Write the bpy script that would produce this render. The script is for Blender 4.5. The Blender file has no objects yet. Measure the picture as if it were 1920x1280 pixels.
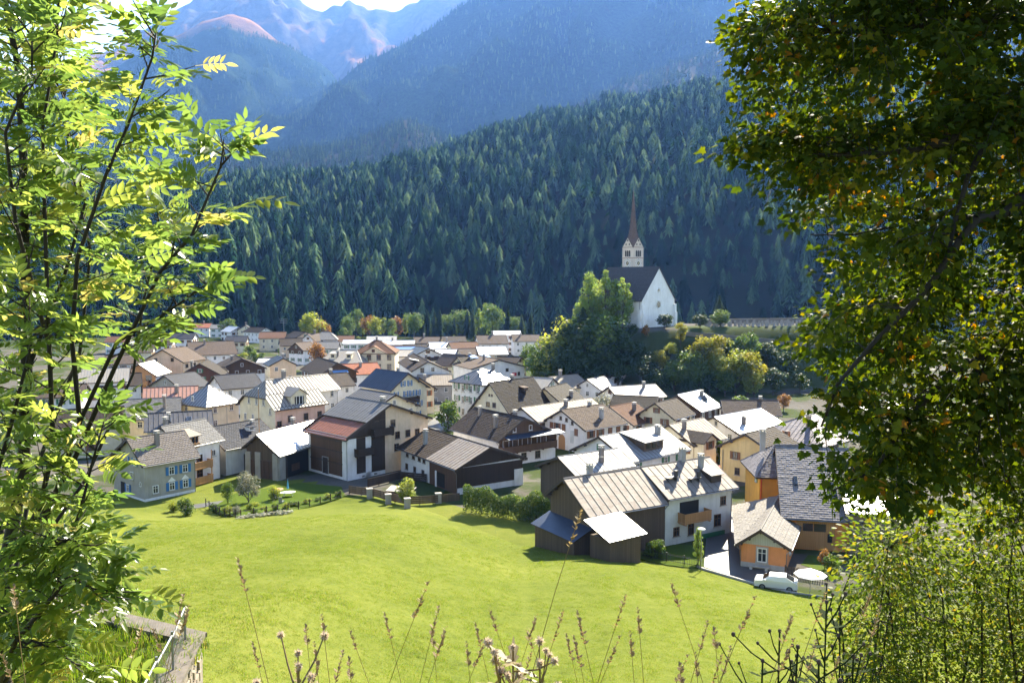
import bpy, math, random
import numpy as np
from mathutils import Vector, Matrix, noise as mnoise
from math import sin, cos, tan, atan2, hypot, pi, radians as R, degrees

scene = bpy.context.scene
C = scene.collection
# ------------------------------------------------------------------ camera, sky, sun, exposure
CAM_Z = 31.0
PITCH = R(4.114)
cam_data = bpy.data.cameras.new('camera')
cam_data.sensor_width = 36.0
cam_data.lens = 36.0 * 1598.0 / 1920.0
cam_data.clip_start = 0.05
cam_data.clip_end = 30000.0
cam = bpy.data.objects.new('camera', cam_data)
C.objects.link(cam)
cam.location = (0, 0, CAM_Z)
cam.rotation_euler = (pi / 2 - PITCH, 0, 0)
scene.camera = cam

SUN_AZ, SUN_EL = R(23.0), R(37.0)          # azimuth measured from +Y towards +X
world = bpy.data.worlds.new('World')
scene.world = world
world.use_nodes = True
wn = world.node_tree
sky = wn.nodes.new('ShaderNodeTexSky')
sky.sky_type = 'NISHITA'
sky.sun_disc = False
sky.sun_elevation = SUN_EL
sky.sun_rotation = SUN_AZ
sky.altitude = 1200
sky.air_density = 0.6
sky.dust_density = 0.1
sky.ozone_density = 1.0
bg = wn.nodes['Background']
bg.inputs['Strength'].default_value = 0.108
air = wn.nodes.new('ShaderNodeHueSaturation')
air.inputs['Saturation'].default_value = 0.85
air.inputs['Value'].default_value = 1.0
wn.links.new(sky.outputs['Color'], air.inputs['Color'])
wn.links.new(air.outputs['Color'], bg.inputs['Color'])
sun_data = bpy.data.lights.new('sun', 'SUN')
sun_data.energy = 4.8
sun_data.angle = R(0.5)
sun_data.color = (1.0, 0.97, 0.92)
sun = bpy.data.objects.new('sun', sun_data)
C.objects.link(sun)
SUN_DIR = Vector((sin(SUN_AZ) * cos(SUN_EL), cos(SUN_AZ) * cos(SUN_EL), sin(SUN_EL)))
sun.rotation_euler = SUN_DIR.to_track_quat('Z', 'Y').to_euler()
sun.location = (60, 100, 200)
scene.view_settings.view_transform = 'Standard'
scene.view_settings.look = 'None'
scene.view_settings.gamma = 1.0
scene.view_settings.use_curve_mapping = False
scene.view_settings.exposure = 2.2
scene.cycles.max_bounces = 8
scene.cycles.transparent_max_bounces = 8
scene.cycles.volume_bounces = 0

# ------------------------------------------------------------------ helpers
rng = random.Random(11)
nrg = np.random.default_rng(5)


def at(u, v, y):
    """Point of the place at distance y that shows at pixel (u, v) of the 1920x1280 photograph."""
    cx, cz = (u - 960) / 1598.0, -(v - 640) / 1598.0
    yy = cos(PITCH) + cz * sin(PITCH)
    return Vector((cx / yy * y, y, CAM_Z + (-sin(PITCH) + cz * cos(PITCH)) / yy * y))


def on_ground(u, v, z=0.0):
    d = at(u, v, 1.0)
    t = (z - CAM_Z) / (d.z - CAM_Z)
    return Vector((d.x * t, t, z))


def tag(o, label=None, cat=None, group=None, kind=None):
    if label: o['label'] = label
    if cat: o['category'] = cat
    if group: o['group'] = group
    if kind: o['kind'] = kind
    return o


def empty(name, loc=(0, 0, 0), rz=0.0, label=None, cat=None, group=None):
    o = bpy.data.objects.new(name, None)
    o.empty_display_size = 0.3
    C.objects.link(o)
    o.location = loc
    o.rotation_euler = (0, 0, rz)
    return tag(o, label, cat, group)


def add(name, me, parent=None, loc=None, rot=None, scale=None):
    o = bpy.data.objects.new(name, me)
    C.objects.link(o)
    if parent is not None: o.parent = parent
    if loc is not None: o.location = loc
    if rot is not None: o.rotation_euler = rot
    if scale is not None: o.scale = scale
    return o


class MB:
    def __init__(s):
        s.v, s.f, s.m = [], [], []

    def face(s, pts, mi=0):
        b = len(s.v)
        s.v += [tuple(p) for p in pts]
        s.f.append(tuple(range(b, b + len(pts))))
        s.m.append(mi)

    def hexa(s, p, mi=0):
        """eight corners: bottom ring 0-3, top ring 4-7"""
        b = len(s.v)
        s.v += [tuple(q) for q in p]
        for f in ((3, 2, 1, 0), (4, 5, 6, 7), (0, 1, 5, 4), (1, 2, 6, 5), (2, 3, 7, 6), (3, 0, 4, 7)):
            s.f.append(tuple(b + i for i in f))
            s.m.append(mi)

    def box(s, x, y, z, sx, sy, sz, mi=0, rz=0.0, taper=1.0):
        c, n = cos(rz), sin(rz)
        p = []
        for k, zz in ((1.0, z - sz / 2), (taper, z + sz / 2)):
            for a, b in ((-1, -1), (1, -1), (1, 1), (-1, 1)):
                dx, dy = a * sx / 2 * k, b * sy / 2 * k
                p.append((x + dx * c - dy * n, y + dx * n + dy * c, zz))
        s.hexa(p, mi)

    def slab(s, pts, off, mi=0, side=1):
        """polygon pts (top) extruded by vector off"""
        pts = [Vector(p) for p in pts]
        off = Vector(off)
        s.face(pts, mi)
        low = [p + off for p in pts]
        s.face(low[::-1], side)
        n = len(pts)
        for i in range(n):
            j = (i + 1) % n
            s.face([pts[j], pts[i], low[i], low[j]], side)

    def tube(s, p, q, r0, r1=None, n=6, mi=0, cap=True):
        p, q = Vector(p), Vector(q)
        r1 = r0 if r1 is None else r1
        d = (q - p)
        if d.length < 1e-6: return
        d.normalize()
        a = d.orthogonal().normalized()
        b = d.cross(a)
        base = len(s.v)
        for c, r in ((p, r0), (q, r1)):
            for i in range(n):
                t = 2 * pi * i / n
                s.v.append(tuple(c + a * (cos(t) * r) + b * (sin(t) * r)))
        for i in range(n):
            j = (i + 1) % n
            s.f.append((base + i, base + j, base + n + j, base + n + i))
            s.m.append(mi)
        if cap:
            s.f.append(tuple(base + n + i for i in range(n)))
            s.m.append(mi)
            s.f.append(tuple(base + i for i in range(n - 1, -1, -1)))
            s.m.append(mi)

    def path(s, pts, r0, r1, n=6, mi=0):
        k = len(pts) - 1
        for i in range(k):
            s.tube(pts[i], pts[i + 1], r0 + (r1 - r0) * i / k, r0 + (r1 - r0) * (i + 1) / k, n, mi, cap=(i == k - 1))

    def cone(s, x, y, z, r, h, n=8, mi=0):
        b = len(s.v)
        for i in range(n):
            t = 2 * pi * i / n
            s.v.append((x + cos(t) * r, y + sin(t) * r, z))
        s.v.append((x, y, z + h))
        for i in range(n):
            s.f.append((b + i, b + (i + 1) % n, b + n))
            s.m.append(mi)

    def ball(s, x, y, z, rx, ry, rz_, n=8, k=5, mi=0):
        b = len(s.v)
        for i in range(1, k):
            t = pi * i / k
            for j in range(n):
                a = 2 * pi * j / n
                s.v.append((x + rx * sin(t) * cos(a), y + ry * sin(t) * sin(a), z + rz_ * cos(t)))
        s.v += [(x, y, z + rz_), (x, y, z - rz_)]
        T, B = len(s.v) - 2, len(s.v) - 1
        for j in range(n):
            l = (j + 1) % n
            s.f.append((T, b + j, b + l)); s.m.append(mi)
            s.f.append((B, b + (k - 2) * n + l, b + (k - 2) * n + j)); s.m.append(mi)
            for i in range(k - 2):
                s.f.append((b + i * n + j, b + (i + 1) * n + j, b + (i + 1) * n + l, b + i * n + l)); s.m.append(mi)

    def mesh(s, name, mats, smooth=False):
        me = bpy.data.meshes.new(name)
        me.from_pydata(s.v, [], s.f)
        for m in (mats if isinstance(mats, (list, tuple)) else [mats]): me.materials.append(m)
        me.polygons.foreach_set('material_index', s.m)
        if smooth: me.polygons.foreach_set('use_smooth', [True] * len(s.f))
        me.update()
        return me

    def build(s, name, mats, parent=None, loc=None, rot=None, smooth=False):
        return add(name, s.mesh(name, mats, smooth), parent, loc, rot)


def np_mesh(name, v, f, mats, mi=None, tint=None, smooth=False):
    """mesh from numpy arrays: v (n,3), f (m,k)"""
    me = bpy.data.meshes.new(name)
    n, m, k = len(v), len(f), f.shape[1]
    me.vertices.add(n)
    me.vertices.foreach_set('co', np.ascontiguousarray(v, dtype=np.float32).ravel())
    me.loops.add(m * k)
    me.loops.foreach_set('vertex_index', np.ascontiguousarray(f, dtype=np.int32).ravel())
    me.polygons.add(m)
    me.polygons.foreach_set('loop_start', np.arange(0, m * k, k, dtype=np.int32))
    me.polygons.foreach_set('loop_total', np.full(m, k, dtype=np.int32))
    for x in (mats if isinstance(mats, (list, tuple)) else [mats]): me.materials.append(x)
    if mi is not None: me.polygons.foreach_set('material_index', np.ascontiguousarray(mi, dtype=np.int32))
    if smooth: me.polygons.foreach_set('use_smooth', np.ones(m, dtype=bool))
    me.update(calc_edges=True)
    if tint is not None:
        a = me.attributes.new('tint', 'FLOAT', 'POINT')
        a.data.foreach_set('value', np.ascontiguousarray(tint, dtype=np.float32))
    return me


# ------------------------------------------------------------------ materials
def new_mat(name):
    m = bpy.data.materials.new(name)
    m.use_nodes = True
    return m, m.node_tree, m.node_tree.nodes['Principled BSDF']


def ramp(nt, fac, stops):
    r = nt.nodes.new('ShaderNodeValToRGB')
    e = r.color_ramp.elements
    while len(e) < len(stops): e.new(0.5)
    for i, (p, c) in enumerate(stops):
        e[i].position = p
        e[i].color = (*c, 1)
    if fac is not None: nt.links.new(fac, r.inputs['Fac'])
    return r.outputs['Color']


def noise_out(nt, scale, detail=4, coord='Object', rough=0.6, vscale=None, dist=0.0):
    t = nt.nodes.new('ShaderNodeTexCoord') if coord != 'Position' else nt.nodes.new('ShaderNodeNewGeometry')
    out = t.outputs[coord]
    if vscale:
        mp = nt.nodes.new('ShaderNodeMapping')
        mp.inputs['Scale'].default_value = vscale
        nt.links.new(out, mp.inputs['Vector'])
        out = mp.outputs['Vector']
    n = nt.nodes.new('ShaderNodeTexNoise')
    n.inputs['Scale'].default_value = scale
    n.inputs['Detail'].default_value = detail
    n.inputs['Roughness'].default_value = rough
    n.inputs['Distortion'].default_value = dist
    nt.links.new(out, n.inputs['Vector'])
    return n.outputs['Fac']


def mixc(nt, fac, a, b, mode='MIX'):
    m = nt.nodes.new('ShaderNodeMix')
    m.data_type = 'RGBA'
    m.blend_type = mode
    for k, x in ((0, fac), (6, a), (7, b)):
        if isinstance(x, (int, float)): m.inputs[k].default_value = x
        elif isinstance(x, tuple): m.inputs[k].default_value = (*x, 1)
        else: nt.links.new(x, m.inputs[k])
    return m.outputs[2]


def mathn(nt, op, a, b=0.0):
    m = nt.nodes.new('ShaderNodeMath')
    m.operation = op
    for i, x in enumerate((a, b)):
        if isinstance(x, (int, float)): m.inputs[i].default_value = x
        else: nt.links.new(x, m.inputs[i])
    return m.outputs[0]


def bump(nt, bsdf, h, strength=0.4, dist=0.05):
    b = nt.nodes.new('ShaderNodeBump')
    b.inputs['Strength'].default_value = strength
    b.inputs['Distance'].default_value = dist
    nt.links.new(h, b.inputs['Height'])
    nt.links.new(b.outputs['Normal'], bsdf.inputs['Normal'])


def obj_random(nt):
    return nt.nodes.new('ShaderNodeObjectInfo').outputs['Random']


def scaled(c, k):
    return tuple(min(1.0, x * k) for x in c)


def plaster(name, c, dirt=0.25):
    m, nt, b = new_mat(name)
    big = noise_out(nt, 0.55, 5)
    streak = noise_out(nt, 1.0, 4, vscale=(2.2, 2.2, 0.25))
    col = mixc(nt, ramp_fac(nt, big, 0.35, 0.75), c, scaled(c, 1 - dirt))
    col = mixc(nt, mathn(nt, 'MULTIPLY', ramp_fac(nt, streak, 0.5, 0.8), 0.6), col, scaled((c[0] * .8, c[1] * .76, c[2] * .7), 0.8))
    nt.links.new(col, b.inputs['Base Color'])
    b.inputs['Roughness'].default_value = 0.9
    bump(nt, b, noise_out(nt, 9, 4), 0.35, 0.02)
    return m


def ramp_fac(nt, x, lo, hi):
    m = nt.nodes.new('ShaderNodeMapRange')
    m.inputs[1].default_value = lo
    m.inputs[2].default_value = hi
    nt.links.new(x, m.inputs[0])
    return m.outputs[0]


def planks(name, c1, c2, width=0.22, axis='z'):
    """weathered boards: vertical joints, grain along the board"""
    m, nt, b = new_mat(name)
    t = nt.nodes.new('ShaderNodeTexCoord')
    sp = nt.nodes.new('ShaderNodeSeparateXYZ')
    nt.links.new(t.outputs['Object'], sp.inputs[0])
    s = mathn(nt, 'ADD', sp.outputs['X'], sp.outputs['Y']) if axis == 'z' else sp.outputs['Z']
    s = mathn(nt, 'DIVIDE', s, width)
    cell = mathn(nt, 'FLOOR', s)
    wn_ = nt.nodes.new('ShaderNodeTexWhiteNoise')
    wn_.noise_dimensions = '1D'
    nt.links.new(cell, wn_.inputs['W'])
    fr = mathn(nt, 'FRACT', s)
    edge = mathn(nt, 'ABSOLUTE', mathn(nt, 'SUBTRACT', fr, 0.5))
    joint = ramp_fac(nt, edge, 0.43, 0.5)
    grain = noise_out(nt, 3, 6, vscale=(6, 6, 0.5) if axis == 'z' else (0.5, 0.5, 6))
    f = mathn(nt, 'ADD', mathn(nt, 'MULTIPLY', wn_.outputs['Value'], 0.5), mathn(nt, 'MULTIPLY', grain, 0.55))
    col = mixc(nt, f, c1, c2)
    col = mixc(nt, joint, col, scaled(c1, 0.35))
    nt.links.new(col, b.inputs['Base Color'])
    b.inputs['Roughness'].default_value = 0.85
    bump(nt, b, mathn(nt, 'SUBTRACT', 1.0, joint), 0.5, 0.03)
    return m


def shingle_mat(name, c, spread=0.35, bw=0.42, bh=0.34, rough=0.6):
    m, nt, b = new_mat(name)
    t = nt.nodes.new('ShaderNodeTexCoord')
    br = nt.nodes.new('ShaderNodeTexBrick')
    br.inputs['Scale'].default_value = 1.0
    br.inputs['Brick Width'].default_value = bw
    br.inputs['Row Height'].default_value = bh
    br.inputs['Mortar Size'].default_value = 0.02
    br.inputs['Color1'].default_value = (*c, 1)
    br.inputs['Color2'].default_value = (*scaled(c, 1 - spread), 1)
    br.inputs['Mortar'].default_value = (*scaled(c, 0.45), 1)
    nt.links.new(t.outputs['Object'], br.inputs['Vector'])
    big = noise_out(nt, 0.35, 5)
    col = mixc(nt, ramp_fac(nt, big, 0.3, 0.75), br.outputs['Color'], scaled(c, 0.7), 'MIX')
    col = mixc(nt, 0.55, br.outputs['Color'], col)
    nt.links.new(col, b.inputs['Base Color'])
    b.inputs['Roughness'].default_value = rough + 0.12
    b.inputs['Specular IOR Level'].default_value = 0.07
    bump(nt, b, mixc(nt, 0.5, br.outputs['Fac'], big), 0.4, 0.03)
    return m


def sep(nt, v, ax):
    s = nt.nodes.new('ShaderNodeSeparateXYZ')
    nt.links.new(v, s.inputs[0])
    return s.outputs[ax]


def metal(name, c, rough=0.42, met=0.55, streak=0.25, rust=None, rust_amt=0.5):
    m, nt, b = new_mat(name)
    n1 = noise_out(nt, 0.8, 5, vscale=(2.0, 0.6, 1))
    col = mixc(nt, ramp_fac(nt, n1, 0.35, 0.75), c, scaled(c, 1 - streak))
    r = obj_random(nt)
    col = mixc(nt, mathn(nt, 'MULTIPLY', r, 0.35), col, scaled(c, 0.72))
    if rust:
        n2 = noise_out(nt, 1.7, 7, rough=0.7)
        col = mixc(nt, mathn(nt, 'MULTIPLY', ramp_fac(nt, n2, 0.42, 0.68), rust_amt), col, rust)
    nt.links.new(col, b.inputs['Base Color'])
    b.inputs['Metallic'].default_value = met
    rr = nt.nodes.new('ShaderNodeMapRange')
    rr.inputs[3].default_value = rough - 0.06
    rr.inputs[4].default_value = rough + 0.16
    nt.links.new(noise_out(nt, 0.6, 4), rr.inputs[0])
    nt.links.new(rr.outputs[0], b.inputs['Roughness'])
    bump(nt, b, noise_out(nt, 1.1, 3), 0.12, 0.05)
    return m


def simple(name, c, rough=0.7, met=0.0, var=0.2, scale=3.0):
    m, nt, b = new_mat(name)
    col = mixc(nt, ramp_fac(nt, noise_out(nt, scale, 5), 0.3, 0.75), c, scaled(c, 1 - var))
    nt.links.new(col, b.inputs['Base Color'])
    b.inputs['Roughness'].default_value = rough
    b.inputs['Metallic'].default_value = met
    return m


def leaf_mat(name, stops, trans=0.5, gloss=0.25, rough=0.38, by='tint', tcol=None, tsat=1.1):
    """thin leaf: reflects on one side, lets warm light through to the other"""
    m, nt, b = new_mat(name)
    if by == 'tint':
        a = nt.nodes.new('ShaderNodeAttribute')
        a.attribute_name = 'tint'
        f = a.outputs['Fac']
    else:
        f = obj_random(nt)
        a = nt.nodes.new('ShaderNodeAttribute')
        a.attribute_name = 'tint'
        f = mathn(nt, 'ADD', mathn(nt, 'MULTIPLY', f, 0.6), mathn(nt, 'MULTIPLY', a.outputs['Fac'], 0.4))
    col = ramp(nt, f, stops)
    nt.links.new(col, b.inputs['Base Color'])
    b.inputs['Roughness'].default_value = rough
    b.inputs['Specular IOR Level'].default_value = gloss
    tr = nt.nodes.new('ShaderNodeBsdfTranslucent')
    hs = nt.nodes.new('ShaderNodeHueSaturation')
    hs.inputs['Hue'].default_value = 0.488
    hs.inputs['Saturation'].default_value = tsat
    hs.inputs['Value'].default_value = 1.6 if tcol is None else tcol
    nt.links.new(col, hs.inputs['Color'])
    nt.links.new(hs.outputs['Color'], tr.inputs['Color'])
    mx = nt.nodes.new('ShaderNodeMixShader')
    mx.inputs[0].default_value = trans
    nt.links.new(b.outputs[0], mx.inputs[1])
    nt.links.new(tr.outputs[0], mx.inputs[2])
    nt.links.new(mx.outputs[0], nt.nodes['Material Output'].inputs['Surface'])
    return m


P = {
    'white': plaster('white_plaster', (0.78, 0.75, 0.73), 0.24),
    'white2': plaster('white_smooth_plaster', (0.78, 0.77, 0.74), 0.14),
    'greywhite': plaster('pale_grey_plaster', (0.62, 0.62, 0.60), 0.25),
    'grey': plaster('grey_plaster', (0.36, 0.335, 0.29), 0.25),
    'stone': plaster('stone_plaster', (0.36, 0.33, 0.29), 0.35),
    'cream': plaster('cream_plaster', (0.72, 0.64, 0.46), 0.26),
    'cream2': plaster('warm_cream_plaster', (0.72, 0.60, 0.42), 0.26),
    'pink': plaster('pink_plaster', (0.72, 0.46, 0.34), 0.24),
    'peach': plaster('peach_plaster', (0.72, 0.53, 0.36), 0.28),
    'yellow': plaster('yellow_plaster', (0.72, 0.55, 0.26), 0.22),
    'ochre': plaster('ochre_plaster', (0.58, 0.30, 0.04), 0.25),
    'orange': plaster('orange_plaster', (0.66, 0.26, 0.09), 0.24),
    'wood': planks('brown_boards', (0.062, 0.031, 0.015), (0.105, 0.055, 0.027)),
    'woodred': planks('red_brown_boards', (0.072, 0.028, 0.017), (0.11, 0.041, 0.025)),
    'barn': planks('weathered_boards', (0.062, 0.038, 0.021), (0.118, 0.08, 0.05), 0.26),
    'darkwood': planks('dark_boards', (0.026, 0.015, 0.008), (0.05, 0.028, 0.015), 0.3),
    'newwood': planks('honey_boards', (0.34, 0.17, 0.065), (0.44, 0.24, 0.10)),
    'greyboard': planks('grey_green_boards', (0.36, 0.36, 0.29), (0.42, 0.42, 0.34), 0.18),
    'log': planks('log_wall', (0.13, 0.10, 0.085), (0.24, 0.19, 0.16), 0.3, 'x'),
    'seam': simple('seam_shadow_tin', (0.10, 0.085, 0.075), 0.7),  # rib colour darkened to stand for the shadow along each seam
    'trim': simple('dark_timber_trim', (0.05, 0.033, 0.024), 0.75),
    'frame': simple('white_window_frame', (0.70, 0.68, 0.64), 0.5, var=0.08),
    'woodframe': simple('brown_window_frame', (0.13, 0.075, 0.04), 0.6),
    'blue': simple('blue_shutter_paint', (0.02, 0.14, 0.36), 0.45, var=0.15),
    'brown': simple('brown_shutter_paint', (0.20, 0.085, 0.04), 0.55),
    'orangepaint': simple('orange_shutter_paint', (0.42, 0.16, 0.06), 0.55),
    'green': simple('green_shutter_paint', (0.04, 0.16, 0.08), 0.5),
    'chimney': plaster('chimney_render', (0.24, 0.205, 0.18), 0.35),
    'chimneywhite': plaster('white_chimney_render', (0.36, 0.345, 0.33), 0.35),
    'iron': simple('dark_iron', (0.035, 0.035, 0.04), 0.5, 0.4),
    'zinc': simple('zinc_pipe', (0.26, 0.26, 0.27), 0.4, 0.8),
    'galv': simple('galvanised_steel', (0.24, 0.25, 0.25), 0.5, 0.6, 0.2),
    'concrete': plaster('concrete', (0.42, 0.40, 0.37), 0.3),
    'red': simple('red_paint', (0.55, 0.03, 0.02), 0.4),
    'flower': simple('flower_red', (0.6, 0.05, 0.06), 0.8, var=0.4, scale=30),
}
gm, nt, b = new_mat('window_glass')
b.inputs['Base Color'].default_value = (0.022, 0.026, 0.03, 1)
b.inputs['Roughness'].default_value = 0.08
b.inputs['Specular IOR Level'].default_value = 0.6
P['glass'] = gm
RM = {
    'slate': shingle_mat('grey_slate', (0.184, 0.159, 0.144), 0.25, 0.5, 0.4),
    'slate_dark': shingle_mat('dark_blue_slate', (0.057, 0.057, 0.066), 0.25, 0.5, 0.4, 0.5),
    'tile_grey': shingle_mat('grey_concrete_tile', (0.207, 0.198, 0.189), 0.3, 0.33, 0.36, 0.6),
    'tile_brown': shingle_mat('brown_tile', (0.074, 0.057, 0.046), 0.35, 0.4, 0.34, 0.65),
    'tile_dark': shingle_mat('dark_brown_shingle', (0.035, 0.026, 0.021), 0.45, 0.4, 0.32, 0.6),
    'tile_tan': shingle_mat('tan_tile', (0.133, 0.099, 0.078), 0.3, 0.4, 0.34, 0.7),
    'tile_red': shingle_mat('reddish_brown_tile', (0.17, 0.09, 0.057), 0.3, 0.36, 0.34, 0.7),
    'tile_bright': shingle_mat('salmon_red_tile', (0.39, 0.15, 0.09), 0.25, 0.36, 0.34, 0.7),
    'tile_plaid': shingle_mat('patterned_tile', (0.117, 0.081, 0.067), 0.4, 0.5, 0.5, 0.65),
    'shingle_lilac': shingle_mat('lilac_grey_shingle', (0.25, 0.228, 0.232), 0.4, 0.5, 0.34, 0.6),
    'shingle_pale': shingle_mat('pale_grey_shingle', (0.22, 0.20, 0.18), 0.15, 0.45, 0.45, 0.55),
    'metal_grey': metal('grey_tin', (0.15, 0.146, 0.146), 0.6, 0.3),
    'metal_red': metal('rust_red_tin', (0.264, 0.08, 0.04), 0.62, 0.2, 0.3, (0.28, 0.085, 0.045), 0.6),
    'metal_salmon': metal('salmon_tin', (0.315, 0.15, 0.105), 0.55, 0.3, 0.3, (0.32, 0.16, 0.12), 0.5),
    'metal_panel': metal('weathered_tin_panel', (0.24, 0.205, 0.175), 0.66, 0.15, 0.3, (0.15, 0.09, 0.06), 0.65),
    'metal_white': metal('bright_tin', (0.62, 0.61, 0.60), 0.38, 0.6, 0.1),
    'metal_white2': metal('pale_bright_tin', (0.27, 0.268, 0.265), 0.62, 0.15, 0.25, (0.20, 0.15, 0.12), 0.4),
    'metal_pale': metal('pale_tin', (0.30, 0.28, 0.25), 0.6, 0.2, 0.25, (0.3, 0.23, 0.17), 0.5),
    'metal_beige': metal('beige_tin', (0.25, 0.205, 0.155), 0.7, 0.1, 0.25, (0.19, 0.13, 0.09), 0.45),
    'metal_navy': metal('navy_tin', (0.035, 0.05, 0.085), 0.45, 0.4, 0.3),
    'metal_navy2': metal('dark_ribbed_tin', (0.096, 0.09, 0.09), 0.45, 0.5, 0.3),
    'metal_duo': metal('dark_silver_tin', (0.34, 0.33, 0.32), 0.36, 0.7, 0.2),
    'metal_violet': metal('violet_grey_tin', (0.162, 0.141, 0.15), 0.46, 0.5, 0.2),
    'metal_bluegrey': metal('blue_grey_tin', (0.15, 0.176, 0.203), 0.5, 0.45, 0.2),
    'metal_blue': metal('bright_blue_tin', (0.08, 0.20, 0.46), 0.5, 0.3, 0.2),
    'metal_streak': metal('streaky_tin', (0.36, 0.33, 0.31), 0.55, 0.3, 0.3, (0.15, 0.135, 0.13), 0.75),
    'solar': metal('dark_grey_tin', (0.22, 0.21, 0.21), 0.45, 0.5, 0.2),
}

# ------------------------------------------------------------------ terrain
_YBX = [-700, -120, -55, -38, -24, -14, -6, 1, 8, 15, 20, 24, 27.5, 31, 45, 80, 700]
_YBY = [124, 120, 116, 111, 117, 116, 107, 97.5, 98, 94.5, 90.5, 86.3, 83.6, 82, 79, 78, 78]


def y_edge(x):
    return np.interp(x, _YBX, _YBY)


def gz(x, y):
    """height of the ground (numpy or scalar): bank under the camera, meadow slope, village floor, church knoll, gorge"""
    x = np.asarray(x, float)
    y = np.asarray(y, float)
    d = y_edge(x) - y
    mead = 0.17 * (d + np.sqrt(d * d + 14.0)) / 2 - 0.17 * 1.87 * np.exp(-(d / 12.0) ** 2)
    mead = np.maximum(mead, 0) * (1 + 0.02 * np.sin(x * .11 + y * .07))
    yy = np.maximum(y, 0)
    bank = np.where(yy < 6, 29.4 - .15 * yy - .06 * yy * yy, 26.34 - .87 * (yy - 6)) + np.where(y < 0, -.25 * y, 0)
    base = np.maximum(mead, bank)
    # knoll with the church
    ax, ay, bx, by = 38.0, 254.0, 95.0, 268.0
    t = np.clip(((x - ax) * (bx - ax) + (y - ay) * (by - ay)) / ((bx - ax) ** 2 + (by - ay) ** 2), 0, 1)
    ds = np.hypot(x - ax - t * (bx - ax), y - ay - t * (by - ay))
    k = np.clip((29.0 - ds) / 17.0, 0, 1)
    base = base + 17.3 * k * k * (3 - 2 * k)
    g = np.clip((y - 465) / 50.0, 0, 1)
    base = base - 16 * g * g * (3 - 2 * g)
    return base


def gzf(x, y):
    return float(gz(x, y))


def grid_mesh(name, X, Y, Z, mat):
    n, m = X.shape
    v = np.stack([X, Y, Z], -1).reshape(-1, 3)
    i = np.arange(n * m).reshape(n, m)
    f = np.stack([i[:-1, :-1], i[:-1, 1:], i[1:, 1:], i[1:, :-1]], -1).reshape(-1, 4)
    return np_mesh(name, v, f, mat, smooth=True)


def ground_mat(name, stops, patches=None, bscale=2.0, bstr=0.5, scale=(0.06, 0.9, 7.0), knoll=False):
    m, nt, b = new_mat(name)
    n1 = noise_out(nt, scale[0], 5, 'Position')
    n2 = noise_out(nt, scale[1], 6, 'Position', 0.7)
    n3 = noise_out(nt, scale[2], 4, 'Position', 0.7)
    f = mathn(nt, 'ADD', mathn(nt, 'MULTIPLY', n1, 0.45), mathn(nt, 'ADD', mathn(nt, 'MULTIPLY', n2, 0.35), mathn(nt, 'MULTIPLY', n3, 0.35)))
    col = ramp(nt, ramp_fac(nt, f, 0.38, 0.76), stops)
    if patches:
        col = mixc(nt, ramp_fac(nt, noise_out(nt, patches[0], 5, 'Position'), patches[1], patches[1] + .06), col, patches[2])
    if knoll:
        g = nt.nodes.new('ShaderNodeNewGeometry')
        z, yy = sep(nt, g.outputs['Position'], 'Z'), sep(nt, g.outputs['Position'], 'Y')
        k = mathn(nt, 'MAXIMUM', ramp_fac(nt, mathn(nt, 'ABSOLUTE', mathn(nt, 'SUBTRACT', z, 8.6)), 8.2, 7.4), ramp_fac(nt, yy, 385, 400))
        col = mixc(nt, k, col, mixc(nt, n2, (0.022, 0.03, 0.011), (0.055, 0.07, 0.022)))
    nt.links.new(col, b.inputs['Base Color'])
    b.inputs['Roughness'].default_value = 0.95
    b.inputs['Specular IOR Level'].default_value = 0.02
    bump(nt, b, mathn(nt, 'ADD', n2, n3), bstr, 0.12)
    return m


M_MEADOW = ground_mat('meadow_grass', [(0, (0.024, 0.038, 0.006)), (0.38, (0.092, 0.113, 0.019)), (0.7, (0.128, 0.143, 0.027)), (1, (0.17, 0.165, 0.042))])
M_VILLAGE = ground_mat('village_gravel', [(0, (0.06, 0.054, 0.045)), (0.5, (0.09, 0.083, 0.072)), (1, (0.13, 0.12, 0.105))], (0.055, 0.47, (0.045, 0.06, 0.02)), knoll=True)
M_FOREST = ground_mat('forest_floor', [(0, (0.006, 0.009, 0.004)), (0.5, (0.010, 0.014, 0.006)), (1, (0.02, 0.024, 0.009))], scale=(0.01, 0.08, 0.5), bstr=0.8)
M_ASPHALT = ground_mat('pale_asphalt', [(0, (0.055, 0.054, 0.053)), (0.5, (0.075, 0.073, 0.07)), (1, (0.1, 0.096, 0.09))], bstr=0.1, scale=(0.2, 2, 20))
_b = M_ASPHALT.node_tree.nodes['Principled BSDF']
_b.inputs['Roughness'].default_value = 0.5
_b.inputs['Specular IOR Level'].default_value = 0.35
M_LAWN = ground_mat('garden_lawn', [(0, (0.035, 0.06, 0.009)), (0.5, (0.06, 0.09, 0.013)), (1, (0.085, 0.11, 0.02))])
M_BANK = ground_mat('bank_grass', [(0, (0.03, 0.05, 0.008)), (0.5, (0.06, 0.085, 0.013)), (1, (0.12, 0.12, 0.04))])

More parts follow.
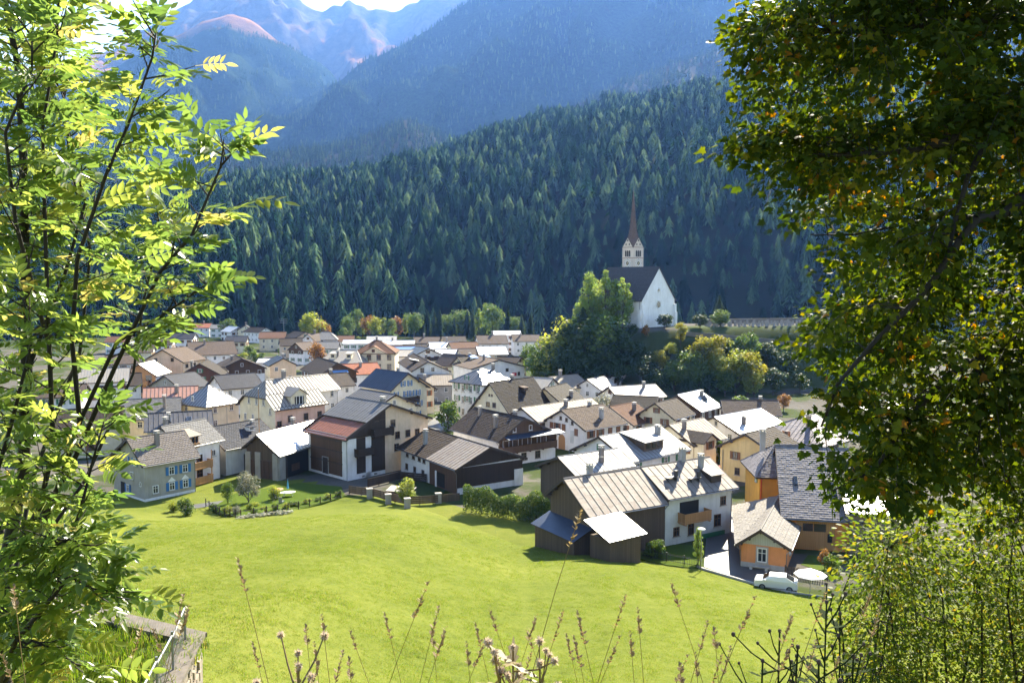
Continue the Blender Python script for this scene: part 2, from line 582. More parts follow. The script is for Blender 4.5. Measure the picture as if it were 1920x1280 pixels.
xs = np.concatenate([np.linspace(-700, -150, 14)[:-1], np.linspace(-150, -64, 30)[:-1], np.linspace(-64, 64, 110)[:-1], np.linspace(64, 150, 30)[:-1], np.linspace(150, 700, 14)])
tt = np.linspace(0, 1, 90) ** 1.15
X, T_ = np.meshgrid(xs, tt)
Y = -60 + (y_edge(X) + 60) * T_
Z = gz(X, Y) + 0.12 * np.sin(X * .31 + 1.3 * np.sin(Y * .21)) * np.clip((Y - 20) / 20, 0, 1)
Z[-1] = gz(X[-1], Y[-1])
tag(add('meadow', grid_mesh('meadow', X, Y, Z, M_MEADOW)), 'sunny green hay meadow sloping down to the village', None, None, 'structure')
tt = np.linspace(0, 1, 130) ** 1.25
X, T_ = np.meshgrid(xs, tt)
Y = y_edge(X) + (620 - y_edge(X)) * T_
me = grid_mesh('village_ground', X, Y, gz(X, Y), M_VILLAGE)
me.materials.append(M_MEADOW)        # the meadow grass runs on up to the front row of walls
xc, yc = (X[:-1, :-1] + X[1:, 1:]) / 2, (Y[:-1, :-1] + Y[1:, 1:]) / 2
green = yc < np.interp(xc, [-64, -60, -56, -44, -30, -26, -14, -9, -4, 0, 3, 7, 14, 19, 20.5, 21, 700], [90, 119, 121, 134, 130, 122, 121, 117, 114, 113, 107, 101, 101, 96, 93, 60, 60])
me.polygons.foreach_set('material_index', green.ravel().astype(np.int32))
tag(add('ground', me), 'gravel and garden ground between the village houses', None, None, 'structure')


def sheet(name, px, mat, lift, label, n=1):
    """flat polygon on the ground; px: (u, v) readings on the level village floor"""
    pts = [on_ground(u, v) for u, v in px]
    mb = MB()
    top = [Vector((p.x, p.y, gzf(p.x, p.y) + lift)) for p in pts]
    mb.slab(top, (0, 0, -0.6), 0, 0)
    return tag(mb.build(name, mat), label, None, None, 'structure')


# ------------------------------------------------------------------ hills and mountains
def hill(name, label, ridge, foot, z_foot, mat, prof=1.0, ribs=(60, 400), seed=0, n_az=260, n_t=64, az_lim=(-44, 52), back=0.35):
    """ridge: (u, v, distance) readings of the skyline; the slope runs from the foot up to it and down behind it"""
    pts = []
    for u, v, D in ridge:
        d = at(u, v, 1.0)
        h = hypot(d.x, 1.0)
        pts.append((atan2(d.x, 1.0), D, (d.z - CAM_Z) / h))
    pa = np.array([p[0] for p in pts])
    az = np.linspace(R(az_lim[0]), R(az_lim[1]), n_az)
    D = np.interp(az, pa, [p[1] for p in pts])
    H = CAM_Z + D * np.interp(az, pa, [p[2] for p in pts])
    t = np.concatenate([np.linspace(0, 1, n_t), 1 + np.linspace(0.03, back, 8)])
    amp, wl = ribs
    P_ = np.zeros((len(t), n_az, 3))
    for i in range(n_az):
        r = foot + (D[i] - foot) * np.minimum(t, 1) + np.maximum(t - 1, 0) * (D[i] - foot)
        z = z_foot + (H[i] - z_foot) * np.minimum(t, 1) ** prof - np.maximum(t - 1, 0) * (H[i] - z_foot) * 1.3
        P_[:, i, 0] = np.sin(az[i]) * r
        P_[:, i, 1] = np.cos(az[i]) * r
        P_[:, i, 2] = z
    for j in range(len(t)):
        w = sin(pi * min(t[j], 1.0)) ** 0.8 if t[j] < 1 else 0.0
        fine = 0.12 + 0.1 * w
        for i in range(n_az):
            x, y = P_[j, i, 0], P_[j, i, 1]
            a = mnoise.ridged_multi_fractal(Vector((x / wl + seed * 7.3, y / (wl * 2.2), seed)), 0.9, 2.1, 4, 1.0, 2.0)
            c = mnoise.fractal(Vector((x / wl * 2.7, y / wl * 2.7, seed + 5)), 0.9, 2.0, 4)
            a2 = mnoise.ridged_multi_fractal(Vector((x / wl * 3.3 + seed, y / wl * 2.0, seed + 2)), 0.9, 2.1, 3, 1.0, 2.0) - 1.0
            P_[j, i, 2] += amp * (w * ((a - 1.0) * 0.8 + a2 * (0.3 if foot > 1500 else 0.0)) + fine * c * (1 if t[j] > .02 else 0))
    i = np.arange(len(t) * n_az).reshape(len(t), n_az)
    f = np.stack([i[:-1, :-1], i[:-1, 1:], i[1:, 1:], i[1:, :-1]], -1).reshape(-1, 4)
    me = np_mesh(name, P_.reshape(-1, 3), f, mat, smooth=True)
    tag(add(name, me), label, None, None, 'structure')
    return P_[:n_t]


def mountain_mat(name, tree_line, fade, seed, grass=(0.25, 0.135, 0.065), rock=(0.095, 0.085, 0.08), forest=(0.013, 0.022, 0.011), rock_line=1e9):
    m, nt, b = new_mat(name)
    g = nt.nodes.new('ShaderNodeNewGeometry')
    z = sep(nt, g.outputs['Position'], 'Z')
    n1 = noise_out(nt, 0.0032, 7, 'Position', 0.62)
    n2 = noise_out(nt, 0.02, 6, 'Position', 0.7)
    n3 = noise_out(nt, 0.09, 3, 'Position', 0.7)
    zz = mathn(nt, 'ADD', z, mathn(nt, 'MULTIPLY', mathn(nt, 'SUBTRACT', n1, 0.5), fade * 3.2))
    fcol = mixc(nt, ramp_fac(nt, n3, 0.35, 0.7), forest, scaled(forest, 2.2))
    fcol = mixc(nt, mathn(nt, 'MULTIPLY', ramp_fac(nt, n2, 0.58, 0.72), 0.7), fcol, (0.03, 0.027, 0.012))
    gcol = mixc(nt, ramp_fac(nt, n2, 0.35, 0.7), grass, scaled(grass, 0.6))
    rcol = mixc(nt, ramp_fac(nt, n2, 0.35, 0.7), rock, scaled(rock, 0.55))
    steep = ramp_fac(nt, sep(nt, g.outputs['Normal'], 'Z'), 0.83, 0.66)
    up = mixc(nt, mathn(nt, 'MAXIMUM', steep, ramp_fac(nt, zz, rock_line - fade, rock_line + fade)), gcol, rcol)
    k = ramp_fac(nt, zz, tree_line - fade, tree_line + fade)
    nt.links.new(mixc(nt, k, fcol, up), b.inputs['Base Color'])
    b.inputs['Roughness'].default_value = 0.95
    b.inputs['Specular IOR Level'].default_value = 0.0
    bump(nt, b, mathn(nt, 'ADD', n2, n3), 0.7, 6.0)
    return m


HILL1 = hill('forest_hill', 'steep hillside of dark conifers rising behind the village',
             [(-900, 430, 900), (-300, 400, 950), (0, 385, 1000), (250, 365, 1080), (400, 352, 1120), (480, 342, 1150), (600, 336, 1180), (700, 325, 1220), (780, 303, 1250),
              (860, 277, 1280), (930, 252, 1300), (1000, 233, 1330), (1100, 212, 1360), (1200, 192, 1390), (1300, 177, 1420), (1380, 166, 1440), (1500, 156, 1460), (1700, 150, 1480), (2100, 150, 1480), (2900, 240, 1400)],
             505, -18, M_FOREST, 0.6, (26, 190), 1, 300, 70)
HILL2A = hill('middle_hill', 'lower wooded spur between the near forest and the blue mountains',
              [(-900, 330, 2000), (0, 320, 2000), (300, 312, 2000), (440, 296, 2000), (560, 281, 2000), (640, 272, 2020), (700, 250, 2050), (760, 222, 2100), (800, 236, 2100), (850, 268, 2100), (920, 310, 2050), (2900, 420, 2000)],
              1150, 20, M_FOREST, 0.8, (30, 240), 2, 200, 40)
HILL2B = hill('wooded_shoulder', 'hazy wooded shoulder above the right end of the near forest',
              [(-900, 500, 2200), (700, 420, 2200), (980, 250, 2200), (1100, 188, 2250), (1160, 154, 2300), (1250, 125, 2350), (1380, 86, 2400), (1600, 44, 2500), (2000, 20, 2500), (2900, 60, 2400)],
              1250, 40, M_FOREST, 0.8, (40, 300), 3, 200, 40)
HILL3 = hill('mountain', 'broad dark blue forested mountain filling the middle of the skyline',
             [(-900, 420, 3200), (0, 380, 3200), (300, 340, 3300), (420, 297, 3300), (480, 256, 3350), (540, 211, 3400), (600, 171, 3400), (660, 136, 3450), (700, 113, 3500), (780, 73, 3500), (830, 43, 3550),
              (900, -6, 3600), (1000, -64, 3650), (1150, -105, 3700), (1300, -95, 3700), (1400, -60, 3700), (1700, -30, 3700), (2200, 20, 3600), (2900, 100, 3500)],
             1900, 60, mountain_mat('near_mountain', 1420, 80, 1), 1.0, (190, 620), 4, 260, 60)
HILL4 = hill('grassy_mountain', 'left mountain with a rounded russet grass top above its forest',
             [(-900, 330, 4300), (-300, 250, 4300), (0, 215, 4300), (120, 170, 4350), (200, 134, 4400), (260, 104, 4400), (330, 64, 4450), (380, 39, 4500), (430, 27, 4500), (480, 44, 4500), (520, 74, 4500), (560, 99, 4500),
              (610, 131, 4450), (640, 164, 4400), (680, 205, 4400), (720, 240, 4300), (900, 330, 4200), (2900, 500, 4000)],
             2300, 100, mountain_mat('grass_mountain', 1190, 60, 2), 1.0, (175, 560), 5, 260, 60)
HILL5 = hill('rocky_mountain', 'far rocky ridge with a jagged notch under the bright sky',
             [(-900, 260, 6400), (-200, 190, 6400), (0, 142, 6400), (130, 122, 6400), (195, 104, 6400), (240, 88, 6400), (280, 60, 6400), (310, 40, 6450), (340, 18, 6500), (370, 0, 6500), (430, -34, 6500), (500, -44, 6500),
              (560, -5, 6400), (575, 8, 6400), (590, 17, 6400), (605, 22, 6400), (618, 16, 6400), (628, 10, 6400), (640, 12, 6400), (652, -1, 6400), (660, 3, 6400), (668, 8, 6400), (680, 14, 6400), (692, 22, 6400), (706, 20, 6400),
              (720, 23, 6400), (738, 25, 6400), (750, 24, 6400), (765, 8, 6400), (785, 2, 6400), (800, -12, 6500), (900, -50, 6500), (1100, -130, 6600), (1600, -130, 6600), (2900, -50, 6500)],
             3900, 500, mountain_mat('rock_mountain', 900, 80, 3, rock_line=1500), 0.9, (260, 620), 6, 400, 60)

# ------------------------------------------------------------------ houses
HOUSES=[
 ('grey_blue',-51.90,123.00,50.2,8.80,6.00,4.40,8.60,5.10,5.20,'grey','slate','grey plastered house with blue shutters at the left end of the meadow','house',dict(win=0, chim=[(0.42, -0.35, 1.6)])),
 ('tile_white',-50.90,130.80,62.0,8.50,4.30,4.30,9.00,6.10,6.10,'white','tile_grey','white house with grey tiles and stacked wooden balconies beside the grey house','house',dict(win=0, chim=[(0.15, 0.1, 1.2)])),
 ('slate_shed',-46.38,140.37,55.0,11.00,5.20,5.20,7.30,4.30,4.30,'greyplain','slate_dark','low pale house under a wide dark blue slate roof beside the white tin barn','house',dict(win=0)),
 ('white_barn',-36.90,138.06,67.3,14.80,3.07,4.19,7.00,4.67,3.98,'barnmix','metal_white','old wooden barn with stone corner piers under a blinding white tin roof','barn',dict(win=0)),
 ('big_barn',-23.77,139.77,-43.2,11.90,8.85,8.78,11.20,7.91,6.78,'bigbarn','metal_grey','tall barn house with dark plank bays, rust red lower roof and peach right side','house',dict(win=0, chim=[(0.78, 0.05, 0.7)], split=1, zs=0.89)),
 ('white_brown',-8.53,132.17,-56.6,19.58,6.57,5.96,6.50,4.15,3.82,'white','tile_brown','white house with brown tile roof running into a dark wooden barn gable','house',dict(win=0, chim=[(0.27, -0.55, 2.0)], zs=0.8)),
 ('balcony',-2.33,148.24,-53.4,15.05,7.72,5.53,7.90,4.34,4.44,'woodtop','tile_brown','dark timber topped house with long glazed balcony above a white ground floor','house',dict(win=0, chim=[(0.25, -0.25, 1.3), (0.72, -0.55, 1.8), (0.75, 0.1, 0.8)], zs=0.87)),
 ('arch',13.20,158.04,41.1,11.26,5.85,6.23,7.40,4.30,4.40,'white','tile_tan','white house with an arched doorway and brown shutters under tan tiles','house',dict(win=0, chim=[(0.6, -0.6, 1.6), (0.72, 0.1, 0.8)], zs=0.8)),
 ('tile_r',21.79,166.92,48.4,8.73,5.65,5.65,6.60,3.54,3.54,'white','tile_red','house with even reddish brown tile roof beside the arched doorway house','house',dict(winstyle='brown')),
 ('pale_metal',8.92,166.19,42.4,19.50,4.49,4.49,7.00,4.81,4.81,'white','metal_beige','long house with pale beige tin roof behind the arched doorway house','house',dict(chim=[(0.55, -0.3, 1.0)])),
 ('dark_shingle',-0.09,174.44,49.1,13.73,6.00,6.00,10.60,4.17,4.17,'cream','tile_dark','large cream gabled house with steep dark shingle roof and small roof hatch','house',dict(win=0, chim=[(0.55, 0.08, 1.1)], zs=0.87)),
 ('dark_ext',9.36,182.33,58.0,9.89,5.00,5.50,8.40,4.90,4.55,'cream','tile_dark','lower house with dark shingle roof joined behind the steep dark shingle house','house',dict(chim=[(0.6, -0.6, 1.0)])),
 ('blue_shut',-26.32,185.83,-46.5,12.15,5.88,4.76,11.20,7.59,7.72,'cream','metal_navy','tall cream house with blue shutters, ivy balcony and dark navy tin roof','house',dict(win=0, zs=0.85)),
 ('blue_ann',-24.27,197.44,-46.0,9.00,5.20,5.20,8.70,5.70,5.70,'cream2','metal_navy','narrow yellowish house joined to the right of the ivy balcony house','house',dict(winstyle='orange')),
 ('pink',-44.68,164.55,50.0,12.50,6.40,6.40,12.00,7.00,7.00,'pink','metal_pale','large house with cream half hipped gable, pink side wall and pale tin roof','house',dict(win=0, hipA=(2.6, 9.0), chim=[(0.55, 0.05, 1.5)])),
 ('pink_back',-42.74,183.58,50.0,7.00,4.60,4.60,10.50,7.63,7.63,'white','metal_pale','small white house with pale tin roof behind the pink house','house',dict(chim=[])),
 ('dark_hipped',-61.01,170.58,58.0,9.00,4.60,4.60,9.90,6.31,6.31,'cream','metal_duo','square house with dark and silver hipped tin roof left of the cream half hipped gable','house',dict(hipA=(4.3, 0), hipB=(4.3, 0), chim=[])),
 ('brown_chalet',-48.84,224.52,-62.1,18.83,5.44,4.99,10.00,7.40,6.85,'woodtop','tile_brown','timber chalet with a wide dark balcony and blue awning under its gable','chalet',dict(chim=[])),
 ('farm',15.48,101.41,31.2,22.59,3.95,5.12,8.50,5.79,5.23,'barn','metal_panel','grey weathered barn with long tin panel roof above the meadow','barn',dict(win=0, sub=(0, 0.5))),
 ('farm',15.48,101.41,31.2,22.59,3.95,5.12,8.50,5.79,5.23,'whitegrey','metal_panel','white farmhouse with wooden balcony joined to the weathered tin roofed barn','house',dict(win=0, sub=(0.5, 1), chim=[(0.72, -0.35, 1.7), (0.6, 0.02, 1.4)], up=0.45)),
 ('farm2a',10.43,115.27,33.5,10.50,5.20,3.96,7.50,5.32,5.67,'barn','metal_white2','dark wooden barn with bright tin roof behind the weathered meadow barn','barn',dict(win=0, chim=[(0.55, -0.55, 1.9)])),
 ('farm2b',17.84,127.08,42.4,14.19,5.90,6.00,8.40,5.52,5.47,'white','metal_white2','house with large bright tin roof and broad shed dormer behind the farmhouse','house',dict(chim=[(0.72, -0.45, 1.8)])),
 ('yellow_cross',29.23,141.51,44.0,10.00,5.00,5.00,7.47,4.58,4.58,'cream','metal_beige','cream house with brown shuttered cross gable and beige tin roof','house',dict(winstyle='brown', chim=[(0.22, -0.3, 1.3)])),
 ('brown_r63',30.02,165.11,51.2,8.55,4.30,4.30,7.60,4.81,4.81,'cream','tile_brown','small brown tiled house with cream gable behind the beige tin roof','house',dict(chim=[])),
 ('white64',36.34,173.98,50.7,9.71,5.35,5.35,8.00,5.01,5.01,'wood','metal_white','wooden walled house with glaring white roof and tiny dormer near the dark slope','house',dict(chim=[(0.75, -0.3, 0.9)])),
 ('grey65',48.99,174.60,-6.0,11.50,4.60,4.60,6.30,3.85,3.85,'white','tile_tan','long low house with plain grey brown roof at the foot of the knoll','house',dict(chim=[(0.7, 0.1, 0.7)])),
 ('white66',40.81,152.48,42.0,15.00,5.20,5.20,7.20,4.88,4.88,'white','metal_white','long white walled house with broad blank white tin roof behind the yellow gable','house',dict(chim=[(0.3, -0.6, 1.2)])),
 ('hip67',48.44,142.07,42.0,10.00,7.00,7.00,8.10,4.53,4.53,'cream','metal_violet','house with hipped violet grey tin roof half behind the maple','house',dict(hipA=(6, 0), chim=[(0.4, -0.3, 1.5)])),
 ('yellow68',38.75,131.82,46.0,9.00,5.20,5.20,7.65,5.00,5.00,'yellow','tile_brown','pale yellow house with wide brown gable behind the ochre house','house',dict(win=0, chim=[], zs=0.9)),
 ('ochre69',35.51,111.78,-4.0,8.20,5.00,5.00,9.20,5.95,5.95,'ochre','shingle_lilac','ochre house with lilac grey shingle roof and tall white chimney','house',dict(win=0, hipA=(3.4, 5.95), zs=0.84, chim=[(0.22, -0.05, 1.9)])),
 ('shingle70',37.81,106.28,-13.0,8.80,5.50,5.50,10.00,7.08,7.08,'orange','shingle_lilac','orange walled house with huge shingle roof and plank recess beside the small orange gable','house',dict(win=0, wlong=11, chim=[])),
 ('orange71',29.89,96.76,-114.4,16.17,3.20,2.65,4.40,2.67,2.43,'orange','shingle_pale','small orange house with grey boarded gable and white cross window facing the road','house',dict(win=0, chim=[], zs=0.8, flare=3.2)),
 ('log72',41.78,97.82,-13.0,6.50,4.00,4.00,6.20,4.74,4.74,'log','metal_white','log walled shed with white roof right of the orange walls','shed',dict(win=0, chim=[])),
 ('white73',74.20,173.05,35.0,14.00,6.00,6.00,6.30,3.88,3.88,'white','metal_white','white roofed house glimpsed between maple branches at the foot of the knoll','house',dict(chim=[])),
 ('grey_white20',-25.30,234.87,-74.5,25.48,6.04,4.59,9.80,6.96,7.26,'greywhite','tile_brown','pale grey gabled house with brown roof and flat roof hatch in mid village','house',dict(win=0, hatch=1, zs=0.88)),
 ('low21',-20.15,220.83,8.0,9.00,5.00,5.00,6.48,4.25,4.25,'stone','metal_beige','low house with pale beige tin roof in front of the pale grey gable','house',dict(chim=[(0.2, -0.5, 1.1)])),
 ('beige22',-6.77,244.62,-64.9,15.01,8.50,8.50,8.80,6.52,6.52,'white','tile_tan','long white house with low beige gable and red flowers below the knoll','house',dict(win=0, chim=[(0.6, -0.25, 1.4)], zs=0.87)),
 ('solar12',-6.80,189.76,48.0,10.50,5.30,5.30,11.25,8.43,8.43,'white2','solar','white three storey house with solar panels over its hipped roof','house',dict(hipA=(4.6, 0), hipB=(4.6, 0), chim=[(0.75, -0.2, 1.3)], zs=0.9)),
 ('metal16',-26.64,167.91,-46.0,12.00,6.00,6.00,9.00,6.20,6.20,'cream','metal_grey','house with grey ribbed tin roof tucked behind the rust red roof','house',dict(chim=[])),
 ('chalet80',28.13,235.50,-50.0,10.29,6.89,6.89,8.80,4.92,4.92,'white','tile_plaid','chalet with brown plank gable and patterned tile roof under the wooded knoll','chalet',dict(win=0, boards=1, chim=[(0.5, 0.0, 0.8)], zs=0.87)),
 ('ext80',20.63,244.88,-10.0,11.00,4.50,4.50,6.75,4.36,4.36,'greywhite','metal_bluegrey','long shed with blue grey tin roof left of the plank gabled chalet','shed',dict(win=0, chim=[])),
 ('pale81',13.04,215.94,38.0,10.00,5.20,5.20,6.75,4.10,4.10,'cream','metal_beige','house with pale pinkish roof left of the streaky white roof','house',dict(chim=[(0.4, 0.0, 1.2)])),
 ('white81',21.25,215.10,55.0,9.00,4.60,4.60,6.30,3.64,3.64,'white','metal_streak','house with streaky white and grey roof below the plank gabled chalet','house',dict(chim=[])),
 ('pale82',28.09,198.23,25.0,13.00,5.00,5.00,6.48,4.04,4.04,'white','metal_streak','house with long flat pale roof in front of the plank gabled chalet','house',dict(chim=[(0.7, -0.2, 1.0)])),
 ('brown83',26.87,183.75,-20.0,10.00,4.00,4.00,5.94,4.07,4.07,'cream','tile_dark','low house with dark brown roof behind the small brown tiled house','house',dict(chim=[])),
 ('white84',6.41,203.68,-30.0,8.00,4.60,4.60,7.74,5.29,5.29,'white','metal_pale','small white gabled house with pale roof behind the steep dark shingle house','house',dict(chim=[])),
 ('house27',-30.19,286.91,-62.0,10.00,5.20,5.20,8.37,6.05,6.05,'white','metal_bluegrey','white gabled house with dark balcony and grey roof in the far middle','house',dict(chim=[], dbalc=1)),
 ('white28',-26.84,334.23,12.0,12.00,5.50,5.50,6.75,4.53,4.53,'white','metal_white','house with glaring white roof and cone shaped chimney in the far middle','house',dict(chim=[(0.6, 0.0, 1.6)])),
 ('white28b',-22.32,301.35,12.0,10.00,5.00,5.00,6.48,4.46,4.46,'white','metal_white','lower house with white roof in front of the cone chimney house','house',dict(chim=[])),
 ('house29',-17.71,261.03,-35.0,9.00,4.80,4.80,8.28,5.04,5.04,'cream','tile_tan','beige steep gabled house beside the blue striped dormers','house',dict(chim=[])),
 ('dark29b',-10.74,251.43,28.0,12.00,5.00,5.00,8.64,5.98,5.98,'cream','tile_dark','dark roofed house with blue striped dormers in the middle of the village','house',dict(chim=[(0.3, -0.2, 1.2)], dorm=2)),
 ('brown25b',-18.51,320.58,18.0,11.00,5.00,5.00,7.74,5.51,5.51,'cream','tile_red','reddish brown roofed house beside the glaring white roof','house',dict(chim=[])),
 ('tan25c',-14.92,297.10,15.0,8.00,4.40,4.40,7.20,5.24,5.24,'cream','tile_tan','small tan roofed house in front of the reddish brown roof','house',dict(chim=[])),
 ('white23',-7.53,299.78,12.0,10.50,6.00,6.00,7.74,5.32,5.32,'white','metal_white','house with broad white roof in front of the tan inn on the skyline','house',dict(chim=[])),
 ('tan25',-8.29,338.91,10.0,12.00,6.50,6.50,9.18,6.15,6.15,'white','tile_tan','large tan roofed inn with long roof shadow at the back of the village','house',dict(chim=[(0.55, 0.1, 1.4)])),
 ('inn24',5.54,353.55,6.0,11.50,5.50,5.50,8.46,6.01,6.01,'white','tile_tan','white inn with dark arched windows beside the big tan roof','house',dict(chim=[(0.3, -0.2, 1.2)])),
 ('white26',-2.32,370.64,5.0,12.00,5.00,5.00,9.00,7.57,7.57,'white','metal_white','white roofed house rising behind the tan roofed inn','house',dict(chim=[])),
 ('shed26b',14.02,349.01,5.0,8.00,3.60,3.60,4.14,2.83,2.83,'white','tile_tan','low beige shed between the inn and the yellow bushes','shed',dict(win=0, chim=[])),
 ('house30',-106.11,377.80,10.0,11.50,5.60,5.60,8.10,5.61,5.61,'cream','tile_red','cream house with salmon roof and dark left balcony at the far left','house',dict(chim=[])),
 ('grey31',-101.77,287.10,28.0,15.00,8.00,8.00,10.35,6.45,6.45,'white','tile_tan','big farmhouse with long grey brown roof behind the dark red chalet','house',dict(chim=[(0.35, -0.2, 1.4)])),
 ('cream32',-98.74,248.49,75.0,11.00,7.00,7.00,11.25,7.68,7.68,'peach','tile_tan','tall peach gabled house left of the long grey brown roof','house',dict(win=0, chim=[], zs=0.9)),
 ('modern33',-99.61,231.48,90.8,10.57,3.87,4.71,8.60,6.75,5.45,'woodglass','metal_white','modern house with timber and glass front under a white roof','house',dict(win=0, chim=[], zs=0.9)),
 ('h34',-79.85,219.89,98.2,10.27,4.60,5.40,10.00,7.34,6.88,'redwood','tile_dark','dark red timber chalet with pale roof strip and white window boxes','chalet',dict(chim=[(0.2, 0.5, 1.5)])),
 ('h35',-75.48,234.53,-64.0,12.00,6.40,6.40,9.90,7.05,7.05,'woodtop','tile_brown','brown gabled chalet with black timber framing in its gable','chalet',dict(chim=[(0.5, -0.3, 1.0)])),
 ('grey36',-80.16,204.52,60.0,9.00,6.00,6.00,8.55,5.62,5.62,'grey','slate_dark','house with dark grey roof and long dormer left of the dark red chalet','house',dict(chim=[])),
 ('pink37',-73.38,182.33,20.0,11.00,4.50,4.50,8.10,6.10,6.10,'cream','metal_salmon','house with salmon tin roof and lean dormer in the left village','house',dict(chim=[(0.6, -0.5, 1.3)])),
 ('grey38',-71.11,165.38,20.0,12.00,6.00,6.00,7.92,4.73,4.73,'cream','tile_grey','house with plain grey tile roof below the salmon tin roof','house',dict(chim=[(0.75, -0.5, 2.2)])),
 ('sky39',-60.39,153.10,22.0,11.50,5.00,5.00,7.20,4.76,4.76,'cream','metal_navy2','house with dark ribbed tin roof and skylights behind the grey tiled house','house',dict(chim=[(0.35, -0.5, 1.2)], sky=2)),
 ('dark40',-65.19,199.27,40.0,10.00,5.20,5.20,9.00,6.24,6.24,'white','slate_dark','house with dark slate roof behind the cream half hipped gable','house',dict(chim=[])),
 ('orange41',-66.83,244.65,-64.0,9.10,4.10,4.10,9.00,6.82,6.82,'peachduo','metal_bluegrey','small house with yellow left wall, orange gable and silver roof','house',dict(winstyle='white')),
 ('barn42',-77.63,315.62,60.0,8.00,4.00,4.00,8.10,5.30,5.30,'woodtop','tile_tan','grey boarded barn gable with pale roof beside the small brown tree','barn',dict(chim=[])),
 ('dark43',-93.39,374.59,-50.0,11.00,5.50,5.50,8.55,5.87,5.87,'peach','tile_dark','dark roofed house with peach gable at the far left of the skyline','house',dict(chim=[])),
 ('white44',-83.38,359.54,-120.0,9.00,4.60,4.60,8.55,5.45,5.45,'white','tile_tan','white steep gable with round window in the far village','house',dict(chim=[(0.5, 0, 1.2)])),
 ('grey45',-79.41,362.96,5.0,11.00,6.00,6.00,9.00,5.94,5.94,'white','tile_grey','house with hipped pale grey roof below the round yellow tree','house',dict(hipA=(4, 0), hipB=(4, 0), chim=[])),
 ('salmon46',-72.32,366.09,8.0,9.00,5.00,5.00,7.20,4.97,4.97,'white','tile_red','house with plain salmon roof at the edge of the far trees','house',dict(chim=[])),
 ('red47',-170.40,470.61,4.0,9.00,5.00,5.00,7.20,4.97,4.97,'white','tile_bright','white house with bright red roof at the far left','house',dict(chim=[(0.5, 0, 1)])),
 ('grey48',-160.63,466.17,4.0,8.00,4.60,4.60,6.84,4.79,4.79,'white','tile_grey','small house with grey roof right of the bright red roof','house',dict(chim=[])),
 ('white49',-145.44,444.64,-40.0,10.00,5.00,5.00,6.84,4.29,4.29,'white','metal_white','house with one white roof slope at the far left','house',dict(chim=[])),
 ('dark49b',-138.31,442.06,-75.0,8.00,4.20,4.20,7.74,5.32,5.32,'cream','slate_dark','cream gable under dark roof beside the white roof slope','house',dict(chim=[(0.4, 0, 1)])),
 ('red50',-127.21,426.46,-35.0,12.00,5.00,5.00,7.56,5.23,5.23,'white','tile_dark','white house with dark and red roof behind the salmon roofed cream house','house',dict(chim=[])),
 ('white51',-62.39,352.66,6.0,15.00,5.00,5.00,6.30,5.05,5.05,'white','metal_white','long low white roof left of the brown hipped hotel','house',dict(chim=[])),
 ('white52',-45.81,344.42,5.0,13.00,5.00,5.00,6.66,5.32,5.32,'white','metal_white','long low white roof right of the brown hipped hotel','house',dict(chim=[(0.3, 0, 1.0)])),
 ('salmon53',-44.79,318.61,5.0,8.00,4.00,4.00,6.48,5.02,5.02,'white','tile_red','low salmon roof below the long white roof near the hotel','house',dict(chim=[])),
 ('blue54',-38.67,311.18,5.0,9.00,4.00,4.00,6.66,5.51,5.51,'white','metal_blue','house with bright blue tin roof right of the brown hipped hotel','house',dict(chim=[])),
 ('pale55',-35.27,288.07,5.0,10.00,4.50,4.50,7.56,5.56,5.56,'white','metal_pale','house with pale ribbed roof below the bright blue roof','house',dict(chim=[])),
 ('hotel18',-42.71,268.01,2.0,13.50,6.70,6.70,12.06,8.50,8.50,'cream2','tile_red','square hotel with brown hipped roof, small pediment and brown framed windows','house',dict(hipA=(6, 0), hipB=(6, 0), win=0, chim=[(0.5, 0.1, 1.3)], zs=0.9)),
 ('hotel19',-51.48,262.81,-6.0,15.00,7.50,7.50,9.45,5.79,5.79,'white','metal_pale','wide house with pale tin roof, dark edging and two dormers left of the hotel','house',dict(hipA=(4, 0), hipB=(4, 0), chim=[(0.4, -0.4, 1.2)], dorm=2)),
 ('salmon17',-42.40,234.24,30.0,11.00,5.00,5.00,8.10,5.55,5.55,'white','tile_bright','house with salmon tile roof behind the navy tin roof','house',dict(chim=[(0.5, -0.3, 1.0)])),
 ('white57',-81.37,287.78,5.0,9.00,4.00,4.00,4.50,3.50,3.50,'white','metal_white','low white flat roofed shed left of the orange gable','shed',dict(win=0, chim=[])),
 ('left60',-102.30,212.67,20.0,12.00,6.00,6.00,9.00,6.07,6.07,'white','metal_pale','white house behind the ash leaves at the left edge of the village','house',dict(chim=[])),
 ('left61',-75.59,151.66,25.0,11.00,5.00,5.00,8.10,5.44,5.44,'cream','tile_brown','brown roofed house behind the ash leaves near the grey shuttered house','house',dict(chim=[])),
 ('left62',-104.04,194.40,15.0,12.00,5.00,5.00,7.20,4.76,4.76,'white','tile_tan','tan roofed house almost hidden behind the ash leaves','house',dict(chim=[])),
 ('left63',-119.77,261.21,25.0,10.00,5.00,5.00,8.10,5.66,5.66,'white','tile_tan','white balconied house peeping through the ash leaves','house',dict(chim=[])),
 ('fill_a',-143.35,346.28,12.0,11.00,5.00,5.00,7.40,5.07,5.07,'white','tile_brown','brown roofed white house above the big tan farmhouse at the far left','house',dict(chim=[])),
 ('fill_b',-135.40,309.11,15.0,10.00,5.00,5.00,7.60,5.16,5.16,'cream','tile_tan','cream house with tan roof left of the long grey brown farmhouse','house',dict(chim=[])),
 ('fill_c',-167.13,362.59,8.0,10.00,5.00,5.00,7.20,4.97,4.97,'white','tile_red','house with dull red roof at the far left edge behind the ash leaves','house',dict(chim=[])),
 ('fill_d',-146.84,381.45,5.0,10.00,5.00,5.00,7.40,4.96,4.96,'white','slate_dark','white house with dark slate roof below the bright red roof','house',dict(chim=[(0.5, 0, 1)])),
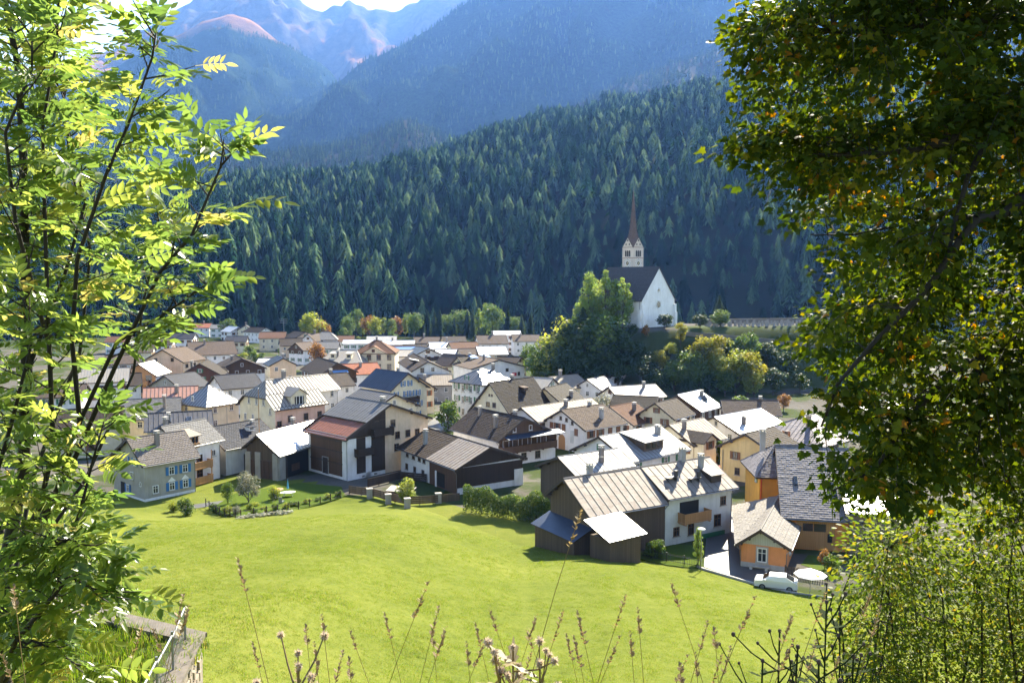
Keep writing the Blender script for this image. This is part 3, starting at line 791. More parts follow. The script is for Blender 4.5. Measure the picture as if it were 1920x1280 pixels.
 ('fill_e',-118.09,365.64,8.0,9.00,4.60,4.60,7.00,4.76,4.76,'cream','slate_dark','cream house with dark roof left of the salmon roofed cream house','house',dict(chim=[])),
 ('fill_f',-89.37,343.34,20.0,9.00,5.00,5.00,7.60,4.94,4.94,'peach','tile_brown','peach house with brown roof squeezed between salmon roof and boarded barn','house',dict(chim=[])),
 ('fill_g',-56.88,371.73,6.0,13.00,4.60,4.60,6.60,4.93,4.93,'white','metal_white2','long pale tin roof behind the brown hipped hotel','house',dict(chim=[])),
 ('fill_h',-36.04,359.15,10.0,11.00,5.00,5.00,7.20,4.87,4.87,'white','tile_tan','tan roofed house at the foot of the far tree row','house',dict(chim=[(0.4, 0, 1)])),
 ('fill_i',-24.80,359.54,14.0,10.00,5.00,5.00,7.40,5.07,5.07,'cream','tile_brown','brown roofed cream house left of the big tan inn roof','house',dict(chim=[])),
 ('fill_j',-36.21,317.03,8.0,9.00,4.60,4.60,7.20,5.15,5.15,'white','tile_brown','small brown roofed house right of the blue tin roof','house',dict(chim=[])),
 ('fill_k',-43.39,204.06,40.0,8.00,4.60,4.60,8.60,5.94,5.94,'white','tile_brown','narrow brown roofed house between the pink house and the timber chalet','house',dict(chim=[(0.5, 0.1, 1)])),
 ('fill_l',-0.80,254.57,-25.0,8.00,4.60,4.60,8.20,5.96,5.96,'cream','tile_brown','brown roofed house squeezed behind the long low beige gable','house',dict(chim=[])),
 ('fill_m',-71.64,328.11,6.0,10.00,5.00,5.00,7.40,4.96,4.96,'greywhite','tile_grey','grey roofed house behind the small brown leaved tree','house',dict(chim=[])),
 ('fill_n',-79.69,222.33,35.0,9.00,5.00,5.00,8.00,5.34,5.34,'wood','tile_dark','dark timber house with dark roof behind the dark red chalet','house',dict(chim=[])),
 ('fill_o',-98.57,213.17,25.0,10.00,5.00,5.00,7.60,4.94,4.94,'white','tile_brown','brown roofed white house beside the modern timber fronted house','house',dict(chim=[])),
]

WALLS = {   # side walls, gable walls, boards in the top of the gables
    'woodtop': ('white', 'white', 'wood'), 'redwood': ('woodred', 'woodred', None), 'woodglass': ('white', 'newwood', None),
    'barn': ('barn', 'barn', None), 'bigbarn': ('white', 'peach', None), 'barnmix': ('darkwood', 'barn', None), 'pink': ('pink', 'cream', None), 'peachduo': ('cream', 'peach', None),
    'greyplain': ('greywhite', 'stone', None), 'whitegrey': ('greywhite', 'white', None), 'wood': ('wood', 'wood', None), 'log': ('log', 'log', None),
}
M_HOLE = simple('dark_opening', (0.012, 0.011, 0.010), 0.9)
_wcache = {}


def window_meshes(w, h, style):
    k = (round(w, 2), round(h, 2), style)
    if k in _wcache: return _wcache[k]
    wood = style.startswith('w_')
    fr = MB()
    t = .09
    fr.box(0, -.05, h / 2 - t / 2, w, .1, t); fr.box(0, -.05, -h / 2 + t / 2, w, .1, t)
    fr.box(-w / 2 + t / 2, -.05, 0, t, .098, h - 2 * t); fr.box(w / 2 - t / 2, -.05, 0, t, .098, h - 2 * t)
    fr.box(0, -.045, 0, .06, .07, h - 2 * t)
    if h > 1.0: fr.box(0, -.043, h * .14, w - 2 * t, .06, .05)
    pane = MB(); pane.box(0, -.02, 0, w - t, .03, h - t)
    sill = MB(); sill.box(0, -.09, -h / 2 - .05, w + .2, .2, .09)
    sh = MB()
    sw = w * .5
    sh.box(0, -.06, 0, sw, .05, h + .05)
    for q in range(5): sh.box(0, -.09, -h * .4 + q * h * .2, sw * .8, .03, h * .07)
    r = dict(frame=fr.mesh('window_frame', P['woodframe'] if wood else P['frame']), pane=pane.mesh('window_pane', P['glass']),
             sill=sill.mesh('window_sill', P['concrete']), w=w, h=h, sw=sw, shb=sh)
    one = MB(); one.v, one.f, one.m = list(fr.v), list(fr.f), [0] * len(fr.f)
    b0 = len(one.v); one.v += pane.v; one.f += [tuple(b0 + i for i in f) for f in pane.f]; one.m += [1] * len(pane.f)
    r['one'] = one.mesh('window', [P['woodframe'] if wood else P['frame'], P['glass']])
    for c in ('blue', 'brown', 'orangepaint', 'green'): r[c] = sh.mesh('shutter_' + c, P[c])
    _wcache[k] = r
    return r


class House:
    pass


def face_place(H, face, u, z, out=0.0):
    z = z * H.zs
    if face == 'R': return (u, -H.yr - out, z), 0.0
    if face == 'L': return (u, H.yl + out, z), pi
    if face == 'A': return (H.xa - out, u, z), -pi / 2
    return (H.xb + out, u, z), pi / 2


SHUT = {'blue': 'blue', 'brown': 'brown', 'orange': 'orangepaint', 'green': 'green'}


def window(H, face, u, z, w=.95, h=1.25, style='white', sill=True, closed=False):
    loc, rz = face_place(H, face, u, z, 0.0)
    wood = style in ('brown', 'wood', 'orange')
    W = window_meshes(w, h, ('w_' if wood else '') + 'x')
    if H.far:
        o = add('window', W['one'], H.root, loc, (0, 0, rz))
    else:
        o = add('window', W['frame'], H.root, loc, (0, 0, rz))
        add('pane', W['pane'], o)
        if sill: add('sill', W['sill'], o)
    if style in SHUT:
        for s in (-1, 1):
            x = s * (w / 2 + W['sw'] / 2 + .03) if not closed else s * W['sw'] / 2
            add('shutter', W[SHUT[style]], o, (x, 0 if not closed else -.07, 0))
    return o


def clip(poly, ax, lo, hi):
    def half(ps, s, c):
        out = []
        for i in range(len(ps)):
            a, b = ps[i], ps[(i + 1) % len(ps)]
            fa, fb = s * (a[ax] - c), s * (b[ax] - c)
            if fa >= 0: out.append(a)
            if fa * fb < 0:
                t = fa / (fa - fb)
                out.append(tuple(a[k] + (b[k] - a[k]) * t for k in range(len(a))))
        return out
    ps = half(poly, 1, lo)
    return half(ps, -1, hi) if ps else ps


def inside(poly, a, b):
    n, c = len(poly), False
    for i in range(n):
        x1, y1 = poly[i]; x2, y2 = poly[(i + 1) % n]
        if (y1 > b) != (y2 > b) and a < (x2 - x1) * (b - y1) / (y2 - y1) + x1: c = not c
    return c


def cover(H, roof, pts, hdir, style, pieces):
    """tiles or standing seam panels laid on one roof plane"""
    O = Vector(pts[0])
    h = Vector(hdir)
    n = (Vector(pts[1]) - O).cross(Vector(pts[2]) - O).normalized()
    if n.z < 0: n = -n
    w = n.cross(h)
    if w.z < 0: w = -w
    ab = [((Vector(p) - O).dot(h), (Vector(p) - O).dot(w)) for p in pts]
    a0, a1 = min(p[0] for p in ab), max(p[0] for p in ab)
    b0, b1 = min(p[1] for p in ab), max(p[1] for p in ab)
    to3 = lambda a, b, e=0.0: O + h * a + w * b + n * e
    rr = random.Random(int(a1 * 100) + int(b1 * 37))
    if style.startswith('metal') or style == 'solar':
        pw = 0.62 if H.far else (1.05 if H.key == 'farm' else 0.8)
        k = max(1, round((a1 - a0) / pw))
        pw = (a1 - a0) / k
        rib = MB()
        for i in range(k):
            pc = clip(ab, 0, a0 + i * pw, a0 + (i + 1) * pw)
            if len(pc) < 3: continue
            if pieces == 'parts':
                g = MB()
                ins = clip(ab, 0, a0 + i * pw + .018, a0 + (i + 1) * pw - .018)
                if len(ins) >= 3:
                    e = .03 + rr.random() * .012
                    bl, bh = min(p[1] for p in ins), max(p[1] for p in ins)
                    rows = 1 if H.key != 'farm' else 1
                    g.slab([to3(a, b_, e) for a, b_ in ins], n * -.028, 0, 0)
                    # overlapping cross joints of the sheets
                    q = bl + 0.9 + rr.random() * .5
                    while q < bh - .4:
                        g.hexa([to3(a0 + i * pw + .03, q, e - .005), to3(a0 + (i + 1) * pw - .03, q, e - .005), to3(a0 + (i + 1) * pw - .03, q + .05, e - .005), to3(a0 + i * pw + .03, q + .05, e - .005),
                                to3(a0 + i * pw + .03, q, e + .016), to3(a0 + (i + 1) * pw - .03, q, e + .016), to3(a0 + (i + 1) * pw - .03, q + .05, e + .004), to3(a0 + i * pw + .03, q + .05, e + .004)])
                        q += 1.1 + rr.random() * .8
                    g.build('roof_panel', RM[style], roof)
            if i:
                a = a0 + i * pw
                lo = clip(ab, 0, a - .001, a + .001)
                if len(lo) >= 2:
                    bl, bh = min(p[1] for p in lo), max(p[1] for p in lo)
                    c, e = .026, (.07 if not H.far else .05)
                    rib.hexa([to3(a - c, bl, -.01), to3(a + c, bl, -.01), to3(a + c, bh, -.01), to3(a - c, bh, -.01), to3(a - c, bl, e), to3(a + c, bl, e), to3(a + c, bh, e), to3(a - c, bh, e)])
        if rib.v:
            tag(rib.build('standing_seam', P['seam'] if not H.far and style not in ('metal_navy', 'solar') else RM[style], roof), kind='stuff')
    elif not H.far:
        tw, th = (.46, .36) if style != 'shingle_lilac' else (.56, .36)
        if style == 'tile_dark': tw, th = .34, .32
        g = MB()
        j = 0
        b_ = b0
        while b_ < b1 - .1:
            a = a0 + (tw / 2 if j % 2 else 0) - tw
            while a < a1:
                if inside(ab, a + tw / 2, b_ + th / 2):
                    e = .035 + rr.random() * .03
                    c = .012 + rr.random() * .012
                    la, ra = max(a + c, a0 - .02), min(a + tw - c, a1 + .02)
                    d = rr.uniform(-.015, .015)
                    p = [to3(la, b_ + d, e), to3(ra, b_ + d, e), to3(ra, b_ + th + .04, .012), to3(la, b_ + th + .04, .012)]
                    g.face(p, 0)
                    g.face([to3(la, b_ + d, -.01), to3(ra, b_ + d, -.01), p[1], p[0]], 0)
                    g.face([to3(la, b_ + d, -.01), p[0], p[3]], 0)
                    g.face([to3(ra, b_ + d, -.01), p[2], p[1]], 0)
                a += tw
            b_ += th
            j += 1
        if g.v:
            tag(g.build('tile_courses', RM[style], roof), kind='stuff')


def poly_slope_x(H, s):
    """polygon of a side roof plane, s=+1 for the L side and -1 for the R side; order: eave a, eave b, ..."""
    w, ze = (H.wl, H.zl) if s > 0 else (H.wr, H.zr_)
    f = lambda zh: w * (H.zr - zh) / (H.zr - ze)
    a, b = -H.L / 2, H.L / 2
    ia, za = H.hipA if H.hipA else (0, H.zr)
    ib, zb = H.hipB if H.hipB else (0, H.zr)
    pts = [(a, s * w, ze), (b, s * w, ze)]
    if H.hipB and zb > ze + .05: pts.append((b, s * f(zb), zb))
    pts.append((b - ib, 0, H.zr))
    if ia + ib < H.L - .01: pts.append((a + ia, 0, H.zr))
    if H.hipA and za > ze + .05: pts.append((a, s * f(za), za))
    return pts


NEAR_PANELS = {'farm', 'farm2a', 'farm2b', 'white_brown', 'big_barn', 'white_barn', 'pale_metal', 'yellow_cross', 'white66', 'hip67', 'white64'}
HS = {}


def build_house(row):
    key, mx, my, yaw, L, wl, wr, zr, zl, zR, wall, roofst, label, cat, x = row
    H = House()
    H.key, H.far = key, my > 190
    H.zs = x.get('zs', 1.0)
    y = R(yaw)
    if 'sub' in x:
        f0, f1 = x['sub']
        c = (f0 + f1) / 2 - .5
        mx, my = mx + cos(y) * L * c, my + sin(y) * L * c
        L = L * (f1 - f0)
    up = x.get('up', 0)
    zr, zl, zR = zr + up * .12, zl + up, zR + up
    if 'wlong' in x:       # one long slope towards the camera
        wr = x['wlong']; zR = 3.7
    H.L, H.wl, H.wr, H.zr, H.zl, H.zr_ = L, wl, wr, zr, zl, zR
    H.hipA, H.hipB = [(q[0], q[1] or min(zl, zR) + .02) if q else None for q in (x.get('hipA'), x.get('hipB'))]
    H.root = empty(key_name(cat), (mx, my, 0), y, label, cat)
    og, oe = (.55, .6) if my < 200 else (.4, .45)
    H.og = og
    H.xa, H.xb = -L / 2 + (og if not H.hipA else oe), L / 2 - (og if not H.hipB else oe)
    if x.get('sub') == (0, .5): H.xb = L / 2
    if x.get('sub') == (.5, 1): H.xa = -L / 2 + .03
    H.yl, H.yr = wl - oe, wr - oe
    th = .2
    pl, pr = (zr - zl) / wl, (zr - zR) / wr
    H.topL, H.topR = zr - H.yl * pl - th, zr - H.yr * pr - th
    sd, gb, boards = WALLS.get(wall, (wall, wall, None))
    m = MB()
    z0 = -.8
    capA = min(H.hipA[1] - .05, zr - th) if H.hipA else zr - th
    capB = min(H.hipB[1] - .05, zr - th) if H.hipB else zr - th

    def gable(xx, cap):
        pts = [(xx, -H.yr, z0), (xx, H.yl, z0), (xx, H.yl, min(H.topL, cap))]
        if cap < zr - th - .01:
            if cap > H.topL: pts.append((xx, (zr - th - cap) / pl, cap))
            if cap > H.topR: pts.append((xx, -(zr - th - cap) / pr, cap))
        else: pts.append((xx, 0, cap))
        pts.append((xx, -H.yr, min(H.topR, cap)))
        return pts
    gA, gB = gable(H.xa, capA), gable(H.xb, capB)
    m.face(gA[::-1], 1); m.face(gB, 1)
    fl_ = x.get('flare', 0) * .93
    m.face([(H.xa, -H.yr - fl_, z0), (H.xb, -H.yr, z0), (H.xb, -H.yr, H.topR), (H.xa, -H.yr - fl_, H.topR)], 0)
    m.face([(H.xb, H.yl, z0), (H.xa, H.yl, z0), (H.xa, H.yl, H.topL), (H.xb, H.yl, H.topL)], 0)
    m.build('wall', [P[sd], P[gb]], H.root)
    H.boards = boards
    if boards or x.get('boards'):
        for fc, xx, s in (('A', H.xa, -1), ('B', H.xb, 1)):
            zb = min(H.topL, H.topR) - (1.4 if not x.get('boards') else -.3)
            g = MB()
            wL, wR = H.yl if zb < H.topL else (zr - th - zb) / pl, H.yr if zb < H.topR else (zr - th - zb) / pr
            pts = [(xx + s * .09, -wR, zb), (xx + s * .09, wL, zb), (xx + s * .09, min(wL, H.yl), max(zb + .01, H.topL)), (xx + s * .09, 0, zr - th), (xx + s * .09, -min(wR, H.yr), max(zb + .01, H.topR))]
            g.slab(pts if s > 0 else pts[::-1], (-s * .085, 0, 0), 0, 0)
            g.build('gable_boards', P[boards or 'wood'], H.root)
    # roof
    planes = []
    for s in (1, -1):
        planes.append((poly_slope_x(H, s), (1, 0, 0), roofst))
    if x.get('flare'):       # the eave runs outwards to the back: two planes with a crease
        fl = x['flare']
        e0, e1, r1, r0 = Vector((-L / 2, -wr - fl, zR)), Vector((L / 2, -wr, zR)), Vector((L / 2, 0, zr)), Vector((-L / 2, 0, zr))
        planes[1] = ([e0, e1, r0], tuple((e1 - e0).normalized()), roofst)
        planes.append(([e1, r1, r0], (1, 0, 0), roofst))
    for hip, e, s in ((H.hipA, -L / 2, 1), (H.hipB, L / 2, -1)):
        if hip:
            ins, zh = hip
            fL, fR = wl * (zr - zh) / (zr - zl), wr * (zr - zh) / (zr - zR)
            planes.append(([(e, -min(fR, wr), max(zh, zR)), (e, min(fL, wl), max(zh, zl)), (e + s * ins, 0, zr)], (0, 1, 0), roofst))
    if x.get('split'):      # upper slope grey, lower slope rust red and a step lower
        base, hd, st = planes[1]
        t = .55
        mida, midb = [tuple(base[k0][i] + (base[k1][i] - base[k0][i]) * (1 - t) for i in range(3)) for k0, k1 in ((0, 3), (1, 2))]
        low = [base[0], base[1], (midb[0], midb[1] + .25, midb[2] + .12), (mida[0], mida[1] + .25, mida[2] + .12)]
        low = [(p[0], p[1], p[2] - .32) for p in low]
        planes[1] = ([mida, midb, base[2], base[3]], hd, st)
        planes.append((low, hd, 'metal_red'))
    if key == 'white_brown':
        new = []
        for pts, hd, st in planes:
            new += [(clip(pts, 0, -99, .6), hd, st), (clip(pts, 0, .6, 99), hd, 'metal_panel')]
        planes = new
    names = []
    for p in planes:
        if p[2] not in names: names.append(p[2])
    mats = [RM[n_] for n_ in names] + [P['trim']]
    rb = MB()
    for pts, hd, st in planes:
        rb.slab(pts, (0, 0, -th), names.index(st), len(names))
    ra, rb_ = -L / 2 + (H.hipA[0] if H.hipA else 0), L / 2 - (H.hipB[0] if H.hipB else 0)
    if rb_ - ra > .5:        # ridge cap
        rb.tube((ra, 0, zr + .015), (rb_, 0, zr + .015), .11, n=6, mi=0)
    for hip, e, s, a in ((H.hipA, -L / 2, 1, ra), (H.hipB, L / 2, -1, rb_)):
        if hip and hip[1] < max(zl, zR) + .4:
            rb.tube((a, 0, zr + .01), (e, wl, zl + .01), .09, n=5, mi=0)
            rb.tube((a, 0, zr + .01), (e, -wr, zR + .01), .09, n=5, mi=0)
    # verge boards
    for hip, e, s in ((H.hipA, -L / 2, -1), (H.hipB, L / 2, 1)):
        if not hip:
            for sg, w_, ze in ((1, wl, zl), (-1, wr, zR)):
                rb.hexa([(e, sg * w_, ze - .3), (e + s * .06, sg * w_, ze - .3), (e + s * .06, 0, zr - .3), (e, 0, zr - .3),
                         (e, sg * w_, ze + .06), (e + s * .06, sg * w_, ze + .06), (e + s * .06, 0, zr + .06), (e, 0, zr + .06)], len(names))
    roof = rb.build('roof', mats, H.root)
    H.roof = roof
    for pts, hd, st in planes:
        facing = True
        cover(H, roof, pts, hd, st, 'parts' if key in NEAR_PANELS else 'seams')
    # gutters on the eaves
    if not H.far and not H.hipA:
        for s, w_, ze in ((1, wl, zl), (-1, wr, zR)):
            g = MB(); g.tube((-L / 2 + .1, s * (w_ + .07), ze - .12), (L / 2 - .1, s * (w_ + .07), ze - .12), .07, n=6)
            g.build('gutter', P['zinc'], H.root)
            yw = (H.yl if s > 0 else H.yr) + .06
            g = MB(); g.path([(H.xb - .1, s * (w_ + .05), ze - .12), (H.xb - .1, s * yw, ze - .8), (H.xb - .1, s * yw, 0)], .045, .045, 5)
            g.build('downpipe', P['zinc'], H.root)
    # rafters / purlin ends under the gables
    if not H.far:
        g = MB()
        for e, hip in ((-L / 2, H.hipA), (L / 2, H.hipB)):
            if hip: continue
            s = 1 if e > 0 else -1
            for yy in (0, .55, -.55, .95, -.95):
                w_, p_ = (H.yl, pl) if yy >= 0 else (H.yr, pr)
                g.box(e - s * og * .6, yy * w_, zr - abs(yy) * w_ * p_ - .36, og * 1.1, .16, .2)
        if g.v: tag(g.build('purlin_end', P['trim'], H.root), kind='stuff')
    # chimneys
    rr = random.Random(key)
    ch = x.get('chim')
    if ch is None: ch = [(rr.uniform(.25, .75), rr.choice([-.35, -.2, .2, .35]), rr.uniform(1.0, 1.5))]
    for t, sy, hh in ch:
        w_, p_ = (wl, pl) if sy >= 0 else (wr, pr)
        cx, cy = -L / 2 + t * L, sy * w_
        zb = zr - abs(cy) * p_
        g = MB()
        cw = rr.uniform(.5, .66)
        g.box(cx, cy, zb + hh / 2 - .3, cw, cw, hh + .6, 0)
        g.box(cx, cy, zb + hh + .05, cw + .16, cw + .16, .1, 1)
        for a_, b_ in ((-1, -1), (1, 1), (1, -1), (-1, 1)): g.box(cx + a_ * cw * .38, cy + b_ * cw * .38, zb + hh + .22, .1, .1, .25, 1)
        g.box(cx, cy, zb + hh + .38, cw + .2, cw + .2, .07, 1)
        g.build('chimney', [P['chimneywhite'] if key in ('ochre69', 'white_brown', 'farm', 'arch', 'farm2b') else P['chimney'], P['concrete']], roof)
    HS.setdefault(key, []).append(H)
    if x.get('win', 1): auto_windows(H, rr, x.get('winstyle', rr.choice(['white', 'white', 'white', 'brown', 'brown', 'green'])))
    if x.get('hatch'):
        g = MB()
        g.box(0, 0, 0, 3.2, 2.6, .5); g.box(0, 0, .34, 3.6, 3.0, .12, 1)
        o = g.build('roof_hatch', [P['trim'], RM['metal_white']], roof, (L * .12, -wr * .45, zr - wr * .45 * pr + .35), (R(-12), 0, 0))
    for q in range(x.get('dorm', 0)):
        cx = -L / 2 + L * (q + 1) / (x['dorm'] + 1)
        g = MB()
        g.box(cx, -wr * .55, zr - wr * .55 * pr + .45, 1.6, 1.7, 1.7, 0)
        zz = zr - wr * .55 * pr + 1.3
        g.slab([(cx - 1.1, -wr * .55 - 1.2, zz), (cx + 1.1, -wr * .55 - 1.2, zz), (cx + 1.1, -wr * .55 + 1.5, zz + .55), (cx - 1.1, -wr * .55 + 1.5, zz + .55)], (0, 0, -.12), 1, 1)
        g.box(cx, -wr * .55 - .87, zr - wr * .55 * pr + .55, 1.0, .06, .9, 2)
        g.build('dormer', [P['cream'], RM['metal_blue'] if key == 'dark29b' else RM['metal_pale'], P['glass']], roof)
    for q in range(x.get('sky', 0)):
        cx = -L / 2 + L * (.35 + .3 * q)
        g = MB()
        zz = zr - wr * .45 * pr
        g.box(0, 0, 0, .9, 1.3, .14, 0); g.box(0, 0, .085, .7, 1.1, .04, 1)
        g.build('skylight', [P['zinc'], P['glass']], roof, (cx, -wr * .45, zz + .08), (atan2(pr, 1), 0, 0))
    if x.get('dbalc'): balcony(H, 'B', 0, (H.topR - 1.6) / H.zs, H.yl + H.yr - 1, 1.0, .9, 'darkwood')
    return H


def key_name(cat):
    return {'house': 'village_house', 'barn': 'wooden_barn', 'chalet': 'timber_chalet', 'shed': 'garden_shed'}[cat]


def auto_windows(H, rr, style):
    cam_v = Vector((0, 0, CAM_Z))
    mw = Matrix.Translation(H.root.location) @ Matrix.Rotation(H.root.rotation_euler.z, 4, 'Z')
    for face in 'RLAB':
        loc, rz = face_place(H, face, 0, 3)
        n = (mw.to_3x3() @ Vector({'R': (0, -1, 0), 'L': (0, 1, 0), 'A': (-1, 0, 0), 'B': (1, 0, 0)}[face]))
        d = (cam_v - mw @ Vector(loc))
        if n.dot(d.normalized()) < .12: continue
        side = face in 'RL'
        if side:
            top = H.topR if face == 'R' else H.topL
            lo, hi = H.xa, H.xb
        else:
            top = H.zr - .7
            if (H.hipA if face == 'A' else H.hipB): top = min(top, (H.hipA if face == 'A' else H.hipB)[1])
            lo, hi = -H.yr, H.yl
        z = min(H.topL, H.topR) - 1.15 if side else min(H.topL, H.topR) - 1.0
        rows = [z]
        while rows[-1] > 3.0: rows.append(rows[-1] - 2.6)
        if not side and H.zr - max(H.topL, H.topR) > 2.2: rows.append(rows[0] + 2.1)
        for q, zz in enumerate(rows):
            k = max(1, int((hi - lo) / 2.7))
            l2, h2 = lo, hi
            if not side and zz > rows[0] + 1:
                fr = (H.zr - zz - 1.2) / (H.zr - min(H.topL, H.topR))
                l2, h2 = lo * fr, hi * fr
                k = max(1, int((h2 - l2) / 2.4))
            for i in range(k):
                if rr.random() < .14: continue
                u = l2 + (h2 - l2) * (i + .5) / k + rr.uniform(-.12, .12)
                window(H, face, u, zz / H.zs, .9 if zz < rows[0] + 1 else .7, 1.2 if zz < rows[0] + 1 else .95, style)


def balcony(H, face, u, z, w, d, h, mat, roofed=False, posts=False):
    loc, rz = face_place(H, face, u, z)
    g = MB()
    g.box(0, -d / 2, -.08, w, d, .16)
    k = int(w / .16)
    for i in range(k):
        x = -w / 2 + (i + .5) * w / k
        g.box(x, -d + .03, h / 2, w / k * .86, .04, h - .06)
    for s in (-1, 1):
        for i in range(int(d / .2)): g.box(s * (w / 2 - .03), -.12 - i * .2, h / 2, .04, .16, h - .06)
    g.box(0, -d + .03, h, w + .06, .12, .08)
    for s in (-1, 1): g.box(s * (w / 2 - .03), -d / 2, h, .08, d, .08)
    for i in range(max(2, int(w / 2.2))):
        x = -w / 2 + .2 + i * (w - .4) / max(1, int(w / 2.2) - 1)
        g.box(x, -d / 2, -.25, .14, d, .18)
        if posts: g.box(x, -d + .1, 1.25, .12, .12, 2.5)
    return g.build('balcony', P[mat], H.root, loc, (0, 0, rz))


def panel(H, face, u0, u1, z0, z1, mat, name, out=.06):
    """board infill or painted field set on a wall"""
    loc, rz = face_place(H, face, (u0 + u1) / 2, (z0 + z1) / 2)
    g = MB()
    g.box(0, -out / 2, 0, u1 - u0, out, (z1 - z0) * H.zs)
    return g.build(name, P[mat] if isinstance(mat, str) else mat, H.root, loc, (0, 0, rz))


def door(H, face, u, w=1.1, h=2.1, mat='wood', z=0.0):
    loc, rz = face_place(H, face, u, z + h / 2)
    g = MB()
    g.box(0, -.04, 0, w, .08, h)
    g.box(0, -.07, h / 2 + .06, w + .24, .14, .12, 1); g.box(-w / 2 - .06, -.07, 0, .12, .139, h, 1); g.box(w / 2 + .06, -.07, 0, .12, .139, h, 1)
    o = g.build('door', [P[mat], P['concrete']], H.root, loc, (0, 0, rz))
    g = MB(); g.box(w * .38, -.12, -.05, .05, .08, .14)
    g.build('handle', P['iron'], o)
    return o


for row in HOUSES: build_house(row)


def house(key, i=0): return HS[key][i]


# ---- grey house with blue shutters
H = house('grey_blue')
for f, z, st in ((.02, 3.75, 'blue'), (.29, 3.75, 'blue'), (.02, 1.5, 'blue'), (.29, 1.5, 'blue'), (-.3, 1.5, 'white')):
    window(H, 'R', f * (H.xb - H.xa), z, .85, 1.15, st)
for u, z, st in ((-1.2, 5.3, 'blue'), (1.2, 5.3, 'blue'), (-.2, 3.2, 'white'), (1.1, 1.2, 'blue')): window(H, 'A', u, z, .8, 1.1, st)
for u in (.02, .29):       # painted white gablets over the lower windows
    g = MB()
    c = u * (H.xb - H.xa)
    g.slab([(c - .6, -H.yr - .03, 2.2), (c + .6, -H.yr - .03, 2.2), (c, -H.yr - .03, 2.85)], (0, .028, 0), 0, 0)
    g.build('painted_gablet', P['white'], H.root)
panel(H, 'R', H.xa + .02, H.xb - .02, -.3, .38, 'white', 'plinth_band', .03)
panel(H, 'A', -H.yr, H.yl, -.3, .3, 'white', 'plinth_band', .03)
for i in range(7):           # white sgraffito on the corner
    loc, rz = face_place(H, 'A', -2.6 + .3 * cos(i * .9), 2.3 + .32 * sin(i * .9))
    g = MB(); g.box(0, -.012, 0, .15, .024, .15)
    g.build('wall_ornament', P['white'], H.root, loc, (0, i * .9, rz))
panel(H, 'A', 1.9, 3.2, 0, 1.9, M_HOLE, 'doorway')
# ---- white house with stacked balconies
H = house('tile_white')
for z in (.3, 2.6):
    balcony(H, 'R', -1.1, z, 4.4, 1.3, .95, 'newwood', posts=True)
for u in (-2.3, -.4):
    for z in (1.35, 3.65): window(H, 'R', u, z, 1.1, 1.5, 'wood')
window(H, 'R', 2.4, 4.2, .8, 1.0, 'white')
g = MB()
g.box(-1.9, -3.1, 6.75, 2.3, 2.0, 1.9, 0)
g.slab([(-3.3, -4.6, 7.6), (-.5, -4.6, 7.6), (-.5, -1.6, 8.35), (-3.3, -1.6, 8.35)], (0, 0, -.14), 1, 1)
g.box(-1.9, -4.12, 6.8, 1.9, .06, 1.3, 2)
for q in (-2.85, -2.2, -1.55, -.95): g.box(q, -4.17, 6.75, .1, .06, 1.6, 3)
g.box(-1.9, -4.25, 6.1, 2.3, .14, .7, 3)
g.build('dormer', [P['white'], RM['metal_beige'], P['glass'], P['newwood']], H.roof)
# ---- low slate shed
H = house('slate_shed')
panel(H, 'R', -1.5, .8, .2, 2.9, 'darkwood', 'barn_door')
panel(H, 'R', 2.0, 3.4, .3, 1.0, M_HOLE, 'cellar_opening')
g = MB(); g.box(1.5, -2.3, 6.45, 1.0, 1.2, .7, 0); g.slab([(.8, -3.2, 6.8), (2.2, -3.2, 6.8), (2.2, -1.4, 7.1), (.8, -1.4, 7.1)], (0, 0, -.1), 1, 1); g.box(1.5, -2.92, 6.5, .7, .05, .45, 2)
g.build('dormer', [P['greywhite'], RM['slate_dark'], P['glass']], H.roof)
# ---- barn with the white tin roof
H = house('white_barn')
for u in (-H.yr + .45, .2, H.yl - .35):
    panel(H, 'A', u - .5, u + .5, -.4, min(H.topR, H.topL) - .05 if abs(u) > 1 else 4.2, 'stone', 'stone_pier', .22)
panel(H, 'R', H.xa, H.xa + 1.5, -.4, (H.topR - .05) / H.zs, 'stone', 'stone_pier', .24)
panel(H, 'R', H.xb - .8, H.xb, -.4, (H.topR - .05) / H.zs, 'white', 'stone_pier', .2)
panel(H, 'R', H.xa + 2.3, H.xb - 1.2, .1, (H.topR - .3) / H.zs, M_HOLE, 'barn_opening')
panel(H, 'R', H.xa + 3.2, H.xa + 5.2, .8, 1.9, 'wood', 'stacked_boards', .14)
for i in range(6): panel(H, 'A', -2.8 + i * .95, -2.0 + i * .95, .2, 2.9, 'wood', 'barn_board', .09)
# ---- tall barn house
H = house('big_barn')
for a_, b_ in ((-H.yr - .02, -6.5), (-4.75, -3.6)): panel(H, 'B', a_, b_, -.4, min(7.25, H.topR / H.zs), 'white', 'white_pier', .03)
panel(H, 'B', -6.5, -.9, -.4, .9, 'white', 'white_pier', .03)
panel(H, 'B', -6.5, -4.75, .9, 7.2, 'darkwood', 'plank_bay', .07)
panel(H, 'B', -3.6, -.9, .7, 7.2, 'darkwood', 'plank_bay', .07)
g = MB()
xx = H.xb + .1
p_r = (H.zr - H.zr_) / H.wr
g.slab([(xx, -H.yr, H.topR), (xx, -H.yr + .2, 7.25 * H.zs), (xx, -.75, 7.25 * H.zs), (xx, -.75, H.zr - .75 * p_r - .2)], (-.09, 0, 0), 0, 0)
g.build('gable_boards', P['darkwood'], H.root)
balcony(H, 'B', -1.8, 7.35, 3.9, 1.2, 1.0, 'darkwood')
balcony(H, 'B', -5.3, 4.3, 3.3, 1.1, 1.0, 'darkwood')
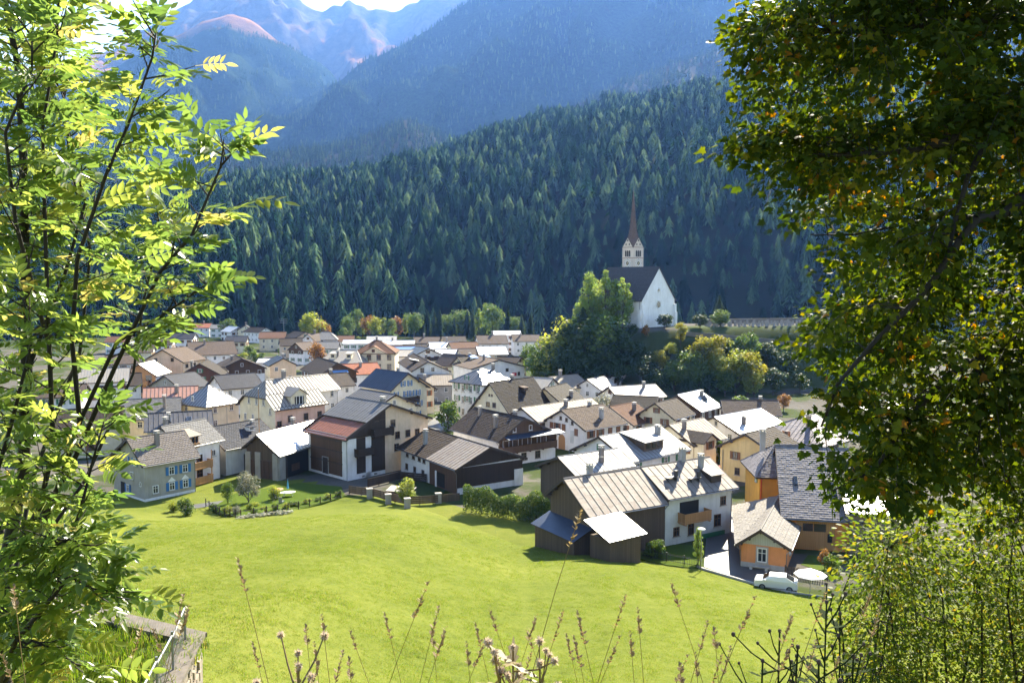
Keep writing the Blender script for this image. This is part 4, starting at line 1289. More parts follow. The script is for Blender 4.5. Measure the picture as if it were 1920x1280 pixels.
window(H, 'B', -2.5, 8.9, .9, 1.5, 'wood'); window(H, 'B', -1.3, 8.9, 1.0, 1.8, 'wood')
for u, z in ((.8, 8.9), (1.7, 6.6), (3.9, 6.6), (5.9, 6.5), (1.5, 4.4)): window(H, 'B', u, z, .95, 1.2, 'wood')
panel(H, 'R', H.xa + .9, H.xb - 1.4, .5, (H.topR - .3) / H.zs, 'wood', 'plank_bay', .08)
door(H, 'R', -.4, 1.5, 2.6, 'darkwood', .5)
for q in (.35, .62, .86): panel(H, 'R', H.xa + .8, H.xb - 1.3, H.topR * q / H.zs - .07, H.topR * q / H.zs + .07, 'trim', 'timber_rail', .16)
for u in (-5.2, -2.8, 3.2): panel(H, 'B', u - .3, u + .3, .15, .45, M_HOLE, 'cellar_opening', .03)
# ---- white house with barn end
H = house('white_brown')
panel(H, 'B', -H.yr, H.yl, 1.2, (H.topR - .02) / H.zs, 'darkwood', 'barn_boards', .07)
g = MB()
g.slab([(H.xb + .07, -H.yr, H.topR), (H.xb + .07, H.yl, H.topL), (H.xb + .07, 0, H.zr - .2)], (-.06, 0, 0), 0, 0)
g.build('gable_boards', P['darkwood'], H.root)
panel(H, 'B', H.yl - 1.5, H.yl + .02, -.3, 3.2, 'white', 'stone_pier', .2)
panel(H, 'R', .8, H.xb, -.2, (H.topR - .05) / H.zs, 'wood', 'barn_boards', .07)
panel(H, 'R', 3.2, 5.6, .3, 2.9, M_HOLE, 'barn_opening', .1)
panel(H, 'R', 2.8, 3.2, -.2, 3.0, 'white', 'stone_pier', .2)
for u, z in ((-6.8, 4.1), (-4.6, 4.1), (-2.6, 4.1), (-1, 4.1), (-7, 1.5), (-4.2, 1.5), (-1.4, 1.5)): window(H, 'R', u, z, .8, .95, 'wood')
# ---- timber topped house with long balcony
H = house('balcony')
balcony(H, 'B', .6, 2.9, H.yl + H.yr - .6, 1.5, 1.0, 'wood', posts=True)
g = MB()
loc, rz = face_place(H, 'B', .6, 5.6)
g.slab([(-H.yr, -2.0, -.05), (H.yl, -2.0, -.05), (H.yl, 0, .35), (-H.yr, 0, .35)], (0, 0, -.1), 0, 0)
g.build('balcony_roof', RM['metal_navy'], H.root, loc, (0, 0, rz))
for u in (-3.6, -1.6, .4, 2.4, 4.4): window(H, 'B', u, 4.2, 1.3, 1.4, 'white')
for u in (-1.8, 1.6): window(H, 'B', u, 6.9, .7, .9, 'white')
for u in (-2.5, .2, 3.2): window(H, 'B', u, 1.4, 1.1, 1.3, 'wood')
for u in (-5, -2, 1.2): window(H, 'R', u, 2.6, .9, 1.1, 'wood')
# ---- house with arched doorway
H = house('arch')
for u in (3.0, 1.5, -.2): window(H, 'A', u, 5.2, .85, 1.15, 'brown', closed=(u != 1.5))
window(H, 'A', -3.4, 4.6, .8, 1.2, 'brown', closed=True)
for u, z in ((.6, 7.2), (-.9, 7.0), (-2.4, 6.5)): window(H, 'A', u, z, .55, .7, 'wood')
panel(H, 'A', -2.7, -1.9, 1.9, 4.8, 'greywhite', 'pale_door', .08)
g = MB()
loc, rz = face_place(H, 'A', .3, 0)
n_ = 10
arch = [(-.85, -.05, 0), (.85, -.05, 0)] + [(.85 * cos(pi * i / n_), -.05, 1.9 + .85 * sin(pi * i / n_)) for i in range(n_ + 1)]
g.slab(arch[:2] + arch[2:], (0, .04, 0), 0, 0)
g.build('arched_door', P['newwood'], H.root, loc, (0, 0, rz))
for u in (-3.6, -1.2, 1.4, 3.6): window(H, 'R', u, 4.3, 1.0, 1.3, 'brown', closed=u > 0)
window(H, 'R', 0, 1.6, 1, 1.2, 'wood')
# ---- steep dark shingle house
H = house('dark_shingle')
for u in (.8, -.9): window(H, 'A', u, 7.0, .9, 1.0, 'wood')
for u in (.4, -.3): window(H, 'A', u, 9.2, .35, .45, 'wood')
for u in (-4, -1.2, 1.5, 4): window(H, 'R', u, 3.6, .9, 1.2, 'brown')
g = MB(); g.box(0, 0, 0, 1.3, 1.2, .6); g.box(0, 0, .36, 1.6, 1.5, .1, 1)
g.build('roof_hatch', [P['trim'], RM['tile_tan']], H.roof, (1.5, -2.0, H.zr - 2.0 * (H.zr - H.zr_) / H.wr + .3), (R(10), 0, 0))
H = house('dark_ext')
# ---- blue shutter house
H = house('blue_shut')
for u, z in ((-1.1, 10.5), (.7, 10.5), (-2.9, 7.9), (-.4, 7.9), (1.2, 7.9), (2.9, 7.9), (2.2, 5.1), (3.4, 5.1), (-2.6, 5.1), (0, 2.4), (3, 2.4)): window(H, 'B', u, z, .62, 1.15, 'blue')
balcony(H, 'B', .5, 5.9, 4.2, 1.1, 1.0, 'darkwood')
# ---- pink house
H = house('pink')
for u, z in ((2.6, 8.1), (.1, 8.1), (-2.2, 8.1), (3.9, 4.9), (1.4, 4.9), (-4.3, 6.6)): window(H, 'A', u, z, .7, 1.25, 'white')
for u, z in ((-4.8, 4.2), (-2.4, 5.0), (1.2, 5.0), (4.4, 5.0), (-2.4, 2.2), (1.2, 2.2), (4.4, 2.2)): window(H, 'R', u, z, 1.0, 1.3, 'wood')
balcony(H, 'R', -3.4, 3.0, 4.4, 1.3, 1.0, 'woodred')
g = MB()
dw, yf, zb, zt = 1.55, -H.yr + .2, 6.4, 9.4
g.hexa([(-1.9, yf, zb), (1.6, yf, zb), (1.6, -1.6, zb), (-1.9, -1.6, zb), (-1.9, yf, zt), (1.6, yf, zt), (1.6, -1.6, zt), (-1.9, -1.6, zt)], 0)
g.face([(-1.9, yf, zt), (1.6, yf, zt), (-.15, yf, zt + 1.1)], 0)
g.slab([(-2.3, yf - .35, zt - .22), (-.15, yf - .35, zt + 1.25), (-.15, -.6, zt + 1.25), (-2.3, -.6, zt - .22)], (0, 0, -.14), 1, 1)
g.slab([(-.15, yf - .35, zt + 1.25), (2.0, yf - .35, zt - .22), (2.0, -.6, zt - .22), (-.15, -.6, zt + 1.25)], (0, 0, -.14), 1, 1)
g.box(-.15, yf - .04, zb + 1.55, 2.0, .1, 2.1, 2); g.box(-.15, yf - .1, zb + 1.55, .1, .1, 2.1, 3); g.box(-.85, yf - .1, zb + 1.55, .08, .1, 2.1, 3); g.box(.55, yf - .1, zb + 1.55, .08, .1, 2.1, 3)
g.build('dormer', [P['cream'], RM['metal_pale'], P['glass'], P['frame']], H.roof)
g = MB()
pr_ = (H.zr - H.zr_) / H.wr
for row_, yy in ((0, -.93), (1, -.5)):
    for i in range(16): g.box(-H.L / 2 + .5 + i * .77, yy * H.wr, H.zr + yy * H.wr * pr_ + .1, .14, .1, .16)
g.build('snow_guard', P['iron'], H.roof)
# ---- timber chalet with awning
H = house('brown_chalet')
balcony(H, 'B', 0, 5.0, H.yl + H.yr, 1.3, 1.0, 'darkwood')
loc, rz = face_place(H, 'B', .6, 8.0)
g = MB(); g.slab([(-2, -1.3, -.4), (2, -1.3, -.4), (2, 0, .1), (-2, 0, .1)], (0, 0, -.05), 0, 0)
g.build('awning', simple('blue_awning_cloth', (0.16, 0.30, 0.55), 0.8), H.root, loc, (0, 0, rz))
# ---- farm on the meadow
H = house('farm', 0)
g = MB()
lx, ly, lz = H.xa, -H.yr, 3.6
g.slab([(lx - 2.6, -H.yr - .4, 2.75), (lx + .05, -H.yr - .4, 3.9), (lx + .05, H.yl + .3, 3.9), (lx - 2.6, H.yl + .3, 2.75)], (0, 0, -.14), 0, 1)
g.build('lean_to_roof', [RM['metal_navy'], P['trim']], H.root)
g = MB(); g.hexa([(lx - 2.2, -H.yr, -.8), (lx, -H.yr, -.8), (lx, H.yl, -.8), (lx - 2.2, H.yl, -.8), (lx - 2.2, -H.yr, 2.75), (lx, -H.yr, 3.7), (lx, H.yl, 3.7), (lx - 2.2, H.yl, 2.75)])
g.build('lean_to_wall', P['barn'], H.root)
H = house('farm', 1)
balcony(H, 'R', -1.6, 2.75, 4.2, 1.3, 1.0, 'newwood')
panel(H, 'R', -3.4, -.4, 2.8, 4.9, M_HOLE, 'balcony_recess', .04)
for u, z, w_, h_ in ((3.6, 4.2, .9, 1.1), (2.7, 1.9, 1.1, 1.5), (-1.6, 1.5, .9, 1.5), (-3.9, 1.5, .9, 1.1)): window(H, 'R', u, z, w_, h_, 'wood')
panel(H, 'R', -.2, 3.9, -.3, .55, 'green', 'painted_bench_wall', .12)
for u in (-2.6, 0, 2.4):
    for z in (1.6, 4.3): window(H, 'B', u, z, .9, 1.2, 'wood')
g = MB()
pr_ = (H.zr - H.zr_) / H.wr
g.hexa([(2.2, -3.9, H.zr - 3.9 * pr_ - .1), (3.9, -3.9, H.zr - 3.9 * pr_ - .1), (3.9, -1.9, H.zr - 1.9 * pr_ - .1), (2.2, -1.9, H.zr - 1.9 * pr_ - .1), (2.2, -3.9, H.zr - 3.9 * pr_ + .95), (3.9, -3.9, H.zr - 3.9 * pr_ + .95), (3.9, -1.9, H.zr - 1.9 * pr_ + .2), (2.2, -1.9, H.zr - 1.9 * pr_ + .2)], 0)
g.slab([(2.0, -4.15, H.zr - 3.9 * pr_ + 1.0), (4.1, -4.15, H.zr - 3.9 * pr_ + 1.0), (4.1, -1.2, H.zr - 1.9 * pr_ + .72), (2.0, -1.2, H.zr - 1.9 * pr_ + .72)], (0, 0, -.1), 1, 1)
g.build('dormer', [P['trim'], RM['metal_panel']], H.roof)
for cx, cy in ((-3.0, -2.6), (.1, -3.2)):
    g = MB(); zz = H.zr - abs(cy) * pr_
    g.box(cx, cy, zz + .4, 1.7, .7, .1); g.box(cx - .6, cy, zz + .15, .1, .5, .6); g.box(cx + .6, cy, zz + .15, .1, .5, .6); g.box(cx + .7, cy, zz + .7, .35, .35, .9)
    g.build('roof_vent', RM['metal_navy2'], H.roof)
H = house('farm2b')
g = MB()
pr_ = (H.zr - H.zr_) / H.wr
y0, y1 = -4.6, -1.0
g.hexa([(-2.4, y0, H.zr + y0 * pr_ - .1), (2.0, y0, H.zr + y0 * pr_ - .1), (2.0, y1, H.zr + y1 * pr_ - .1), (-2.4, y1, H.zr + y1 * pr_ - .1), (-2.4, y0, H.zr + y0 * pr_ + 1.4), (2.0, y0, H.zr + y0 * pr_ + 1.4), (2.0, y1, H.zr + y1 * pr_ + .3), (-2.4, y1, H.zr + y1 * pr_ + .3)], 0)
g.slab([(-2.7, y0 - .4, H.zr + y0 * pr_ + 1.45), (2.3, y0 - .4, H.zr + y0 * pr_ + 1.45), (2.3, -.1, H.zr + .12), (-2.7, -.1, H.zr + .12)], (0, 0, -.13), 1, 1)
for q in (-1.5, -.2, 1.1): g.box(q, y0 - .03, H.zr + y0 * pr_ + .75, .8, .08, .7, 2)
g.build('shed_dormer', [P['barn'], RM['metal_white2'], P['glass']], H.roof)
H = house('yellow_cross')
g = MB()
g.hexa([(-4.2, -6.2, -.8), (-.6, -6.2, -.8), (-.6, -1, -.8), (-4.2, -1, -.8), (-4.2, -6.2, 5.4), (-.6, -6.2, 5.4), (-.6, -1, 5.4), (-4.2, -1, 5.4)], 0)
g.face([(-4.2, -6.2, 5.4), (-.6, -6.2, 5.4), (-2.4, -6.2, 6.4)], 0)
g.slab([(-4.8, -6.7, 5.15), (-2.4, -6.7, 6.55), (-2.4, -.6, 6.55), (-4.8, -.6, 5.15)], (0, 0, -.15), 1, 1)
g.slab([(-2.4, -6.7, 6.55), (0, -6.7, 5.15), (0, -.6, 5.15), (-2.4, -.6, 6.55)], (0, 0, -.15), 1, 1)
g.build('cross_gable', [P['cream'], RM['tile_brown']], H.root)
o = window(H, 'R', -2.4, 4.6, 1.1, 1.2, 'brown'); o.location.y = -6.2
H = house('white64')
g = MB(); g.cone(0, 0, 0, .9, 1.0, 10)
g.build('roof_cowl', RM['metal_navy2'], H.roof, (1.8, -2.6, H.zr - 2.6 * (H.zr - H.zr_) / H.wr + .05))
# ---- yellow, ochre and orange houses by the street
H = house('yellow68')
for u, z, st in ((-2.4, 4.6, 'brown'), (2.0, 4.4, 'brown'), (-2.4, 1.8, 'wood'), (1.6, 1.7, 'wood')): window(H, 'A', u, z, .85, 1.15, st)
g = MB(); g.tube((H.xa - .1, H.yl - .5, 4.6), (H.xa - .1, H.yl - .5, 0), .06)
g.build('downpipe', P['zinc'], H.root)
H = house('ochre69')
window(H, 'R', 1.2, 5.9, 1.1, 1.0, 'white'); window(H, 'A', -2.6, 6.4, .7, 1.0, 'green')
window(H, 'R', -2.0, 3.2, .9, 1.1, 'white')
g = MB(); g.path([(H.xa + .2, -H.yr - .55, H.zr_), (H.xa + .2, -H.yr - .08, H.zr_ - .6), (H.xa + .2, -H.yr - .08, 0)], .06, .06)
g.build('downpipe', P['red'], H.root)
H = house('shingle70')
panel(H, 'R', H.xa + 1.2, H.xa + 5.4, .1, (H.topR - .05) / H.zs, 'newwood', 'plank_recess', .07)
for a_, b_ in ((H.xa + 1.9, H.xa + 3.0), (H.xa + 3.1, H.xa + 4.4)): panel(H, 'R', a_, b_, 2.2, 3.1, P['glass'], 'loft_window', .12)
panel(H, 'R', H.xa + 4.6, H.xa + 5.1, 1.0, 2.0, P['glass'], 'slit_window', .12)
for q, (cx, cy, s_) in enumerate(((-2.4, -5.6, 1.0), (1.8, -6.6, 1.5))):
    g = MB(); zz = H.zr + cy * (H.zr - H.zr_) / H.wr
    g.box(0, 0, 0, s_ * .55, s_ * 1.6, .12); g.box(0, 0, .08, s_ * .45, s_ * 1.4, .05, 1)
    g.build('skylight', [P['iron'], P['glass']], H.roof, (cx, cy, zz + .1), (atan2(H.zr - H.zr_, H.wr), 0, 0))
H = house('orange71')
g = MB()
e_ = H.xb + .06
zt_ = min(H.topR, H.topL) - .1
g.slab([(e_, -H.yr, zt_), (e_, H.yl, zt_), (e_, H.yl, H.topL), (e_, 0, H.zr - .22), (e_, -H.yr, H.topR)], (-.055, 0, 0), 0, 0)
g.build('gable_boards', P['greyboard'], H.root)
panel(H, 'B', -H.yr - .02, H.yl + .02, -.5, .7, 'concrete', 'plinth_band', .06)
g = MB(); loc, rz = face_place(H, 'B', .15, 1.9)
for s in (-1, 1):
    g.box(s * .57, -.05, 0, .15, .1, 1.6, 1)
g.box(0, -.05, .86, 1.3, .101, .12, 1); g.box(0, -.06, -.86, 1.36, .16, .14, 1)
g.build('window_surround', [P['frame'], P['concrete']], H.root, loc, (0, 0, rz))
window(H, 'B', .15, 1.9, .98, 1.55, 'white', sill=False)
g = MB()
g.box(0, -.55, .42, 2.2, .4, .08); g.box(-.8, -.55, .2, .3, .35, .4, 1); g.box(.8, -.55, .2, .3, .35, .4, 1)
bw = g.build('stone_bench', [P['concrete'], P['concrete']], None, (0, 0, 0))
m_ = Matrix.Translation(H.root.location) @ Matrix.Rotation(H.root.rotation_euler.z, 4, 'Z')
loc, rz = face_place(H, 'B', -.1, 0)
bw.location = m_ @ Vector(loc); bw.rotation_euler = (0, 0, rz + H.root.rotation_euler.z)
tag(bw, 'grey stone bench under the white cross window of the small orange house', 'bench')
for u in (-3, 0.5, 4): window(H, 'L', u, 1.9, .9, 1.2, 'white')
# ---- others
H = house('grey_white20')
for u, z in ((1.2, 8.6), (-1.6, 8.4), (3.2, 5.4), (0, 5.4), (-3, 5.4)): window(H, 'B', u, z, 1.0, 1.3, 'wood' if u < 0 else 'white')
H = house('beige22')
window(H, 'B', 2.6, 6.6, .9, 1.0, 'wood'); window(H, 'B', 6.3, 5.2, .7, 1.1, 'wood')
for u in (-5, -2.6): window(H, 'B', u, 5.2, .8, 1.0, 'wood')
o = panel(H, 'B', 4.2, 5.4, 4.6, 5.6, 'flower', 'flower_box', .4)
H = house('chalet80')
for u, z in ((-4.2, 4.4), (-1.4, 4.0), (2.2, 4.4), (4.4, 4.4)): window(H, 'B', u, z, 1.0, 1.2, 'wood')
H = house('cream32')
for u, z in ((-3, 9.2), (3, 6), (-2, 3), (2.5, 9.0)): window(H, 'A', u, z, 1.0, 1.1, 'wood')
for u, z in ((-3.5, 7.2), (0, 7.2), (3.6, 4.0)): window(H, 'R', u, z, 1.2, 1.1, 'wood')
H = house('modern33')
for u in (-2.4, .2, 2.2):
    for z in (5.2, 2.2): panel(H, 'A', u - .8, u + .8, z - 1.1, z + 1.1, P['glass'], 'glazed_bay', .06)
balcony(H, 'A', -.2, 3.6, 4.6, 1.2, .95, 'newwood')
H = house('hotel18')
for u in (-4.6, -1.6, 1.4, 4.6):
    for z in (8.0, 4.8, 1.8): window(H, 'R', u, z, 1.35, 1.8, 'wood')
g = MB()
g.face([(-3.6, -H.wr + .02, H.zr_ + .02), (3.6, -H.wr + .02, H.zr_ + .02), (0, -H.wr + .02, H.zr_ + 2.1)], 0)
g.slab([(-4.1, -H.wr - .3, H.zr_ - .05), (0, -H.wr - .3, H.zr_ + 2.25), (0, -2, H.zr_ + 2.25), (-4.1, -2, H.zr_ - .05)], (0, 0, -.16), 1, 2)
g.slab([(0, -H.wr - .3, H.zr_ + 2.25), (4.1, -H.wr - .3, H.zr_ - .05), (4.1, -2, H.zr_ - .05), (0, -2, H.zr_ + 2.25)], (0, 0, -.16), 1, 2)
g.box(-.2, -H.wr, H.zr_ + .8, 1.0, .1, 1.0, 3)
g.build('pediment', [P['cream2'], RM['tile_red'], P['trim'], P['glass']], H.roof)
# solar panels on the hipped roof: one part each
H = house('solar12')
m_sol = simple('solar_cell', (0.035, 0.042, 0.06), 0.5, 0.0, 0.3, 2.0)
m_frame = simple('solar_frame', (0.55, 0.56, 0.58), 0.4, 0.7)
pr_ = (H.zr - H.zr_) / H.wr
g = MB(); g.box(0, 0, .0, 1.6, 1.05, .06, 1); g.box(0, 0, .035, 1.42, .88, .02, 0)
pm = g.mesh('solar_panel', [m_sol, m_frame])
for j, n_ in enumerate((5, 4, 3)):
    for i in range(n_):
        yy = -H.wr * (.82 - .27 * j)
        add('solar_panel', pm, H.roof, ((i - (n_ - 1) / 2) * 1.68, yy, H.zr + yy * pr_ + .14), (atan2(pr_, 1), 0, 0))
g = MB()
for u in (-3.4, -1.2, 1.2, 3.4):
    for z in (8.0, 5.2, 2.2):
        window(H, 'A', u, z, .9, 1.5, 'white')
        window(H, 'R', u, z, .9, 1.5, 'white')

# ------------------------------------------------------------------ trees
BARK = simple('tree_bark', (0.075, 0.055, 0.04), 0.9, var=0.4, scale=12)
M_CON = leaf_mat('conifer_needles', [(0, (0.004, 0.018, 0.011)), (0.38, (0.010, 0.032, 0.018)), (0.58, (0.026, 0.060, 0.03)), (0.7, (0.10, 0.165, 0.08)), (1, (0.25, 0.30, 0.14))], 0.3, 0.0, 0.9, by='random', tcol=1.4)  # pale ramp end: larches, plus sunlight painted onto some trees and bough tips
M_LARCH = leaf_mat('larch_needles', [(0, (0.117, 0.195, 0.047)), (0.6, (0.195, 0.273, 0.068)), (1, (0.312, 0.332, 0.088))], 0.5, 0.1, 0.6, tcol=1.4)
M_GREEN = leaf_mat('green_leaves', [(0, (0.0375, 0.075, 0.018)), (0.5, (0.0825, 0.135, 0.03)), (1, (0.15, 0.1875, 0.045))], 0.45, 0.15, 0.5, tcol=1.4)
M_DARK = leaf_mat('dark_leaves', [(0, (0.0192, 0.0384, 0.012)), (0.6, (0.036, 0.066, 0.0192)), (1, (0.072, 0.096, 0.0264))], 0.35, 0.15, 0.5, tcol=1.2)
M_YELLOW = leaf_mat('yellow_autumn_leaves', [(0, (0.09, 0.115, 0.022)), (0.5, (0.20, 0.20, 0.03)), (1, (0.36, 0.31, 0.05))], 0.5, 0.15, 0.5, tcol=1.4)
M_LIME = leaf_mat('yellow_green_leaves', [(0, (0.1015, 0.145, 0.029)), (0.5, (0.1885, 0.232, 0.0435)), (1, (0.319, 0.3045, 0.058))], 0.5, 0.15, 0.5, tcol=1.4)
M_ORANGE = leaf_mat('rusty_leaves', [(0, (0.156, 0.104, 0.0325)), (0.5, (0.273, 0.1495, 0.052)), (1, (0.351, 0.208, 0.065))], 0.45, 0.15, 0.5, tcol=1.2)
M_PALE = leaf_mat('pale_grey_leaves', [(0, (0.10, 0.12, 0.075)), (0.5, (0.18, 0.185, 0.125)), (1, (0.34, 0.31, 0.23))], 0.35, 0.2, 0.5, tcol=1.2)


def conifer_mesh(seed, layers=9, pts=9, r=0.17, mat=None, top=0.0, low=0.06, droop=1.15, rag=0.4):
    """unit height conifer: whorls of ragged drooping boughs round a trunk"""
    g = np.random.default_rng(seed)
    V, F, T = [], [], []
    for i in range(layers):
        f = i / (layers - 1)
        z = low + (0.985 - low) * f ** 0.92
        rad = r * (1 - f) ** 0.62 * g.uniform(.8, 1.2) + 0.014
        dz = (0.98 - low) / layers * 1.5
        b = len(V)
        V.append((0, 0, min(1.0, z + dz * 0.9)))
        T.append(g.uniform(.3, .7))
        ph = g.uniform(0, 6.28)
        for j in range(pts * 2):
            a = ph + pi * j / pts + g.uniform(-.12, .12)
            if j % 2 == 0:
                q = rad * g.uniform(1 - rag, 1 + rag)
                V.append((cos(a) * q, sin(a) * q, z - q * droop * g.uniform(.4, 1.3)))
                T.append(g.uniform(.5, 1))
            else:
                q = rad * g.uniform(.35, .6)
                V.append((cos(a) * q, sin(a) * q, z + dz * g.uniform(.1, .3)))
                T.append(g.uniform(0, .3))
        for j in range(pts * 2):
            F.append((b, b + 1 + j, b + 1 + (j + 1) % (pts * 2)))
    nf = len(F)
    b = len(V)
    for zz, rr_ in ((-.03, .016), (.9, .004)):
        for j in range(4): V.append((cos(j * pi / 2) * rr_, sin(j * pi / 2) * rr_, zz)); T.append(0)
    for j in range(4):
        k = (j + 1) % 4
        F += [(b + j, b + k, b + 4 + k), (b + j, b + 4 + k, b + 4 + j)]
    mi = np.array([0] * nf + [1] * (len(F) - nf))
    return np_mesh('conifer', np.array(V), np.array(F), [mat or M_CON, BARK], mi, np.array(T))


CONIFERS = [conifer_mesh(s, 12, 8, r_) for s, r_ in ((1, .29), (2, .33), (3, .25), (4, .36), (5, .30), (6, .27))] + [conifer_mesh(31, 7, 7, .40, low=.2, droop=.7), conifer_mesh(32, 8, 7, .36, low=.12, droop=.9)]
M_CONFAR = leaf_mat('far_conifer_needles', [(0, (0.010, 0.026, 0.012)), (0.55, (0.022, 0.042, 0.018)), (0.8, (0.06, 0.085, 0.035)), (1, (0.14, 0.16, 0.065))], 0.25, 0.0, 0.9, by='random', tcol=1.2)  # pale ramp end paints the sunlit trees of the far slopes
FARCON = [conifer_mesh(s + 20, 5, 5, r_, M_CONFAR) for s, r_ in ((1, .26), (2, .3), (3, .23))]

unit_quad = np.array([(-.5, -.5, 0), (.5, -.5, 0), (.5, .5, 0), (-.5, .5, 0)])


def rand_rot(n, g, up=None):
    """n random rotation matrices; up: bias of the normals towards these directions"""
    nrm = g.normal(size=(n, 3))
    if up is not None: nrm = nrm * 0.75 + up
    nrm /= np.linalg.norm(nrm, axis=1)[:, None] + 1e-9
    t = g.normal(size=(n, 3))
    t -= nrm * (t * nrm).sum(1)[:, None]
    t /= np.linalg.norm(t, axis=1)[:, None] + 1e-9
    return np.stack([t, np.cross(nrm, t), nrm], -1)


def scatter_leaves(base_v, base_f, pos, rot, scale, tint_base=None, tint=None):
    n, k = len(pos), len(base_v)
    v = np.einsum('nij,kj->nki', rot, base_v) * np.asarray(scale).reshape(-1, 1, 1) + pos[:, None, :]
    f = (base_f[None] + (np.arange(n) * k)[:, None, None]).reshape(-1, base_f.shape[1])
    t = np.repeat(tint if tint is not None else np.zeros(n), k)
    return v.reshape(-1, 3), f, t


def crown_mesh(seed, n, leaf, mat, w=.38, z0=.16, clumps=26, shape='round', cr=.17):
    """unit height leafy crown: leaf sized faces gathered in clumps over an uneven volume"""
    g = np.random.default_rng(seed)
    C_ = []
    while len(C_) < clumps:
        p = g.uniform(-1, 1, 3)
        q = np.linalg.norm(p)
        if q > 1 or q < .35: continue
        if shape == 'column': p[:2] *= 1.0
        if shape == 'egg': p[:2] *= 1.05 - .35 * p[2]
        C_.append(p)
    C_ = np.array(C_)
    zc, hz = (1 + z0) / 2, (1 - z0) / 2
    ctr = np.stack([C_[:, 0] * w * .78, C_[:, 1] * w * .78, zc + C_[:, 2] * hz * .86], -1)
    idx = g.integers(0, clumps, n)
    d = g.normal(size=(n, 3))
    d /= np.linalg.norm(d, axis=1)[:, None]
    rad = cr * g.uniform(.6, 1.25, clumps)[idx] * g.uniform(.25, 1, n) ** .5
    pos = ctr[idx] + d * rad[:, None] * np.array([1, 1, .8])
    rot = rand_rot(n, g, d * .8 + np.array([0, 0, .5]))
    bv = np.array([(0, -.5, 0), (.32, 0, .06), (0, .5, 0), (-.32, 0, .06)])
    bf = np.array([(0, 1, 2, 3)])
    tint = np.clip(g.uniform(0, 1, clumps)[idx] * .6 + g.uniform(0, .4, n), 0, 1)
    v, f, t = scatter_leaves(bv, bf, pos, rot, leaf * g.uniform(.6, 1.35, n), None, tint)
    return np_mesh('crown', v, f, mat, None, t), ctr


def trunk_mesh(seed, ctr, r=.022, z1=.75):
    g = random.Random(seed)
    m = MB()
    m.path([(0, 0, -.04), (g.uniform(-.015, .015), 0, z1 * .35), (g.uniform(-.03, .03), g.uniform(-.03, .03), z1 * .7), (g.uniform(-.03, .03), g.uniform(-.03, .03), z1)], r, r * .25, 6)
    for c in ctr[::2]:
        zb = max(.1, c[2] - .3)
        m.path([(0, 0, min(zb, z1 * .9)), (c[0] * .5, c[1] * .5, (zb + c[2]) / 2), tuple(c)], r * .4, r * .08, 4)
    return m.mesh('trunk', BARK)


class Kind:
    def __init__(s, n, leaf, mat, seeds=(1, 2), **k):
        s.v = []
        for q in seeds:
            c, ctr = crown_mesh(q, n, leaf, mat, **k)
            s.v.append((c, trunk_mesh(q, ctr, z1=.85 if k.get('shape') == 'column' else .7)))


KN = {
    'green': Kind(2200, .055, M_GREEN, (1, 2)), 'dark': Kind(2200, .055, M_DARK, (3, 4)), 'yellow': Kind(2200, .055, M_YELLOW, (5, 6)), 'lime': Kind(2200, .055, M_LIME, (7, 8)),
    'orange': Kind(1800, .06, M_ORANGE, (9,)), 'poplar': Kind(2000, .035, M_LIME, (10, 11), w=.13, z0=.05, clumps=34, shape='column', cr=.075),
    'larch': Kind(3600, .03, M_LARCH, (12, 13, 14), w=.19, z0=.03, clumps=64, shape='egg', cr=.07), 'pale': Kind(1800, .05, M_PALE, (15,), w=.36, z0=.1),
    'bush': Kind(1700, .085, M_GREEN, (16, 17), w=.5, z0=-.02, clumps=22, cr=.22), 'limebush': Kind(1700, .085, M_LIME, (18,), w=.5, z0=-.02, clumps=22, cr=.22),
    'round': Kind(3000, .06, M_DARK, (19,), w=.46, z0=.12, clumps=60, cr=.15), 'roundlime': Kind(3000, .06, M_GREEN, (20,), w=.46, z0=.12, clumps=60, cr=.15),
}
M_SPRUCE = leaf_mat('spruce_needles', [(0, (0.02, 0.036, 0.015)), (0.5, (0.036, 0.056, 0.022)), (1, (0.075, 0.10, 0.04))], 0.3, 0.0, 0.9, by='random', tcol=1.4)
SPRUCE = [conifer_mesh(s, 22, 13, r_, M_SPRUCE, droop=.8, rag=.35) for s, r_ in ((41, .17), (42, .2), (43, .15))]
tree_i = 0


def tree(kind, x, y, h, label, group=None, cat='tree', wide=1.0, z=None, name=None):
    global tree_i
    tree_i += 1
    z = gzf(x, y) - .05 if z is None else z
    rz = (tree_i * 2.39996) % 6.283
    if kind == 'spruce':
        o = add(name or 'spruce_tree', SPRUCE[tree_i % 3], None, (x, y, z), (0, 0, rz), (h * wide, h * wide, h))
        return tag(o, label, cat, group)
    c, t = KN[kind].v[tree_i % len(KN[kind].v)]
    r = empty(name or ('shrub' if 'bush' in kind else 'broadleaf_tree' if kind != 'larch' else 'larch_tree'), (x, y, z), rz, label, cat, group)
    r.scale = (h * wide, h * wide, h)
    add('crown', c, r)
    add('trunk', t, r)
    return r


def tree_px(kind, u, y, vtop, label, wide=1.0, **k):
    p = at(u, vtop, y)
    return tree(kind, p.x, y, p.z - gzf(p.x, y), label, wide=wide, **k)


